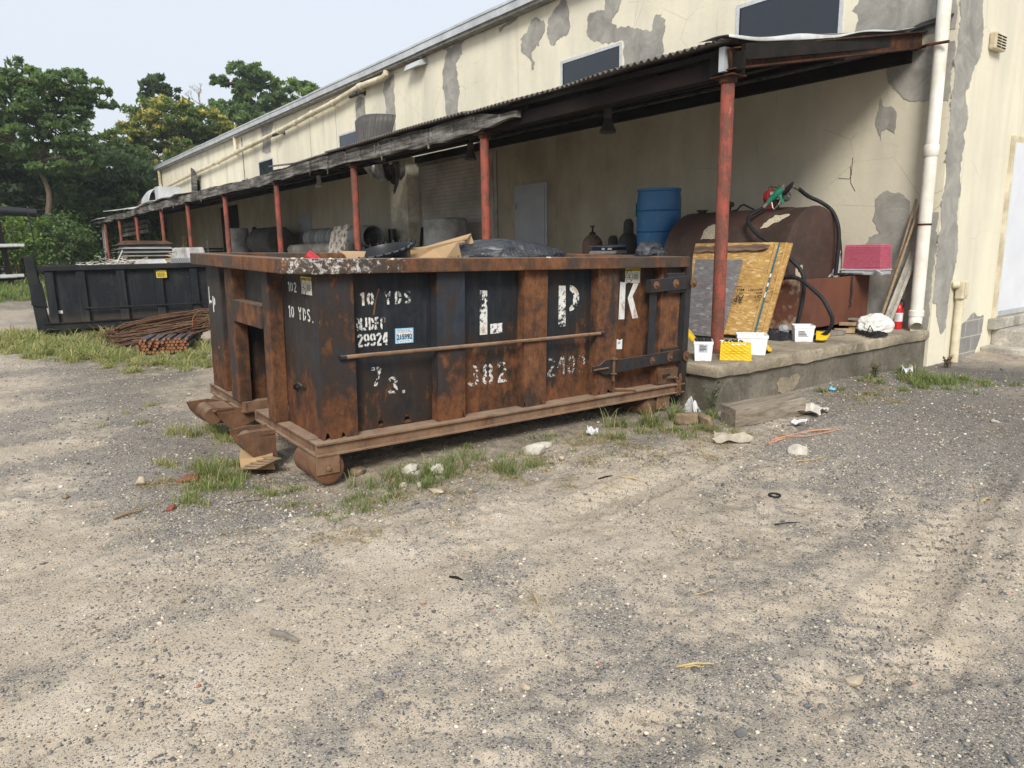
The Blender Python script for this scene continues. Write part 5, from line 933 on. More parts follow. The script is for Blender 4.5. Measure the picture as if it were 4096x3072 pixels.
onshell([(-4.83,.80),(-4.76,1.02),(-4.58,1.02),(-4.66,.80),(-4.76,.68),(-4.84,.66)],'peeled_label','crk',3,.008); onshell([(-5.62,.45),(-5.6,.75),(-5.45,.85),(-5.35,.7),(-5.4,.5)],'peeled_label','crk',4,.008)
q=MB(); pl=ragged([(8.03,.99),(8.2,1.12),(8.27,1.3),(8.29,1.1),(8.30,.99)],.02,.03,8); q.prism([tuple(p) for p in pl],(-4.4449,0,0),(0,1,0),(0,0,1),.003); q.build('bare_metal_streak',M['corrw'],tk)
q=MB(); pl=ragged([(7.36,.99),(7.34,1.13),(7.38,1.06),(7.41,1.07),(7.45,1.15),(7.46,1.02),(7.42,.99)],.015,.02,9); q.prism([tuple(p) for p in pl],(-4.4449,0,0),(0,1,0),(0,0,1),.003); q.build('peeled_paint',M['crk'],tk)
M['pred']=simple('red_pump_paint',(.28,.03,.03),.5,0,.25,12,.1); M['green']=simple('green_nozzle_plastic',(.01,.16,.09),.4,0,.2,14,.05); M['steel']=simple('worn_steel',(.3,.29,.27),.4,.6,.25,14,.1)
pm=thing('fuel_pump','red fuel transfer pump on top of the oil tank','pump',(-4.95,7.8,1.8))
q=MB(); q.lathe((-5.12,7.72,1.93),[(.04,0),(.075,.01),(.08,.05),(.075,.08),(.05,.085)],18,axis=(1,0,0)); q.lathe((-5.07,7.72,1.93),[(.06,0),(.095,.01),(.095,.03),(.06,.04)],18,axis=(1,0,0)); q.box(-5.11,-5.02,7.67,7.77,1.78,1.9); q.build('pump_housing',M['pred'],pm,smooth=True)
q=MB(); q.lathe((-5.03,7.72,1.93),[(.065,0),(.065,.2),(.05,.21)],18,axis=(1,0,0)); mo=q.build('motor',M['corrd'],pm,smooth=True)
q=MB(); q.box(-5.02,-4.86,7.652,7.658,1.945,1.985); q.build('red_label',M['lab'],mo); text_part('15',(-4.95,7.648,1.895),(1,0,0),(0,0,1),.05,M['whitel'],mo,local=False)
q=MB(); q.box(-5.015,-4.865,7.648,7.651,1.948,1.951).box(-5.015,-4.865,7.648,7.651,1.979,1.982); q.build('label_border',M['pred'],mo)
q=MB(); q.tube([(-5.07,7.72,2.0),(-5.07,7.72,2.04),(-5.03,7.72,2.06),(-4.98,7.74,2.05)],.022,10); q.lathe((-4.92,7.75,1.99),[(.035,0),(.04,.04),(.03,.05),(.03,.07)],10); q.tube([(-4.98,7.75,2.04),(-4.8,7.76,2.04),(-4.72,7.76,2.0)],.022,10); q.build('fittings',M['brass'],pm,smooth=True)
q=MB(); q.box(-5.0,-4.78,7.66,7.8,1.775,1.80).box(-4.98,-4.95,7.68,7.75,1.8,1.88); q.tube([(-5.16,7.62,1.76),(-5.05,7.6,1.80),(-4.98,7.62,1.88)],.008,6); q.build('mounting_foot',M['rustbeam'],pm)
nz=thing('fuel_nozzle','green fuel nozzle with black guard hung on the red pump','nozzle',(-4.8,7.6,1.95))
q=MB(); q.tube([(-4.91,7.42,1.83),(-4.88,7.44,1.87),(-4.84,7.46,1.91),(-4.80,7.48,1.95),(-4.76,7.5,1.985)],[.018,.026,.036,.05,.046],12,flat=.7); q.tube([(-4.79,7.49,1.95),(-4.755,7.49,1.88),(-4.745,7.49,1.83)],[.04,.03,.016],10,flat=.6); q.build('nozzle_body',M['green'],nz,smooth=True)
q=MB(); q.tube([(-4.73,7.49,1.95),(-4.69,7.47,1.97),(-4.64,7.45,2.01),(-4.60,7.44,2.045)],[.045,.06,.055,.03],10,flat=.45); q.build('splash_guard',M['black'],nz,smooth=True)
q=MB(); q.tube([(-4.71,7.48,1.93),(-4.64,7.46,1.885)],.016,8); q.build('spout',M['brass'],nz); q=MB(); q.tube([(-4.935,7.40,1.79),(-4.905,7.42,1.835)],.02,10); q.build('swivel',M['steel'],nz)
q=MB(); q.tube([(-4.87,7.46,1.86),(-4.85,7.46,1.79),(-4.83,7.46,1.77),(-4.78,7.46,1.82),(-4.76,7.47,1.87)],.008,6); q.build('trigger_guard',M['steel'],nz)
def spl(pts,n_=6):
    P_=[Vector(p) for p in pts]; P_=[P_[0]*2-P_[1]]+P_+[P_[-1]*2-P_[-2]]; out=[]
    for i in range(1,len(P_)-2):
        for j in range(n_):
            t=j/n_; a,b_,c,d_=P_[i-1:i+3]; out.append(.5*((2*b_)+(c-a)*t+(2*a-5*b_+4*c-d_)*t*t+(3*b_-a-3*c+d_)*t**3))
    return out+[P_[-2]]
fh=thing('fuel_hose','long black rubber fuel hose looping from the pump down over the tub','hose',(-4.2,7.5,.4))
q=MB(); q.tube(spl([(-4.935,7.40,1.79),(-4.97,7.2,1.70),(-4.9,7.1,1.6),(-4.74,7.05,1.48),(-4.52,7.05,1.36),(-4.38,7.08,1.24),(-4.24,7.1,1.1),(-4.19,7.1,.95),(-4.2,7.09,.75),(-4.22,7.07,.55),(-4.22,7.05,.4)]),.021,10); q.build('hose_run',M['black'],fh,smooth=True)
q=MB(); q.tube(spl([(-4.72,7.76,2.0),(-4.68,7.9,1.92),(-4.58,8.0,1.85),(-4.46,8.02,1.76),(-4.405,8.04,1.66),(-4.37,8.05,1.54),(-4.355,8.05,1.38),(-4.36,8.05,1.2),(-4.37,8.05,1.01)]),.023,10); q.build('hose_run',M['black'],fh,smooth=True)
q=MB(); q.tube(spl([(-4.38,7.0,1.02),(-4.27,7.0,1.035),(-4.16,7.0,1.0),(-4.03,7.0,.91),(-3.92,7.0,.82),(-3.85,7.0,.72),(-3.81,7.02,.62),(-3.83,7.03,.53),(-3.90,7.05,.45),(-4.05,7.1,.4)]),.021,10); q.build('hose_run',M['black'],fh,smooth=True)
# OSB sheets leaning on the tank
n=NM('osb_board',.8); co=n.map((1,1,1)); w_=n.noise(6,3,.6,co,col=True)
def flakes(sc_,rot,off):
    v1=n.vor(1,n.map((sc_,sc_*3.2,sc_*3.2),off,rot),'F1','Color'); c_=n.nd('SeparateColor'); n.ln(v1,c_.inputs[0]); return c_.outputs[0],c_.outputs[1]
a1,b1=flakes(17,(.2,.35,.1),(0,0,0)); a2,b2=flakes(15,(.1,1.35,.2),(5,2,1)); a3,b3=flakes(19,(.3,2.3,.2),(1,8,1))
f=n.mix(n.mth('GREATER_THAN',b1,.5),n.mix(n.mth('GREATER_THAN',b2,.45),a3,a2),a1)
k=n.ramp(f,[(0,(.33,.19,.062)),(.45,(.40,.245,.085)),(.75,(.46,.295,.11)),(.9,(.58,.41,.2)),(1,(.22,.12,.045))]); n.col(k); n.bump(f,.25,.003); M['osb']=n.m
n=NM('grey_osb_board',.85); a1,b1=flakes(17,(.2,.35,.1),(0,0,0)); a2,b2=flakes(15,(.1,1.5,.2),(5,2,1)); f=n.mix(n.mth('GREATER_THAN',b1,.5),a2,a1); n.col(n.ramp(f,[(0,(.13,.12,.12)),(.5,(.155,.145,.145)),(.85,(.18,.17,.17)),(.95,(.24,.23,.23)),(1,(.3,.29,.28))])); n.bump(f,.25,.003); M['osbg']=n.m
M['edge']=simple('osb_edge',(.5,.3,.1),.85,0,.2,30,.3)
def slab(p,th,name,mat,par=None,lab=None,cat=None,group=None):   # four corners (bl,br,tr,tl), thickness backwards
    p=[Vector(x) for x in p]; nn=(p[1]-p[0]).cross(p[3]-p[0]).normalized()*(-th); q=MB(); q.hexa([p[0],p[1],p[1]+nn,p[0]+nn,p[3],p[2],p[2]+nn,p[3]+nn]); o=q.build(name,M[mat],par)
    return tag(o,lab,cat,group) if lab else o
ob1=thing('osb_sheet','golden OSB sheet leaning on the oil tank behind the grey board','board',(-5,6.8,.4))
def P_(px,py,y):   # photo ray at depth plane y
    Mx=cam.matrix_world.to_3x3(); d_=Mx@Vector(((px-2048)/2841,-(py-1536)/2841,-1)); return Vector((0,0,H0))+d_*(y/d_.y)
z8p=lambda x,y,d:P_(2500+x/1.58,650+y/1.58,d)
slab([z8p(330,1075,6.40),z8p(800,1092,6.62),z8p(948,503,7.0),z8p(446,512,7.0)],.014,'board','osb',ob1)
ap=[z8p(672,790,6.72),z8p(760,785,6.78)]
U_=(ap[1]-ap[0]).normalized(); Vd=(z8p(446,512,7.0)-z8p(400,1075,6.45)).normalized()
nr=U_.cross(Vd).normalized(); nr=nr if nr.y<0 else -nr
for tx,a,b_,sz,wd in (('APA',752,842,.11,.17),('MILL 4',756,800,.05,.12),('EXPOSURE 1',868,800,.034,.14),('48/24',872,822,.03,.07),('CAT',868,842,.04,.08)):
    p=z8p(a,b_,6.72)+nr*.012; text_part(tx,p,-U_,-Vd,sz,M['ink'],ob1,bold=.0012,width=wd,local=False)
q=MB(); a=z8p(700,786,6.74)+nr*.01; b2=z8p(740,786,6.76)+nr*.01; q.bar(a,b2,.004,.003); q.build('arrow_mark',M['ink'],ob1)
ob2=thing('osb_strip_sheet','narrow golden OSB sheet with a blue tape line, right of the wide sheet','board',(-4.5,6.8,.4))
slab([z8p(796,1092,6.60),z8p(885,1112,6.63),z8p(1058,508,7.0),z8p(950,505,6.99)],.03,'board','osb',ob2)
o_=nr*.006
q=MB(); q.add([z8p(812,1090,6.60)+o_,z8p(824,1092,6.60)+o_,z8p(984,508,6.98)+o_,z8p(973,508,6.98)+o_],[(0,1,2,3)]); M['tape']=simple('blue_tape',(.03,.13,.18),.6,0,.15,9,.02); q.build('tape_line',M['tape'],ob2)
for t0,t1 in ((.40,.46),(.52,.56),(.60,.75) if False else (.62,.66)):
    A=lambda t,e:(z8p(812+e,1090,6.60).lerp(z8p(973+e,508,6.98),t))+o_*1.6
    q=MB(); q.add([A(t0,0),A(t0,10),A(t1,10),A(t1,0)],[(0,1,2,3)]); q.build('white_dash',M['whitel'],ob2)
for e0,e1 in ((-.0,8),(66,74)):
    q=MB(); q.add([z8p(797+e0,1090,6.595),z8p(797+e1,1090,6.595),z8p(952+e1,505,6.985),z8p(952+e0,505,6.985)],[(0,1,2,3)]); q.build('ply_edge',M['edge'],ob2,sol=.006)
for i,(a,b_) in enumerate(((912,820),(925,812),(905,800),(935,830))): text_part(('ZIWAN','IC7096','10XOM','PS2')[i],z8p(a+30,b_,6.76)+nr*.02,-U_,-Vd,.022,M['ink'],ob2,width=.06,local=False)
slab([z8p(375,1085,6.30),z8p(612,1105,6.42),z8p(745,614,6.66),z8p(446,612,6.66)],.012,'grey_osb_board','osbg',None,'weathered grey board leaning in front of the golden OSB, behind the nearest red column','board')
pk=[z8p(445,530,6.93),z8p(900,512,6.93)]
q=MB(); n_=14; vs=[];fs=[]
for i in range(n_+1):
    t=i/n_; c=pk[0].lerp(pk[1],t); hh=.05+.01*math.sin(i*1.7)+(.0 if 0<i<n_ else -.01); c=c+Vector((0,0,-.03))
    vs+=[c+Vector((0,-.02,-hh*.75)),c+Vector((0,.05,-hh*.7)),c+Vector((0,.05,hh*.5)),c+Vector((0,-.02,hh*.45+.004*math.sin(i*2.3)))]
for i in range(n_):
    for j in range(4): a=i*4+j;b2=i*4+(j+1)%4; fs.append((a,a+4,b2+4,b2))
fs+=[(0,1,2,3),(n_*4+3,n_*4+2,n_*4+1,n_*4)]; q.add(vs,fs); n=NM('old_plank_wood',.9); g_=n.noise(1,7,.7,n.map((2.5,30,30))); n.col(n.ramp(g_,[(.35,(.09,.055,.035)),(.55,(.22,.15,.11)),(.7,(.33,.26,.21))])); n.bump(g_,.5,.005); M['plank']=n.m; T1('old_plank','short weathered plank lying along the top edge of the leaning OSB','plank',q,M['plank'])
q=MB(); q.bar((-5.0,6.55,G+.03),(-4.6,6.75,G+.03),.1,.05); T1('grey_block','grey wood block at the foot of the leaning boards behind the column','block',q,M['timber'])
# blue drum on a low steel stand, gas cylinders
n=NM('blue_drum_plastic',.45); a=n.noise(5,6,.7); b=n.noise(1,4,.7,n.map((20,20,2))); n.col(n.mix(n.ramp(b,[(.68,0),(.72,.6)]),n.mix(n.ramp(a,[(.4,0),(.7,1)]),(.009,.10,.245),(.015,.125,.29)),(.2,.33,.45))); n.bump(a,.1,.004); M['drum']=n.m
dr=thing('blue_drum','tall blue plastic drum standing on the steel stand','drum',(-6.75,7.63,1.275))
q=MB(); q.lathe((-6.72,7.65,1.275),[(.26,0),(.285,.015),(.295,.06),(.285,.12),(.297,.26),(.297,.28),(.288,.29),(.297,.30),(.3,.44),(.297,.56),(.288,.57),(.297,.58),(.297,.72),(.283,.80),(.285,.82),(.297,.83),(.297,.86),(.28,.862),(.27,.835)],40); q.build('drum_body',M['drum'],dr,smooth=True)
q=MB(); q.box(-7.025,-7.0,7.5,7.58,1.78,1.96); q.build('label',M['green'],dr)
q=MB(); q.box(-7.95,-6.3,7.3,8.1,1.235,1.272); ws=thing('steel_stand','low dark steel stand behind the container carrying the blue drum','stand',(-7.1,7.7,G)); q.build('top',M['corrd'],ws)
for x in (-7.9,-6.4):
    for y in (7.35,8.05): q=MB(); q.box(x,x+.05,y-.03,y+.02,G,1.235); q.build('leg',M['corrd'],ws)
M['cyl1']=simple('brown_cylinder_paint',(.17,.115,.085),.6,0,.3,9,.1); M['cyl2']=simple('dark_cylinder_paint',(.05,.05,.045),.6,0,.4,9,.1); M['cyl3']=simple('dark_red_cylinder_paint',(.1,.02,.018),.6,0,.3,9,.1)
def cyl(x,y,r,h,m,lb,cap=True,z=G):
    c_=thing('gas_cylinder',lb,'gas cylinder',(x,y,z),group='gas cylinders by the wall')
    q=MB(); q.lathe((x,y,z),[(r*.9,0),(r,.02),(r,h-r*.95),(r*.95,h-r*.7),(r*.8,h-r*.4),(r*.55,h-r*.14),(r*.32,h)],20); q.build('body',M[m],c_,smooth=True)
    q=MB()
    if cap: q.lathe((x,y,z+h-.02),[(r*.5,0),(r*.52,.03),(r*.48,.16),(r*.3,.21),(r*.05,.22)],14); q.build('cap',M['cyl2'],c_,smooth=True)
    else:
        q.lathe((x,y,z+h-.02),[(.05,0),(.05,.05),(.015,.06),(.015,.14)],10); q.box(x-.05,x+.05,y-.008,y+.008,z+h+.12,z+h+.14); q.build('valve',M['rustbeam'],c_,smooth=True)
cyl(-8.6,8.2,.165,1.2,'cyl1','brown gas cylinder with an open T valve, leftmost of the cylinders',False); cyl(-8.28,8.35,.16,.98,'cyl3','short dark red gas cylinder with a black cap, second from left'); cyl(-7.85,8.25,.155,1.22,'cyl2','dark gas cylinder with a tall cap left of the blue drum'); cyl(-7.55,8.45,.15,1.25,'cyl2','dark gas cylinder half hidden behind the blue drum')
bk=thing('book_stack','stack of old catalogues on the steel stand in front of the dark cylinder','books',(-7.6,7.5,1.27))
q=MB(); q.hexa([(-7.78,7.32,1.273),(-7.25,7.35,1.273),(-7.25,7.6,1.273),(-7.78,7.6,1.273),(-7.74,7.33,1.325),(-7.22,7.36,1.325),(-7.25,7.6,1.325),(-7.76,7.6,1.325)]); q.build('rag',M['step'],bk,bevel=.015); q=MB(); q.box(-7.7,-7.28,7.34,7.6,1.328,1.37); M['navy']=simple('navy_cover',(.02,.025,.08),.6); o=q.build('catalogue',M['navy'],bk); q=MB(); q.box(-7.5,-7.44,7.335,7.339,1.335,1.362).box(-7.38,-7.3,7.335,7.339,1.335,1.362); q.build('spine_label',M['whitel'],o); q=MB(); q.hexa([(-7.78,7.34,1.39),(-7.25,7.3,1.372),(-7.3,7.62,1.372),(-7.7,7.62,1.372),(-7.78,7.34,1.394),(-7.25,7.3,1.378),(-7.3,7.62,1.405),(-7.7,7.62,1.405)]); q.build('loose_cover',M['doorg'],bk)
# pink cooler
M['pink']=simple('pink_cooler_plastic',(.52,.13,.19),.55,0,.15,30,.02); M['lidg']=simple('light_grey_plastic',(.4,.42,.43),.45,0,.12,20,.02)
co=thing('cooler','pink ribbed cooler lying upside down on its grey lid, on the rust brown tub','cooler',(-4.15,8.3,1.01),(0,0,R(2)))
def bb2(q,name,m,**k): return q.build(name,M[m],co,**k)
q=MB(); 
for i in range(15):
    z=1.085+i*.0173; s=1-.0045*i; cx,cy=-4.19,8.40; q.box(cx-.225*s,cx+.225*s,cy-.135*s,cy+.135*s,z,z+.0105).box(cx-.217*s,cx+.217*s,cy-.127*s,cy+.127*s,z+.0105,z+.0173)
bb2(q,'cooler_body','pink'); q=MB(); q.box(-4.19-.207,-4.19+.207,8.4-.122,8.4+.122,1.344,1.356); bb2(q,'cooler_bottom','pink',bevel=.008)
q=MB(); q.box(-4.415,-3.965,8.26,8.54,1.012,1.06).box(-4.425,-3.955,8.25,8.55,1.06,1.08); bb2(q,'lid','lidg',bevel=.01); q=MB(); q.box(-4.36,-4.14,8.236,8.2495,1.03,1.058); bb2(q,'lid_panel','lidg',bevel=.004); q=MB(); q.bar((-4.0,8.24,1.07),(-3.90,8.18,1.03),.03,.022); bb2(q,'handle_end','lidg')
# tie-down strap with hook
sp_=thing('ratchet_strap','black strap with an S hook hanging over the front of the tub','strap',(-4.23,8.18,1.0))
q=MB(); q.tube([(-4.35,8.2,1.008),(-4.24,8.185,1.008),(-4.236,8.18,.9),(-4.232,8.185,.8),(-4.236,8.18,.72)],.012,6,flat=.35); q.build('webbing',M['black'],sp_); q=MB(); q.tube([(-4.236,8.18,.74),(-4.232,8.165,.715),(-4.232,8.18,.69),(-4.232,8.195,.67),(-4.232,8.185,.645),(-4.232,8.165,.65),(-4.232,8.16,.67)],.005,6); q.build('s_hook',M['black'],sp_)
q=MB(); q.tube(spl([(-4.7,8.2,.99),(-4.55,8.1,1.02),(-4.42,8.25,1.02),(-4.3,8.15,1.02),(-4.28,8.3,1.02)]),.012,6); q.tube([(-4.35,8.12,1.02),(-4.3,8.12,1.02)],.02,8); T1('loose_strap','loose black strap and buckle lying on the tub beside the cooler','strap',q,M['black'])
# poles in the corner
M['pole']=simple('old_pole_wood',(.27,.2,.125),.8,0,.3,20,.2); 
for nm,lb,a,b_,w_,m in (('wooden_pole','long slim wooden pole leaning in the corner, rear one',(-4.02,8.45,G),(-3.86,8.77,1.86),.016,'pole'),('wooden_pole','long slim wooden pole leaning in the corner, crossing in front',(-4.0,8.38,G),(-3.80,8.74,1.80),.018,'pole')):
    q=MB(); q.tube([a,b_],[w_,w_*.7],8); T1(nm,lb,'pole',q,M[m],group='poles in the corner')
q=MB(); a=Vector((-3.93,8.40,G));b_=Vector((-3.82,8.75,1.26)); q.bar(a,b_,.07,.012); q.bar(a+Vector((.033,0,0)),b_+Vector((.033,0,0)),.008,.045); q.bar(a-Vector((.033,0,0)),b_-Vector((.033,0,0)),.008,.045); T1('metal_channel','corroded metal channel leaning in the corner before the poles','channel',q,M['step'])
# extinguisher
M['fred']=simple('extinguisher_red',(.5,.015,.02),.35,0,.1,20,.02)
ex=thing('fire_extinguisher','small red fire extinguisher standing by the foot of the downspout','extinguisher',(-3.90,8.66,G))
ex_c=(-3.90,8.66,G); q=MB(); q.lathe(ex_c,[(.042,0),(.05,.006),(.05,.235),(.046,.26),(.03,.285),(.018,.295),(.018,.305)],24); q.build('body',M['fred'],ex,smooth=True)
q=MB(); q.lathe(ex_c,[(.0507,.09),(.0507,.19)],24,open_=True); q.build('label',M['whitel'],ex,smooth=True); 
q=MB()
for i in range(7): 
    a0=-1.9; 
    for k in range(5): a=a0+k*.22; a2=a+.16; q.add([(ex_c[0]+.0512*math.cos(t),ex_c[1]+.0512*math.sin(t),ex_c[2]+.103+i*.011+dz) for t,dz in ((a,0),(a2,0),(a2,.004),(a,.004))],[(0,1,2,3)])
q.build('label_print',M['ink'],ex)
q=MB(); q.lathe((ex_c[0],ex_c[1],G+.305),[(.016,0),(.02,.01),(.02,.03),(.012,.04)],12); q.bar((-3.95,8.66,G+.35),(-3.87,8.66,G+.345),.018,.006); q.bar((-3.955,8.66,G+.362),(-3.86,8.66,G+.375),.018,.006); q.build('valve_handle',M['black'],ex); q=MB(); q.tube(spl([(-3.885,8.65,G+.33),(-3.85,8.64,G+.33),(-3.838,8.64,G+.30),(-3.84,8.64,G+.25)]),.009,8); q.build('discharge_hose',M['black'],ex)
# white bag, wood scraps, coiled hose
n=NM('woven_white_bag',.7); a=n.noise(9,6,.7); n.col(n.mix(n.ramp(a,[(.4,0),(.7,1)]),(.7,.69,.66),(.56,.55,.51))); n.bump(n.noise(7,5,.7,dist=1),.8,.03); M['wbag']=n.m
crumple('white_sack','crumpled white woven sack on the dock end before the poles','sack',(-3.93,8.18,G),(.21,.15,.14),'wbag',21,.28,R(50),flat=-.45,sub=5)
M['scrap']=simple('scrap_wood',(.3,.21,.13),.85,0,.3,14,.3); M['scrapg']=simple('grey_scrap_wood',(.2,.18,.155),.85,0,.3,14,.3); M['scrapy']=simple('yellowish_wood',(.28,.22,.09),.85,0,.2,14,.3)
for nm,lb,a,b_,w_,h_,m in (('wood_offcut','flat grey wood offcut on the dock right of the curved hose',(-4.14,7.42,G+.025),(-4.08,7.72,G+.025),.14,.045,'scrapg'),('wood_offcut','short orange-brown wood block under the curved hose end',(-4.16,7.72,G+.035),(-4.0,7.86,G+.035),.05,.05,'scrap'),
 ('wood_offcut','greenish yellow timber piece left of the white sack',(-4.18,8.08,G+.03),(-4.0,8.16,G+.03),.08,.055,'scrapy'),('wood_offcut','long brown board piece stacked on the yellowish timber',(-4.26,8.0,G+.085),(-3.98,8.16,G+.085),.08,.035,'scrap'),('wood_offcut','topmost thin board of the scrap pile left of the white sack',(-4.26,8.22,G+.125),(-4.0,8.28,G+.12),.09,.025,'scrapg')):
    q=MB(); q.bar(a,b_,w_,h_); T1(nm,lb,'wood',q,M[m],group='wood scraps on the dock',bevel=.003)
hc=thing('coiled_hose','coil of black flat hose hanging slightly over the dock edge','hose',(-3.9,7.8,G)); 
for i in range(4):
    q=MB(); a=.055*i; pts=[(-4.1+.0*i,8.02+.01*i,G+.02+.016*i),(-3.95,7.85+.02*i,G+.02+.014*i),(-3.8,7.72+.015*i,G+.02+.014*i),(-3.66-.01*i,7.6+.02*i,G+.022+.012*i),(-3.62,7.68+.02*i,G+.022+.012*i),(-3.70,7.85+.01*i,G+.02+.014*i),(-3.85,8.0,G+.02+.014*i)]
    q.tube([Vector((p.x+.012*i-.03,p.y+.02*i,G+.012+.0035*i+(.006 if k%3 else 0))) for k,p in enumerate(spl(pts))],.0085,6); q.build('hose_loop',M['black'],hc,smooth=True)
q=MB(); q.tube([(-3.86,7.85,G),(-3.83,7.86,G+.11),(-3.8,7.9,G+.02)],.009,6); q.build('hose_tie',M['black'],hc)
q=MB(); q.lathe((-4.45,7.12,G+.03),[(.05,0),(.06,.1),(.03,.14)],12,axis=(.6,-.4,.5)); T1('grease_tub','grey plastic bottle lying in the dark gap under the tub','bottle',q,M['doorg'],smooth=True)
q=MB(); q.hexa([(-4.62,6.72,G),(-4.2,6.75,G),(-4.2,6.98,G),(-4.55,6.98,G),(-4.58,6.8,G+.02),(-4.22,6.8,G+.02),(-4.24,6.95,G+.07),(-4.45,6.95,G+.1)]); T1('black_sheet','crumpled black plastic sheet on the dock before the tub','sheet',q,M['bag'])
# white bins with yellow hinged lids
M['binw']=simple('white_bin_plastic',(.74,.75,.77),.4,0,.05,20,.02); M['lidy']=simple('yellow_lid_plastic',(.75,.5,.01),.45,0,.08,20,.02); M['binl']=simple('grey_bin_label',(.42,.46,.5),.6,0,.05,20,.0)
def bin_(name,lb,c,rot,w_,d_,h_,lids,fill=True,label_faces=(0,)):
    t=thing(name,lb,'bin',c,(0,0,rot),'white bins on the dock'); B=lambda q,nm,m,**k:q.build(nm,M[m],t,local=True,**k)
    q=MB(); a=.86
    ob_=[(-w_/2*a,-d_/2*a,0),(w_/2*a,-d_/2*a,0),(w_/2*a,d_/2*a,0),(-w_/2*a,d_/2*a,0)]; ot=[(-w_/2,-d_/2,h_),(w_/2,-d_/2,h_),(w_/2,d_/2,h_),(-w_/2,d_/2,h_)]; k=.93; it=[(x*k,y*k,h_) for x,y,z in ot]; ib=[(x*k,y*k,.012) for x,y,z in ob_]
    q.add(ob_+ot+it+ib,[(3,2,1,0)]+[(i,(i+1)%4,4+(i+1)%4,4+i) for i in range(4)]+[(4+i,4+(i+1)%4,8+(i+1)%4,8+i) for i in range(4)]+[(8+i,8+(i+1)%4,12+(i+1)%4,12+i) for i in range(4)]+[(12,13,14,15)])
    B(q,'bin_body','binw',bevel=.003)
    q=MB(); q.box(-w_/2*1.02,w_/2*1.02,-d_/2*1.02,-d_/2*.975,h_*.86,h_*1.005).box(-w_/2*1.02,w_/2*1.02,d_/2*.975,d_/2*1.02,h_*.86,h_*1.005).box(-w_/2*1.02,-w_/2*.975,-d_/2*.97,d_/2*.97,h_*.86,h_*1.005).box(w_/2*.975,w_/2*1.02,-d_/2*.97,d_/2*.97,h_*.86,h_*1.005); B(q,'rim','binw')
    def face(s,u0,u1,v0,v1,off,m,nm,par=None,ln_=0):   # s: 0 = -Y face, 1=+X face
        def pt(u,v,o_):
            k=a+(1-a)*v
            return (w_/2*k*u,-d_/2*k-o_,h_*v) if s==0 else (w_/2*k+o_,d_/2*k*u,h_*v)
        q=MB(); q.add([pt(u0,v0,off),pt(u1,v0,off),pt(u1,v1,off),pt(u0,v1,off)],[(0,1,2,3)]); o=B(q,nm,m)
        if ln_:
            for r_ in range(ln_):
                vv=v1-(v1-v0)*(r_+.8)/(ln_+.8); uu=u1-(u1-u0)*random.uniform(.1,.5); th_=(v1-v0)*(.07 if r_%3 else .1); q=MB(); q.add([pt(u0+(u1-u0)*.08,vv,off+.0008),pt(uu,vv,off+.0008),pt(uu,vv+th_,off+.0008),pt(u0+(u1-u0)*.08,vv+th_,off+.0008)],[(0,1,2,3)]); B(q,'label_print','ink')
    for s in label_faces:
        if s==2: face(0,-.75,.6,.28,.68,.001,'whitel','label',ln_=6)
        else: face(s,-.5,.45,.45,.88,.001,'binl','label',ln_=5)
    for s in (0,1): face(s,-.28,.3,.05,.32,.0045,'binw','grip_recess')
    if fill:
        q=MB()
        for i in range(9): x=random.uniform(-w_*.3,w_*.3);y=random.uniform(-d_*.3,d_*.3); q.tube([(x,y,h_*.86),(x+random.uniform(-.03,.03),y+.02,h_*1.04)],.016,8)
        B(q,'bin_contents','blackp')
    for (x,y,z,lrx,lry,lw_,ll) in lids:
        Ml=Matrix.Translation((x,y,z))@Euler((lrx,lry,0)).to_matrix().to_4x4(); q=MB(); q.box(0,ll,-lw_/2,lw_/2,-.006,.0); q.box(0,.008,-lw_/2,lw_/2,0,.012).box(ll-.008,ll,-lw_/2,lw_/2,0,.012).box(.008,ll-.008,-lw_/2,-lw_/2+.007,0,.012).box(.008,ll-.008,lw_/2-.007,lw_/2,0,.012); q.box(ll,ll+.012,-lw_*.28,lw_*.28,-.006,.008)
        n_=6
        for i in range(-n_,n_+1):
            for sg in (1,-1):
                p0=Vector((0,i*lw_/6,.003));p1=Vector((ll,i*lw_/6+sg*lw_*.55,.003))
                ts=[t_ for t_ in np.linspace(0,1,25) if abs((p0.lerp(p1,t_)).y)<lw_/2-.006]
                if len(ts)>3: q.bar(p0.lerp(p1,ts[0]),p0.lerp(p1,ts[-1]),.003,.004)
        q.v=[tuple(Ml@Vector(p)) for p in q.v]; B(q,'lid','lidy')
    return t
bin_('storage_bin','white bin of black fittings at the dock corner, yellow lid raised to the left','BIN1' and (-3.99,5.17,G),R(40),.165,.2,.175,[],True,(0,))
bin_('storage_bin','white bin behind the hanging yellow lid, holding a black fitting','' or (-3.86,5.42,G),R(44),.20,.17,.155,[],True,())
bin_('storage_bin','empty white bin at the back of the group with a yellow lid on its right','' or (-3.91,5.78,G),R(40),.27,.24,.185,[],False,(1,))
bin_('storage_bin','white bin standing alone in front of the tub with its yellow lid open behind','' or (-4.07,6.92,G),R(42),.2,.19,.17,[],False,(2,1))
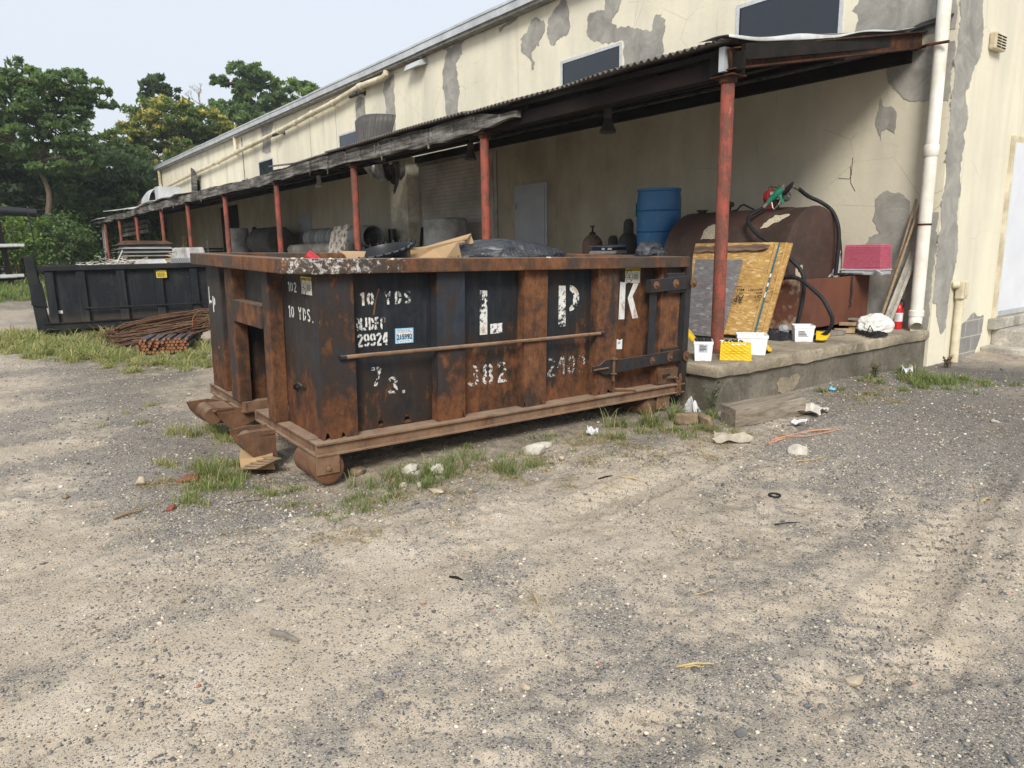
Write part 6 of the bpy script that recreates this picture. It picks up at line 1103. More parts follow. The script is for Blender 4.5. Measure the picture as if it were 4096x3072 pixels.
def lid(lb,pts,th=.012,ribs=True,par=None):
    t=thing('bin_lid',lb,'lid',pts[0],group='yellow bin lids'); p=[Vector(x) for x in pts]; nn=(p[1]-p[0]).cross(p[3]-p[0]).normalized()
    q=MB(); b_=-nn*th*.5; q.hexa([p[0]+b_,p[1]+b_,p[2]+b_,p[3]+b_,p[0],p[1],p[2],p[3]]) ; q.build('lid_panel',M['lidy'],t)
    q=MB(); U=lambda u,v:(p[0].lerp(p[1],u)).lerp(p[3].lerp(p[2],u),v)+nn*.003
    for (a,b2) in (((0,0),(1,0)),((1,0),(1,1)),((1,1),(0,1)),((0,1),(0,0))): q.bar(U(*a),U(*b2),.007,.009,tuple(nn))
    if ribs:
        for i in range(-5,6):
            for sg in (1,-1):
                ts=[t_ for t_ in np.linspace(0,1,41) if 0.02<(i/5.0+.0+sg*t_*1.0 + (0 if sg>0 else .6))<.98]
                if len(ts)>2: f=lambda t_:U(i/5.0+sg*t_*1.0+(0 if sg>0 else .6),t_); q.bar(f(ts[0]),f(ts[-1]),.0035,.005,tuple(nn))
        q.bar(U(0,.42),U(1,.42),.004,.005,tuple(nn)); q.bar(U(0,.54),U(1,.54),.004,.005,tuple(nn))
    q.build('lid_ribs',M['lidy'],t); q=MB(); q.bar(U(.28,-.03),U(.72,-.03),.018,.008,tuple(nn)); q.build('lid_latch',M['lidy'],t)
    q=MB()
    for u in (.1,.22,.34,.62,.74,.86): q.bar(U(u,1.0),U(u+.05,1.0),.02,.012,tuple(nn))
    q.build('hinge_tabs',M['lidy'],t)
zb_=lambda x,y,d:P_(2700+x/3.16,1250+y/3.16,d)
lid('yellow ribbed lid hanging over the front of the middle white bin, facing the yard',[zb_(568,603,5.27),zb_(960,610,5.45),zb_(955,385,5.46),zb_(585,375,5.28)])
lid('yellow lid tilted up at the left of the corner bin, half behind the container',[zb_(300,385,5.25),zb_(255,395,5.16),zb_(100,215,5.02),zb_(118,150,5.3)],.02,False)
lid('yellow lid sloping down at the right of the rear white bin',[zb_(1195,488,5.88),zb_(1215,470,6.1),zb_(1070,322,6.0),zb_(1055,345,5.8)],.015,False)
lid('yellow lid lying open right of the lone white bin',[zb_(1785,345,6.86),zb_(1910,345,6.95),zb_(1958,275,7.1),zb_(1790,240,7.1)],.012,False)
# pipes, tanks and lumber in the shade of the canopy
n=NM('pipe_wrap',.7); a=n.noise(1,6,.6,n.map((2.8,1,1),(0,0,0),(0,.2,0))); b=n.noise(8,5,.7); k=n.mix(n.ramp(a,[(.42,0),(.55,1)]),(.33,.35,.36),(.22,.21,.18)); n.col(n.mix(n.ramp(a,[(.6,0),(.64,1)]),k,(.13,.2,.28))); n.bump(a,.2,.01); M['wrap']=n.m
def hollow(a,b_,r,mat,lb,name='culvert_pipe'):
    a=Vector(a);b_=Vector(b_);ax=(b_-a); L=ax.length; q=MB(); q.lathe(a,[(r*.93,0),(r,.0),(r,L),(r*.93,L)],28,axis=ax,open_=True); q.lathe(a,[(r*.93,L),(r*.93,0)],28,axis=ax,open_=True); return T1(name,lb,'pipe',q,M[mat],smooth=True)
hollow((-19.9,8.0,1.72),(-15.45,7.7,1.68),.27,'wrap','large spiral-wound metal pipe with a dark open end, upper of the two'); hollow((-19.9,7.4,1.42),(-15.1,7.15,1.44),.14,'step','smaller grey pipe lying in front of the large pipe')
q=MB(); 
for x in (-19,-16.2): q.box(x-.1,x+.1,7.0,8.2,G,1.28)
pr=q.build('pipe_trestle',M['darkwood']); tag(pr,'dark timber trestle carrying the large pipes','trestle')
q=MB(); q.box(-19.6,-15.2,7.5,8.4,1.281,1.40); T1('trestle_deck','dark deck boards under the large spiral pipe','deck',q,M['darkwood'])
n=NM('flaking_board',.9); a=n.noise(9,7,.75); n.col(n.ramp(a,[(.4,(.5,.47,.42)),(.5,(.4,.36,.3)),(.58,(.1,.07,.05))])); n.bump(a,.5,.01); M['flake']=n.m
slab([(-15.5,6.45,.9),(-14.65,6.45,.9),(-14.37,6.6,1.93),(-15.22,6.6,1.90)],.03,'flaking_board','flake',None,'flaking white board leaning against the third red column before the pipes','board')
def ptank(x,y,r,z1,lb,m='step',lying=False):
    q=MB(); q.lathe((x,y,G),[(r*.98,0),(r,.02),(r,z1-G-.05),(r*.97,z1-G-.02),(r*.9,z1-G)],32); T1('storage_tank',lb,'tank',q,M[m],smooth=True)
M['ptank']=simple('chalky_tank_plastic',(.42,.42,.41),.6,0,.15,4,.05,(.22,.21,.19)); ptank(-12.85,8.05,.45,2.0,'round off-white tank standing before the roll-up door','ptank'); ptank(-25.2,7.5,.38,2.17,'round off-white tank far left under the canopy','ptank')
M['dtank']=simple('dark_tank_steel',(.08,.075,.07),.7,0,.3,4,.1); q=MB(); q.lathe((-24.4,8.0,1.7),[(.4,0),(.45,.03),(.45,2.0),(.4,2.05)],24,axis=(1,-.02,0)); T1('horizontal_tank','dark horizontal steel tank under the canopy, right of the far white tank','tank',q,M['dtank'],smooth=True)
q=MB(); q.box(-24,-23.8,7.6,8.4,G,1.3).box(-22.6,-22.4,7.6,8.4,G,1.3); T1('tank_saddle','dark saddle blocks under the horizontal steel tank','saddle',q,M['darkwood'])
q=MB(); q.lathe((-15.55,8.25,G),[(.1,0),(.1,1.49)],16); T1('black_pipe_stub','thick black pipe standing before the pilaster','pipe',q,M['blackp'],smooth=True)
q=MB(); q.tube([(-14.45,8.2,G),(-14.72,8.6,1.87)],.035,8); T1('black_bar','slim black bar leaning beside the roll-up door','bar',q,M['blackp'])
q=MB(); q.tube([(-14.4,7.2,1.2),(-14.9,7.3,1.62),(-14.7,7.35,1.3)],.03,8); T1('rusty_fitting','rusty pipe fitting in front of the smaller grey pipe','fitting',q,M['rustbeam'])
for i,(x,y,z,h_,lb) in enumerate(((-27.5,8.4,G,1.9,'dark leaning boards by the far doorway'),(-26.9,8.3,G,1.7,'shorter dark boards beside the far doorway'))): q=MB(); q.bar((x,y,z),(x+.25,y+.35,z+h_),.3,.04,(0,1,0)); T1('leaning_boards',lb,'boards',q,M['darkwood'])
q=MB(); q.bar((-24.0,6.2,G),(-24.4,6.3,1.85),.06,.06); T1('grey_post','slim grey post leaning before the far white tank','post',q,M['timber'])
q=MB(); q.bar((-29.5,6.9,1.55),(-28.0,6.9,1.55),.06,.08).bar((-29.5,6.9,G),(-29.5,6.9,1.95),.05,.05).bar((-28.0,6.9,G),(-28.3,6.9,1.6),.05,.05); T1('metal_stand','dark metal stand standing among clutter far under the canopy','stand',q,M['corrd'])
q=MB(); 
for i in range(6): q.box(-27.7,-26.6,6.8+.02*i,7.4,G+.6+.1*i,G+.66+.1*i)
T1('lumber_pile','low pile of dark boards far under the canopy','lumber',q,M['darkwood'])
q=MB(); q.lathe((-23.6,4.9,.98),[(.42,0),(.42,.06)],26,axis=(1,-.35,.15)); n_=T1('plywood_disc','round orange-brown plywood disc behind the black container','disc',q,M['osb'])
q=MB(); q.hexa([(-21.9,4.6,.95),(-20.1,4.7,.95),(-20.1,5.2,.95),(-21.9,5.2,.95),(-21.7,4.65,1.53),(-20.3,4.72,1.53),(-20.3,5.15,1.53),(-21.7,5.15,1.53)]); T1('grey_tub','upturned light grey plastic tub behind the black container','tub',q,M['ptank'],bevel=.05)
q=MB(); q.box(-24,-20,4.55,5.3,-.1,.94); T1('crate_stack','dark crates behind the black container under the grey tub','crates',q,M['darkwood'])
slab([(-31.8,7.0,G),(-29.8,7.0,G),(-30.2,7.3,1.9),(-31.9,7.3,1.95)],.03,'plywood_sheet','scrap',None,'brown plywood sheet leaning far under the canopy','board')
q=MB(); q.bar((-29.6,6.9,G),(-30.4,7.0,2.0),.1,.04); T1('curved_lath','pale lath leaning beside the far brown plywood','lath',q,M['scrapy'])
q=MB(); x=-41.9
for i in range(3): q.bar((x+i*.5,5.8,1.5),(x+i*.5+.1,5.8,2.75),.05,.05)
q.bar((-42,5.8,1.45),(-40.8,5.8,1.45),.06,.06); q.bar((-42.3,5.9,1.5),(-41,5.6,.2),.06,.06); T1('old_window_grille','pale window grille hanging between the two farthest columns','grille',q,M['corrw'])
for i in range(3): q=MB(); q.bar((-37.5,6.0,2.62-.2*i),(-33.5,6.4,2.6-.2*i+.12),.12,.14); T1('stored_beam',('upper','middle','lower')[i]+' grey beam of three stored under the far canopy','beam',q,M['timber'],group='beams stored under the far canopy')
# timber baulk on the ground
q=MB(); vs=[(-3.53,4.72,-.03),(-3.33,4.57,-.03),(-3.13,5.56,-.03),(-3.30,5.68,-.03),(-3.42,4.56,.12),(-3.22,4.45,.115),(-3.12,5.36,.125),(-3.30,5.47,.13)]
vs=[(-3.46,4.74,-.03),(-3.26,4.66,-.03),(-3.14,5.46,-.03),(-3.34,5.52,-.03),(-3.46,4.74,.125),(-3.26,4.66,.12),(-3.14,5.46,.12),(-3.34,5.52,.125)]
q.hexa(vs); n=NM('baulk_wood',.9); g_=n.noise(1,7,.7,n.map((24,1.6,24))); n.col(n.ramp(g_,[(.35,(.12,.1,.075)),(.5,(.23,.19,.145)),(.68,(.34,.29,.23))])); n.bump(g_,.5,.005); M['baulk']=n.m; T1('timber_baulk','thick grey-brown timber baulk lying on the ground against the dock','timber',q,M['baulk'],bevel=.006)
# ---------------------------------------------------------------- vegetation
def leafmat(name,tr=.45):
    n=NM(name,.6); c=n.attr('Col','Color'); n.col(c)
    t=n.nd('BsdfTranslucent'); n.ln(n.mix(1,c,(1.3,1.45,.6),'MULTIPLY'),t.inputs[0]); m_=n.nd('MixShader'); m_.inputs[0].default_value=tr; n.ln(n.b.outputs[0],m_.inputs[1]); n.ln(t.outputs[0],m_.inputs[2]); n.ln(m_.outputs[0],n.out.inputs[0]); return n.m
M['leaf']=leafmat('foliage'); M['grass']=leafmat('grass_blades',.3)
M['bark']=simple('tree_bark',(.11,.085,.06),.9,0,.3,9,.6,.02); M['barkp']=simple('pale_bark',(.2,.17,.13),.9,0,.3,9,.5,.02)
def leaves(cen,rad,cnt,size,cols,seed,flat=.55,shell=.55,droop=.3,nclump=None,aspect=2.0,yellow=None):
    """leaf cards gathered in ragged clumps through an ellipsoid"""
    r_=np.random.default_rng(seed); nc=nclump or max(8,int(cnt/90))
    d=r_.normal(size=(nc,3)); d/=np.linalg.norm(d,axis=1)[:,None]; rr=shell+(1.08-shell)*r_.random(nc)**.6
    rag=1+.28*(fbm(d[:,0]*2+seed,d[:,1]*2,d[:,2]*2,3,seed)-.5)*2; cc=np.array(cen)+d*rr[:,None]*rag[:,None]*np.array(rad)
    cr=(.12+.14*r_.random(nc))*np.mean(rad); ci=r_.integers(0,nc,cnt)
    off=np.clip(r_.normal(size=(cnt,3)),-2,2)*cr[ci][:,None]*np.array([1,1,flat])*.62; P=cc[ci]+off; P[:,2]-=droop*(off[:,0]**2+off[:,1]**2)/(cr[ci]*2+1e-6)
    nrm=r_.normal(size=(cnt,3))*np.array([.7,.7,.45])+np.array([0,0,.75]); nrm/=np.linalg.norm(nrm,axis=1)[:,None]
    t=r_.normal(size=(cnt,3)); t-=nrm*np.sum(t*nrm,1)[:,None]; t/=np.linalg.norm(t,axis=1)[:,None]; t[:,2]-=.25; b=np.cross(nrm,t)
    s=size*.86*(.45+1.05*r_.random(cnt))[:,None]; L=t*s*aspect/2; W=b*s/2
    V=np.stack([P-L,P+W*.9-L*.1,P+L,P-W*.9-L*.1],1).reshape(-1,3); F=np.arange(cnt*4).reshape(-1,4)
    cl=np.array(cols); base=cl[r_.integers(0,len(cl),nc)][ci]*(.8+.4*r_.random(nc))[ci][:,None]*(.82+.36*r_.random(cnt))[:,None]
    if yellow is not None:
        up=(d[:,2]>-.25)&(r_.random(nc)<yellow[0]); m_=up[ci]&(off[:,2]>-.02*np.mean(rad))&(r_.random(cnt)<.6); base[m_]=np.array(yellow[1])*(.75+.5*r_.random(m_.sum()))[:,None]
    return V,F,np.repeat(base,4,0),cc,cr
GRN=[(.12,.185,.08),(.14,.21,.085),(.11,.165,.085),(.16,.225,.085)]; DGRN=[(.085,.13,.068),(.1,.15,.075),(.09,.125,.075)]; LGRN=[(.18,.26,.08),(.16,.24,.075),(.21,.28,.09)]
def tree(name,label,base,trunk,blobs,size=.16,cols=GRN,seed=1,bark='bark',group='trees behind the warehouse',r0=.18,yellow=None,flat=.5,shell=.5,cat='tree',limbs=True,dens=1,aspect=2.2,kw={}):
    t=thing(name,label,cat,base,group=group); Vs=[];Fs=[];Cs=[];nb=0; q=MB(); pts=[Vector(p) for p in trunk]; nseg=len(pts)
    q.tube(spl(pts,4),[max(.03,r0*(1-.75*i/((nseg-1)*4))) for i in range((nseg-1)*4+1)],8)
    r_=random.Random(seed)
    for k,(c,rad,cnt) in enumerate(blobs):
        V,F,Cc,cc,cr=leaves(c,rad,int(cnt*dens*1.05),size,cols,seed*17+k,flat,shell,yellow=yellow,aspect=aspect,**kw); Vs.append(V);Fs.append(F+nb);Cs.append(Cc);nb+=len(V)
        if limbs:
            cv=Vector(c); st_=min(pts,key=lambda p:(p-cv).length+(100 if p.z>c[2] else 0)); md=st_.lerp(cv,.5)+Vector((r_.uniform(-.3,.3),r_.uniform(-.3,.3),.15*rad[2])); q.tube(spl([st_,md,cv],4),[r0*.42*(1-i/11)+.02 for i in range(9)],6)
            for j in r_.sample(range(len(cc)),min(16,len(cc))): e=Vector(cc[j]); q.tube(spl([md.lerp(cv,r_.random()),cv.lerp(e,.5)+Vector((0,0,-.15)),e],3),[.045,.04,.035,.03,.025,.02,.015],5)
    q.build('trunk',M[bark],t,smooth=True)
    npmesh('crown',np.concatenate(Vs),np.concatenate(Fs),M['leaf'],t,np.concatenate(Cs)); return t
# positions: (x,y) metres; the warehouse ends at x=-41.7
tree('locust_tree','tall dark green locust tree with layered crown and bare trunk, left of the sky gap','' or (-39.8,3.1,0),[(-40.3,4.6,-.1),(-40.1,3.9,1.4),(-39.9,3.4,2.9),(-39.9,3.55,4.2),(-39.8,3.3,5.6),(-39.8,3.8,7.2),(-39.8,4.0,8.5)],
 [((-39.8,3.3,9.0),(1.6,1.5,.75),5200),((-39.7,4.9,9.05),(1.3,1.2,.6),3600),((-39.6,6.05,8.5),(1.0,.85,.4),1700),((-39.9,4.9,8.0),(1.3,1.0,.6),2600),((-39.8,2.7,7.9),(1.5,1.4,.8),4200),((-39.8,4.4,6.9),(1.7,1.3,.7),4300),((-39.9,2.4,6.5),(1.5,1.2,.8),4000),((-39.8,5.0,5.8),(1.2,.9,.6),2000),((-39.9,3.6,5.6),(1.2,1.3,.5),1700)],.115,GRN,3,r0=.17,flat=.38,dens=1.1)
tree('pale_tree','hazy grey-green tree at the left edge behind the locust','' or (-47,2.5,0),[(-47,2.4,-.1),(-47,2.3,4),(-47,2.5,8)],[((-47,2.0,8.6),(1.5,1.6,1.5),4200),((-47,1.2,6.5),(1.8,1.8,1.6),4200),((-47,3.3,6.0),(1.6,1.5,1.3),3000)],.15,[(.075,.095,.06),(.085,.095,.07),(.09,.085,.075)],5,r0=.2,shell=.35)
tree('golden_tree','broad tree covered in yellow flower clusters behind the far end of the warehouse','' or (-49.5,11,0),[(-49,11.5,-.1),(-49.3,11.2,3),(-49.3,11.0,5.2),(-49.0,11.2,7.5)],
 [((-48.9,11.0,9.4),(2.0,1.9,1.15),6500),((-48.6,13.0,9.3),(1.7,1.5,1.15),4800),((-48.4,14.4,8.2),(1.5,1.4,1.0),3600),((-49.0,9.7,8.5),(1.5,1.4,.8),3600),((-49.2,8.2,7.9),(1.3,1.2,.7),2600),((-49.2,9.4,7.1),(1.4,1.4,.8),2600),((-48.6,12.4,7.4),(2.2,1.9,1.2),5200),((-49.0,10.4,6.6),(1.6,1.5,1.0),2600)],.135,[(.15,.2,.06),(.17,.22,.07),(.13,.18,.06)],7,yellow=(.62,(.52,.41,.12)),flat=.5,r0=.2)
tree('slim_tree','small airy tree top rising above the golden tree','' or (-51,11.3,0),[(-51,11.6,-.1),(-51,11.4,6),(-50.9,11.3,10.2),(-50.8,11.1,11.4)],[((-50.8,11.0,11.9),(.9,.95,.65),1500),((-50.8,10.3,11.2),(.6,.55,.35),500),((-50.8,11.9,11.3),(.6,.6,.4),600),((-50.9,11.1,10.4),(.6,.8,.4),600)],.16,DGRN,9,r0=.14,shell=.4)
t=thing('dead_tree','bare dead tree top between the slim tree and the tall right tree','tree',(-52.2,13.8,0),group='trees behind the warehouse'); q=MB(); r_=random.Random(4)
def branch(p,d_,L,r,dep):
    e=p+d_*L; q.tube([p,p.lerp(e,.5)+Vector((r_.uniform(-.05,.05),r_.uniform(-.05,.05),0))*L,e],[r,r*.8,r*.6],5)
    if dep>0:
        for _ in range(3): nd_=(d_+Vector((r_.uniform(-.5,.5),r_.uniform(-.9,.9),r_.uniform(-.1,.6)))*.9).normalized(); branch(e,nd_,L*r_.uniform(.55,.8),r*.6,dep-1)
q.tube([(-52.4,14.6,0),(-52.3,14.5,8),(-52.2,14.3,10.4)],[.2,.12,.07],7); branch(Vector((-52.2,14.3,10.4)),Vector((0,-.55,.8)).normalized(),.75,.055,4); q.build('trunk',M['barkp'],t)
tree('tall_right_tree','tallest tree above the roof line with open spreading crown','' or (-53.3,17.5,0),[(-53.3,17.8,-.1),(-53.3,17.4,5),(-53.3,17.2,9.5),(-53.3,17.4,12.5)],
 [((-53.3,17.5,13.6),(1.3,1.5,.75),3600),((-53.2,16.3,12.9),(1.2,1.1,.6),2200),((-53.4,18.7,13.2),(1.2,1.0,.6),2000),((-53.2,15.9,11.4),(.9,1.0,.4),1100),((-53.3,17.9,11.9),(1.4,1.5,.7),3000),((-53.3,19.5,11.8),(1.1,1.1,.7),1900)],.16,GRN,11,r0=.2,shell=.35,flat=.45)
tree('round_right_tree','rounded mid green tree where the roof line meets the sky','' or (-54,21.3,0),[(-54,21.2,-.1),(-54,21.1,6),(-54,21.1,11)],[((-54,21.3,12.5),(1.6,1.7,1.2),5200),((-54,22.6,11.8),(1.3,1.2,.9),2600),((-54,19.9,11.6),(1.2,1.1,.8),2400),((-53.6,20.9,10.4),(1.6,2.2,1.0),3600)],.16,LGRN[:2]+GRN[:2],13,r0=.2)
tree('low_roofline_tree','mid green tree just above the roof behind the golden tree','' or (-52,16.2,0),[(-52,16.2,-.1),(-52,16.2,8)],[((-52,16.0,9.8),(1.8,2.0,1.4),5200),((-52,18.5,9.6),(1.6,1.9,1.2),4000)],.17,GRN,15,r0=.2)
for i,(nm,lb,c,R_,cnt,cols,sz) in enumerate((
 ('understory_tree','dark dense tree between the locust trunk and the golden tree',(-45.5,7.2,5.4),(2.2,2.3,1.9),9000,DGRN,.15),
 ('understory_tree','leafy mid green tree below the golden tree',(-44.6,9.2,4.2),(1.8,2.0,1.7),8000,GRN,.15),
 ('understory_tree','dark tree behind the bare locust trunk',(-44.5,4.4,4.6),(2.2,2.3,2.2),9000,DGRN,.15),
 ('understory_tree','vine-covered dark tree at the left edge above the pipe rack',(-43.5,1.2,5.6),(2.2,2.0,2.6),9500,DGRN,.16),
 ('understory_tree','pale thinly leaved tree right of the locust trunk',(-47.5,5.9,6.3),(2.1,1.9,1.6),5500,[(.07,.095,.045),(.06,.085,.04)],.14),
 ('understory_tree','dark tree filling the foot of the golden tree',(-47.5,11.8,5.0),(2.2,2.6,2.2),8500,DGRN,.16))):
    tree(nm,lb,(c[0],c[1],0),[(c[0],c[1],-.1),(c[0]+.2,c[1]+.3,c[2]*.5),(c[0],c[1],c[2])],[(c,R_,cnt)],sz,cols,30+i,r0=.14,shell=.25,group='understory trees at the wood edge',kw=dict(nclump=int(cnt/70)))
for i,(lb,c,R_,cnt,cols,sz) in enumerate((
 ('big-leaved green bush swallowing the left end of the canopy',(-43.6,5.0,2.4),(1.3,1.5,1.9),9000,[(.13,.21,.075),(.11,.18,.065)],.13),
 ('yellow-green bush under the black pipe of the rack',(-39.5,2.0,2.0),(1.4,1.4,1.5),7000,LGRN,.12),
 ('dark bush between the rack and the black container',(-40,3.6,1.6),(1.4,1.6,1.6),7500,GRN,.13),
 ('dark leafy bush at the left edge behind the rack',(-41,.2,2.2),(1.6,1.8,2.4),8000,DGRN,.14),
 ('ivy hedge seen between the farthest red columns',(-45.0,8.4,1.9),(.9,2.8,1.9),14000,[(.25,.38,.13),(.21,.33,.11)],.12),
 ('ivy hedge behind the last column',(-45.4,11.6,2.0),(.9,2.2,1.9),9000,[(.25,.38,.13),(.2,.32,.1)],.12),
 ('dark thicket filling under the golden tree',(-46.8,9.5,3.8),(1.4,2.4,1.7),8000,DGRN,.15))):
    V,F,Cc,cc,cr=leaves(c,R_,cnt,sz,cols,60+i,.8,.35,.2,int(cnt/60),1.3)
    t=thing('bush',lb,'bush',(c[0],c[1],0),group='bushes at the wood edge'); npmesh('foliage',V,F,M['leaf'],t,Cc); q=MB(); 
    for j in range(7): e=Vector(cc[j*3%len(cc)]); q.tube([(c[0],c[1],-.05),((c[0]+e.x)/2,(c[1]+e.y)/2,e.z*.4),e],[.05,.035,.015],5)
    q.build('stems',M['bark'],t)
# far wood closing the gaps
Vs=[];Fs=[];Cs=[];nb=0; r_=random.Random(2)
for i in range(52):
    y=-38+i*1.35; c=(-60-r_.uniform(0,5),y,3.2+r_.uniform(0,1.2)); V,F,Cc,_,_=leaves(c,(2.2,2.0,3.6),2600,.26,DGRN,300+i,.8,.3,.2,60,1.4); Vs.append(V);Fs.append(F+nb);Cs.append(Cc);nb+=len(V)
tag(npmesh('far_woodland',np.concatenate(Vs),np.concatenate(Fs),M['leaf'],None,np.concatenate(Cs)),'dark mass of woodland behind the named trees','woodland',None,'stuff')
# weeds by the pipe bundle and dock
def plant(lb,x,y,h_,nst,seed,size=.05,cols=LGRN,z=None):
    t=thing('weed',lb,'plant',(x,y,0),group='leafy weeds'); r_=random.Random(seed); q=MB(); Vl=[];Fl=[];Cl=[];k=0; z0=ghs(x,y) if z is None else z
    for s in range(nst):
        a=r_.uniform(0,6.28); ln_=h_*r_.uniform(.6,1); e=Vector((x+math.cos(a)*ln_*.35,y+math.sin(a)*ln_*.35,z0+ln_)); b0=Vector((x+r_.uniform(-.03,.03),y+r_.uniform(-.03,.03),z0)); q.tube([b0,b0.lerp(e,.5)+Vector((0,0,.04)),e],[.004,.003,.002],5)
        for j in range(9):
            p=b0.lerp(e,.25+.08*j+.03*r_.random()); d_=Vector((r_.uniform(-1,1),r_.uniform(-1,1),r_.uniform(-.1,.6))).normalized(); sz=size*r_.uniform(.7,1.3); w_=d_.cross(Vector((0,0,1))).normalized()*sz*.32
            Vl+=[p,p+d_*sz*.5+w_,p+d_*sz*1.15-Vector((0,0,sz*.2)),p+d_*sz*.5-w_]; Fl.append((k,k+1,k+2,k+3)); k+=4; c=np.array(r_.choice(cols))*r_.uniform(.8,1.3); Cl+=[c]*4
    q.build('stem',M['leaf'] if False else M['bark'],t); npmesh('leaves',np.array([tuple(v) for v in Vl]),np.array(Fl),M['leaf'],t,np.array(Cl))
plant('bright green leafy weed between the pipe bundle and the rusty container',-10.9,2.95,.62,12,1,.11); plant('bright green weed growing at the dock corner beside the container',-3.66,4.86,.36,4,2,.05,[(.06,.13,.03)]); plant('low reddish weed at the foot of the dock',-3.5,7.35,.16,6,3,.04,[(.12,.1,.03),(.08,.11,.03)]); plant('dry brown weed by the foot of the cream conduit',-3.42,8.9,.16,12,4,.03,[(.14,.09,.05)])
# grass
def grass(lb,patches,seed,cols,name='grass',fl=1.0):
    r_=np.random.default_rng(seed); X=[];Y=[];H=[]
    for (x,y,rx,ry,cnt,h_) in patches:
        cnt=int(cnt*(.62 if x>-8 else .7)); nt_=max(3,int(cnt/26)); a=r_.random(nt_)*6.283; rr=1.25*r_.random(nt_)**.75; tx=x+rx*rr*np.cos(a); ty=y+ry*rr*np.sin(a); ci=(nt_*r_.random(cnt)**1.6).astype(int); X.append(tx[ci]+r_.normal(size=cnt)*.022*(1+rx)); Y.append(ty[ci]+r_.normal(size=cnt)*.022*(1+ry)); H.append(h_*(.45+.75*r_.random(cnt))*(.45+.85*r_.random(nt_)**1.5)[ci])
    X=np.concatenate(X);Y=np.concatenate(Y);H=np.concatenate(H); N_=len(X); Z=gh(X,Y)-.005; a=r_.random(N_)*6.283; lean=(.2+.95*r_.random(N_)**.9)*H*fl; dx=np.cos(a)*lean;dy=np.sin(a)*lean; px=-np.sin(a);py=np.cos(a); w_=(.0011+.0011*r_.random(N_))*(1+H*3)*(1+np.clip(np.hypot(X+0,Y)/7-.6,0,2.2))
    rows=[]
    for t_,k in ((0,1),(.4,.85),(.75,.55)):
        cx=X+dx*t_**1.7;cy=Y+dy*t_**1.7;cz=Z+H*(t_-.25*t_*t_*(lean/H)); rows+= [np.stack([cx-px*w_*k,cy-py*w_*k,cz],1),np.stack([cx+px*w_*k,cy+py*w_*k,cz],1)]
    cx=X+dx;cy=Y+dy;cz=Z+H*(1-.42*(lean/H)); tip=np.stack([cx,cy,cz],1); rows+=[tip-np.stack([px,py,px*0],1)*w_[:,None]*.1,tip+np.stack([px,py,px*0],1)*w_[:,None]*.1]
    V=np.stack(rows,1).reshape(-1,3); b=np.arange(N_)[:,None]*8; F=np.concatenate([b+np.array([0,1,3,2]),b+np.array([2,3,5,4]),b+np.array([4,5,7,6])],0)
    cl=np.array(cols); c=cl[r_.integers(0,len(cl),N_)]*(.75+.5*r_.random(N_))[:,None]
    return tag(npmesh(name,V,F,M['grass'],None,np.repeat(c,8,0)),lb,'grass',None,'stuff')
GG=[(.16,.23,.075),(.2,.26,.085),(.13,.19,.065),(.24,.25,.1),(.12,.17,.06),(.3,.26,.13)]; GY=GG+[(.32,.27,.13),(.27,.25,.11),(.38,.32,.18)]; YG=[(.24,.27,.09),(.3,.3,.12),(.36,.33,.15),(.17,.23,.07),(.42,.36,.2)]
grass('long yellowing grass around the black container and the steel bars',[(-14.3,.6,1.0,.35,2600,.2),(-13.0,.7,1.3,.4,3200,.17),(-12.0,1.2,1.0,.5,3000,.22),(-13.7,1.6,.5,.9,1800,.22),(-11.3,1.35,.8,.35,2600,.15),(-10.6,1.5,.5,.25,1600,.14),(-9.9,1.75,.5,.4,1500,.12),(-10.0,2.4,.6,.5,2200,.17),(-9.3,2.3,.5,.35,1500,.13),(-11.0,2.9,.6,.3,1200,.2),(-9.45,1.45,.2,.1,350,.1),(-13.9,2.5,.3,1.1,900,.2)],1,YG,'grass',1.5)
grass('green verge grass beyond the yard under the rack',[(-33,1.0,5,1.3,9000,.4),(-28.5,.6,2,.9,3500,.3),(-38,1.5,4,2.0,6000,.6),(-30,2.4,4,1.0,5000,.4),(-24,-2.5,4,2,3000,.3),(-40,-4,8,4,8000,.6)],2,LGRN+GG)
grass('sparse yellow-green tufts on the gravel left of the container',[(-5.92,1.2,.18,.1,420,.09),(-5.95,1.45,.28,.1,620,.11),(-5.6,1.45,.15,.1,320,.09),(-6.5,1.0,.05,.05,90,.06),(-7.0,.98,.08,.05,90,.05),(-7.2,1.23,.05,.05,90,.07),(-6.54,.73,.05,.04,60,.05),(-6.8,1.05,.3,.12,110,.03),(-5.02,.92,.15,.06,260,.07),(-6.1,1.75,.3,.15,300,.08)],3,YG)
grass('mixed green and dry grass in front of the container nose',[(-4.75,1.08,.12,.09,520,.12),(-4.5,1.16,.12,.09,620,.13),(-4.85,1.25,.15,.1,420,.11),(-4.35,1.05,.16,.1,700,.09),(-4.15,.86,.14,.06,420,.08),(-4.1,1.25,.1,.08,240,.08),(-4.45,.95,.2,.08,420,.07),(-5.0,1.5,.2,.1,300,.1),(-4.2,1.45,.12,.06,140,.07)],4,GG[:2]+GY+YG[:2])
grass('green grass along the side of the container between the white stones',[(-3.82,1.95,.1,.14,360,.1),(-3.68,2.15,.14,.18,560,.15),(-3.55,1.65,.12,.14,480,.09),(-3.6,2.0,.1,.25,420,.12),(-3.85,2.5,.12,.2,260,.11),(-3.4,2.6,.1,.22,520,.11),(-3.45,1.45,.1,.1,260,.06),(-3.9,1.75,.05,.04,60,.14),(-3.7,1.35,.12,.12,130,.05),(-3.35,2.85,.08,.1,160,.08),(-3.75,2.9,.3,.5,420,.06),(-3.6,3.4,.3,.4,420,.05),(-3.5,2.3,.35,.7,520,.045),(-3.4,1.6,.3,.4,300,.04)],5,GG+GY[4:6])
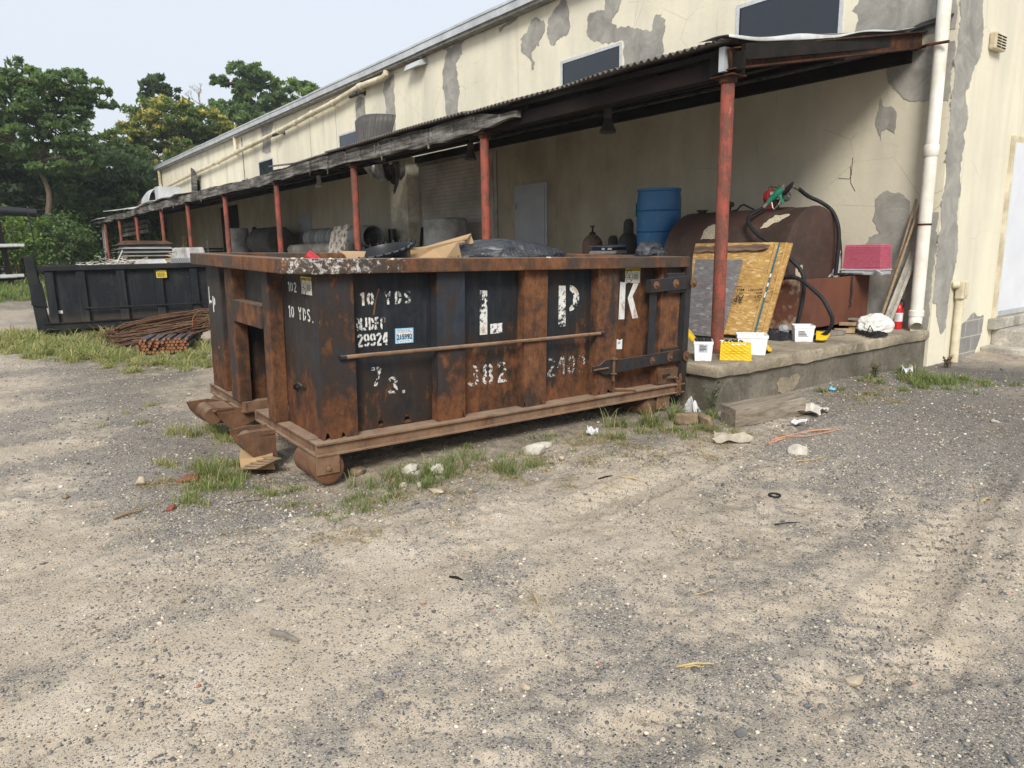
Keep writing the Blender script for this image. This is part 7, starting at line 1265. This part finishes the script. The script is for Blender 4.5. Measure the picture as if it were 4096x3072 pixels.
grass('green grass tufts at the rear corner of the container and the rough stones',[(-3.8,3.95,.08,.1,260,.17),(-3.76,4.2,.08,.12,320,.18),(-3.78,4.55,.06,.1,220,.2),(-3.5,4.05,.16,.2,420,.1),(-3.35,4.25,.16,.16,360,.08),(-3.65,3.6,.12,.12,220,.09),(-3.55,4.75,.05,.08,160,.13),(-3.3,4.4,.1,.08,240,.1),(-3.4,3.5,.15,.2,160,.05),(-3.2,4.6,.1,.1,120,.07)],6,GG+GY[5:6])
grass('short green grass at the building corner and dock foot',[(-3.42,7.95,.12,.22,900,.11),(-3.15,7.75,.22,.28,1500,.10),(-2.98,7.45,.16,.26,1100,.10),(-2.85,7.75,.2,.3,900,.08),(-2.7,7.3,.15,.12,280,.05),(-3.35,7.15,.06,.12,160,.06),(-3.02,6.85,.1,.2,260,.04),(-3.47,6.3,.04,.05,130,.08),(-3.42,6.5,.04,.05,110,.07),(-3.5,7.3,.05,.2,160,.06),(-3.0,6.35,.15,.2,120,.03),(-2.55,8.0,.2,.2,300,.06)],7,GG)
TH=[(.42,.34,.2),(.5,.4,.24),(.33,.26,.15),(.25,.2,.12)]
grass('dry straw and dead grass litter along the container and dock',[(-3.6,1.7,.5,.7,1500,.05),(-3.5,2.9,.35,.6,900,.05),(-3.4,3.8,.4,.8,1300,.06),(-4.4,.95,.45,.3,1100,.05),(-3.3,4.7,.35,.5,700,.05),(-3.15,6.8,.35,1.0,1800,.05),(-3.1,3.3,.3,.6,500,.04),(-3.0,2.2,.4,.6,260,.05),(-2.6,5.6,.6,.9,300,.04),(-2.2,2.6,.9,1.2,160,.05)],12,TH,'straw_litter',3.2)
# ---------------------------------------------------------------- loose gravel
def gravel(lb,cnt,xr,yr,smin,smax,seed,dens=None,pal=None):
    r_=np.random.default_rng(seed); X=r_.uniform(*xr,cnt*3);Y=r_.uniform(*yr,cnt*3)
    # keep inside the camera's reach and outside the dock
    k=(Y<X*-1.9+4.5) if False else np.ones(len(X),bool); k&=~((Y>4.97)&(X<-3.66)); d_=gblob(X,Y,DARK)-.7*gblob(X,Y,TAN); p=np.clip(.38+.65*d_+(fbm(X*3,Y*3,0,3,91)-.5)*1.4,.07,1); k&=r_.random(len(X))<p
    # direction towards the lens: skip what can never be seen
    an=np.degrees(np.arctan2(Y,-X)); k&=(an>-6)&(an<84); X=X[k][:cnt];Y=Y[k][:cnt]; n_=len(X)
    bm=bmesh.new(); bmesh.ops.create_icosphere(bm,subdivisions=1,radius=1); bv=np.array([v.co[:] for v in bm.verts]); bf=np.array([[v.index for v in f.verts] for f in bm.faces]); bm.free()
    S=smin+(smax-smin)*r_.random(n_)**3.2; sc3=np.stack([S*(.75+.6*r_.random(n_)),S*(.6+.5*r_.random(n_)),S*(.35+.35*r_.random(n_))],1)
    V=bv[None]*(1+.5*(r_.random((n_,12,1))-.5))*sc3[:,None]; a=r_.random(n_)*6.283; c,s=np.cos(a)[:,None],np.sin(a)[:,None]; V=np.stack([V[...,0]*c-V[...,1]*s,V[...,0]*s+V[...,1]*c,V[...,2]],-1)
    Zg=gh(X,Y)+track(X,Y)[0]; V+=np.stack([X,Y,Zg+sc3[:,2]*.35],1)[:,None]
    F=(bf[None]+np.arange(n_)[:,None,None]*12).reshape(-1,3)
    pal_=np.array(pal or [(.08,.083,.09),(.11,.113,.118),(.15,.15,.15),(.2,.195,.18),(.29,.26,.22),(.4,.35,.28),(.5,.44,.35),(.57,.5,.41),(.66,.62,.55)]); w_=np.array([3,4,4,3,3,3,2.5,1.6,.4]); w_=w_/w_.sum()
    col=pal_[r_.choice(len(pal_),n_,p=w_)]*(.8+.4*r_.random(n_))[:,None]; br=r_.random(n_)<.006; col[br]=(.33,.11,.06)
    return tag(npmesh('gravel',V.reshape(-1,3),F,M['peb'],None,np.repeat(col,12,0)),lb,'gravel',None,'stuff')
n=NM('pebble',.88); n.col(n.mix(n.mth('MULTIPLY',n.ramp(n.noise(90,4,.7),[(.35,0),(.7,1)]),.35),n.attr('Col','Color'),(.36,.3,.23))); n.bump(n.noise(120,3,.7),.4,.002); M['peb']=n.m
gravel('fine loose gravel over the near yard',62000,(-4.6,-.2),(-.2,4.6),.002,.0075,1); gravel('coarser loose stones over the yard',5000,(-7.5,-.2),(-.2,9),.005,.014,2); gravel('scattered gravel farther over the yard',16000,(-12,-.6),(.1,8.5),.005,.012,3)
# ---------------------------------------------------------------- single stones and litter
ST=[('stone','large brown angular rock by the dock corner',-3.60,4.46,(.15,.09,.085),'stoneb',1),('stone','grey-brown angular rock leaning on the large brown rock',-3.46,4.55,(.10,.08,.085),'stoneb',2),
('stone','white chalky stone with a rough top, beside the container flank',-3.66,2.93,(.10,.075,.07),'stonew',3),('stone','smaller white stone right of the chalky stone',-3.72,3.10,(.07,.05,.045),'stonew',4),('stone','little tan stone in front of the white stones',-3.41,2.98,(.035,.03,.025),'stonet',5),
('stone','white lumpy stone half in the grass, leftmost of the grass stones',-3.86,2.10,(.07,.06,.05),'stonew',6),('stone','white lumpy stone in the grass, rightmost of the pair',-3.68,2.2,(.055,.06,.055),'stonew',7),('stone','mid grey stone in shadow under the container edge',-4.08,1.84,(.06,.06,.05),'stoneb',8),('stone','small white stone in the grass under the lumpy stones',-3.60,2.02,(.03,.03,.024),'stonew',9),
('stone','flat yellowish stone in front of the grass stones',-3.42,2.02,(.07,.035,.02),'stonet',10),('stone','tan upright stone in the grass left of the nose',-4.70,.69,(.04,.035,.05),'stonet',11),('stone','grey-blue flat stone right of the sparse grass',-3.32,1.83,(0.028,0.024,0.014),'stoneg',12),
('stone','red-brown stone lump in the grass before the nose',-4.60,.94,(.08,.06,.04),'brick',13),('stone','brick coloured stone at the front of the grass',-4.12,.74,(.045,.03,.02),'brick',14),('stone','grey boulder chip on the gravel below the timber',-2.53,4.35,(.09,.06,.05),'stonew',15),
('stone','dark grey stone near the lower middle of the yard',-1.90,.88,(0.022,0.018,0.013),'stoneg',16),('stone','dark rounded stone near the bottom right',-1.07,1.62,(0.022,0.019,0.016),'stoneg',17),('stone','pointed tan stone lying at the lower right',-1.02,2.17,(.045,.035,.025),'stonet',18),('stone','small dark stone left of the pointed tan stone',-1.16,1.95,(0.016,0.014,0.013),'stoneg',19),
('stone','grey stone near the dark rounded stone',-1.04,1.93,(0.016,0.014,0.010),'stoneg',20),('stone','dark flat stone at the bottom right corner',-.55,2.12,(0.028,0.012,0.008),'stoneg',21),('stone','light round pebble near the bottom centre',-1.66,1.29,(.022,.018,.015),'stonet',22),('stone','dark pebble in the bottom centre',-1.77,1.05,(0.012,0.010,0.009),'stoneg',23),('stone','white pebble left of the bottom centre',-2.13,.59,(.017,.013,.01),'stonew',24),
('stone','long dark stone at the bottom left',-2.18,.44,(0.019,0.011,0.008),'stoneg',25),('stone','grey oval stone in the middle of the yard',-2.25,1.22,(0.014,0.012,0.009),'stoneg',26),('stone','brown stone on the gravel far left',-4.72,.30,(.035,.025,.018),'stoneb',27),('stone','grey-white stone on the left gravel',-2.75,.78,(.02,.016,.01),'stonew',28),('stone','dark stone on the asphalt by the steps',-2.95,9.2,(0.040,0.032,0.024),'stoneg',29),('stone','white stone before the right asphalt',-2.0,6.2,(.035,.03,.022),'stonew',30)]
for nm,lb,x,y,s,m,sd in ST: stone(nm,lb,x,y,s,m,sd,group='single stones in the yard')
r_=random.Random(8)
for i in range(11):
    a=r_.uniform(0,6.28);rr=r_.uniform(.05,.26); stone('rubble_lump','pale crumbly rubble lump in the grass before the middle of the container',-3.72+rr*math.cos(a),2.12+rr*1.3*math.sin(a),(r_.uniform(.022,.045),r_.uniform(.018,.035),r_.uniform(.016,.032)),r_.choice(['stonew','stonew','stoneb']),140+i,group='pale rubble lumps in the grass',cat='rubble')
for i in range(26):
    x=-3.5+r_.uniform(-.45,.35);y=1.2+r_.uniform(0,2.6); stone('rubble_chip','small white rubble chip among the grass and grit beside the container',x,y,(r_.uniform(.01,.022),r_.uniform(.009,.018),r_.uniform(.006,.012)),r_.choice(['stonew','stonew','stonet']),100+i,group='white rubble chips beside the container',sub=2,cat='chip')
def bent(name,label,cat,c,w_,l,rot,m,seed,amp=.03,th=.004,group=None):
    cs,sn=math.cos(rot),math.sin(rot); q=MB(); z0=ghs(c[0],c[1])
    def fn(u,v):
        a=(u-.5)*w_*(1+.35*(fbmc(v*4,seed,3)-.5)*2); b_=(v-.5)*l*(1+.3*(fbmc(u*4,seed,7)-.5)*2); return (c[0]+a*cs-b_*sn,c[1]+a*sn+b_*cs,z0+.008+amp*fbmc(u*3+seed,v*3,11)*2*(.3+abs(math.sin(v*5+seed))))
    q.grid(fn,14,14); return T1(name,label,cat,q,M[m],group,smooth=True,sol=th)
M['paper2']=simple('dirty_paper',(.33,.29,.23),.85,0,.3,12,.3); M['paper']=simple('weathered_paper',(.5,.46,.4),.8,0,.2,9,.2); M['wplas']=simple('white_plastic_scrap',(.55,.55,.55),.5,0,.1,9,.1)
bent('paper_scrap','torn weathered paper lying flat on the gravel below the baulk','paper',(-3.02,4.28),.26,.09,R(60),'paper2',3,.04); bent('cardboard_scrap','tan cardboard scrap by the right end of the baulk','cardboard',(-3.12,5.5),.22,.28,R(10),'paper',5,.05); bent('plastic_scrap','white crumpled plastic scrap right of the baulk','plastic',(-2.98,5.1),.11,.09,R(20),'wplas',7,.03); bent('plastic_scrap','crumpled clear plastic at the rear roller of the container','plastic',(-3.74,4.72),.12,.14,R(20),'wplas',8,.09)
bent('paper_scrap','small white paper in the grass under the container flank','paper',(-3.72,3.55),.07,.06,.4,'wplas',9,.04); bent('plastic_cup','crushed white cup in the grass at the dock foot','cup',(-3.40,7.85),.09,.12,.6,'wplas',10,.06)
n_=bent('blue_wrapper','small blue wrapper at the foot of the dock','wrapper',(-3.44,6.42),.05,.03,.6,'blue',12,.02)
fd=thing('crushed_carton','crushed corrugated cardboard under the near nose of the container','cardboard',(-4.55,1.42,0)); q=MB(); q.hexa([(-4.82,1.33,.0),(-4.62,1.27,.0),(-4.5,1.45,.0),(-4.7,1.5,.0),(-4.84,1.34,.1),(-4.64,1.27,.075),(-4.52,1.45,.07),(-4.72,1.52,.1)]); q.build('carton_side',M['card'],fd,jit=.006)
for i in range(5): q=MB(); q.bar((-4.60,1.27+.035*i,.02+.012*i),(-4.43,1.33+.03*i,.05+.008*i),.05,.004); q.build('ply',M['scrap'],fd)
M['orange']=simple('orange_cord',(.5,.25,.15),.6,0,.1)
pts=[(-2.72,5.10),(-2.80,4.98),(-2.86,4.80),(-2.90,4.62),(-2.86,4.50),(-2.82,4.56),(-2.83,4.66)]; q=MB(); q.tube(spl([(x,y,ghs(x,y)+.012) for x,y in pts]),.006,6); pts=[(-2.83,4.72),(-2.74,4.80),(-2.70,4.95),(-2.68,5.1),(-2.72,5.24)]; q.tube(spl([(x,y,ghs(x,y)+.014) for x,y in pts]),.0035,6); T1('orange_cord','faded orange cord lying in loose loops on the gravel','cord',q,M['orange'],smooth=True)
q=MB(); cx,cy=-2.15,3.47; q.tube([(cx+.03*math.cos(a),cy+.03*math.sin(a),ghs(cx,cy)+.012) for a in np.linspace(0,6.283,20)],.006,6,cap=False); T1('rubber_ring','small black rubber ring on the gravel in the middle of the yard','ring',q,M['black'],smooth=True)
M['straw']=simple('dry_straw',(.5,.38,.18),.8,0,.2)
def stick(lb,a,b_,r,m,nm='stick',cat='stick',sp=0):
    q=MB(); za=ghs(*a);zb=ghs(*b_); md=((a[0]+b_[0])/2,(a[1]+b_[1])/2); q.tube([(*a,za+r),(md[0]+sp,md[1],ghs(*md)+r*1.6),(*b_,zb+r)],[r,r*1.1,r*.5],6,flat=.6); T1(nm,lb,cat,q,M[m],'sticks and splinters on the yard')
stick('grey split stick on the gravel at the left of the yard',(-4.13,.46),(-4.17,.60),.012,'scrap'); stick('weathered brown wood splinter in the lower left of the yard',(-2.47,.73),(-2.36,.79),.011,'scrapg'); stick('tan bamboo splinter in the lower right of the yard',(-1.40,1.73),(-1.33,1.84),.006,'straw'); stick('thin second splinter under the tan bamboo splinter',(-1.38,1.75),(-1.34,1.80),.004,'straw'); stick('yellow straw stalk on the gravel below the container',(-2.89,3.01),(-2.83,3.14),.006,'straw'); stick('forked pale twig left of the grey boulder chip',(-2.44,4.12),(-2.36,4.4),.005,'straw',sp=.03); stick('black bent rod on the sand in the middle',(-1.94,3.15),(-1.87,3.26),.005,'black'); stick('long brown twig across the front of the grass',(-4.0,1.0),(-3.98,1.2),.006,'scrapg'); stick('pale wood sliver at the right of the yard',(-1.41,4.3),(-1.40,4.42),.008,'straw'); stick('light straw near the lower centre',(-1.70,2.20),(-1.67,2.34),.003,'straw'); stick('dark bark piece below the grass in the centre',(-2.44,1.49),(-2.38,1.52),.006,'darkwood'); stick('black scrap near the left of the straw stalk',(-2.98,2.9),(-2.96,3.0),.007,'black')
stick('weathered plank end sticking out beyond the far nose of the container',(-9.5,2.35),(-9.1,2.75),.07,'baulk','plank_end','plank')

# ---------------------------------------------------------------- hazy air
hz=MB(); hz.box(-80,6,-20,60,-1.6,19); o=hz.build('haze',None); tag(o,'faint pale haze in the air over the whole yard','haze',None,'stuff')
hm=bpy.data.materials.new('haze_air'); hm.use_nodes=True; t_=hm.node_tree; t_.nodes.remove(t_.nodes['Principled BSDF']); v_=t_.nodes.new('ShaderNodeVolumePrincipled'); v_.inputs['Color'].default_value=(.9,.93,1,1); v_.inputs['Density'].default_value=.0008; v_.inputs['Anisotropy'].default_value=.3; t_.links.new(v_.outputs[0],t_.nodes['Material Output'].inputs['Volume']); o.data.materials.append(hm)
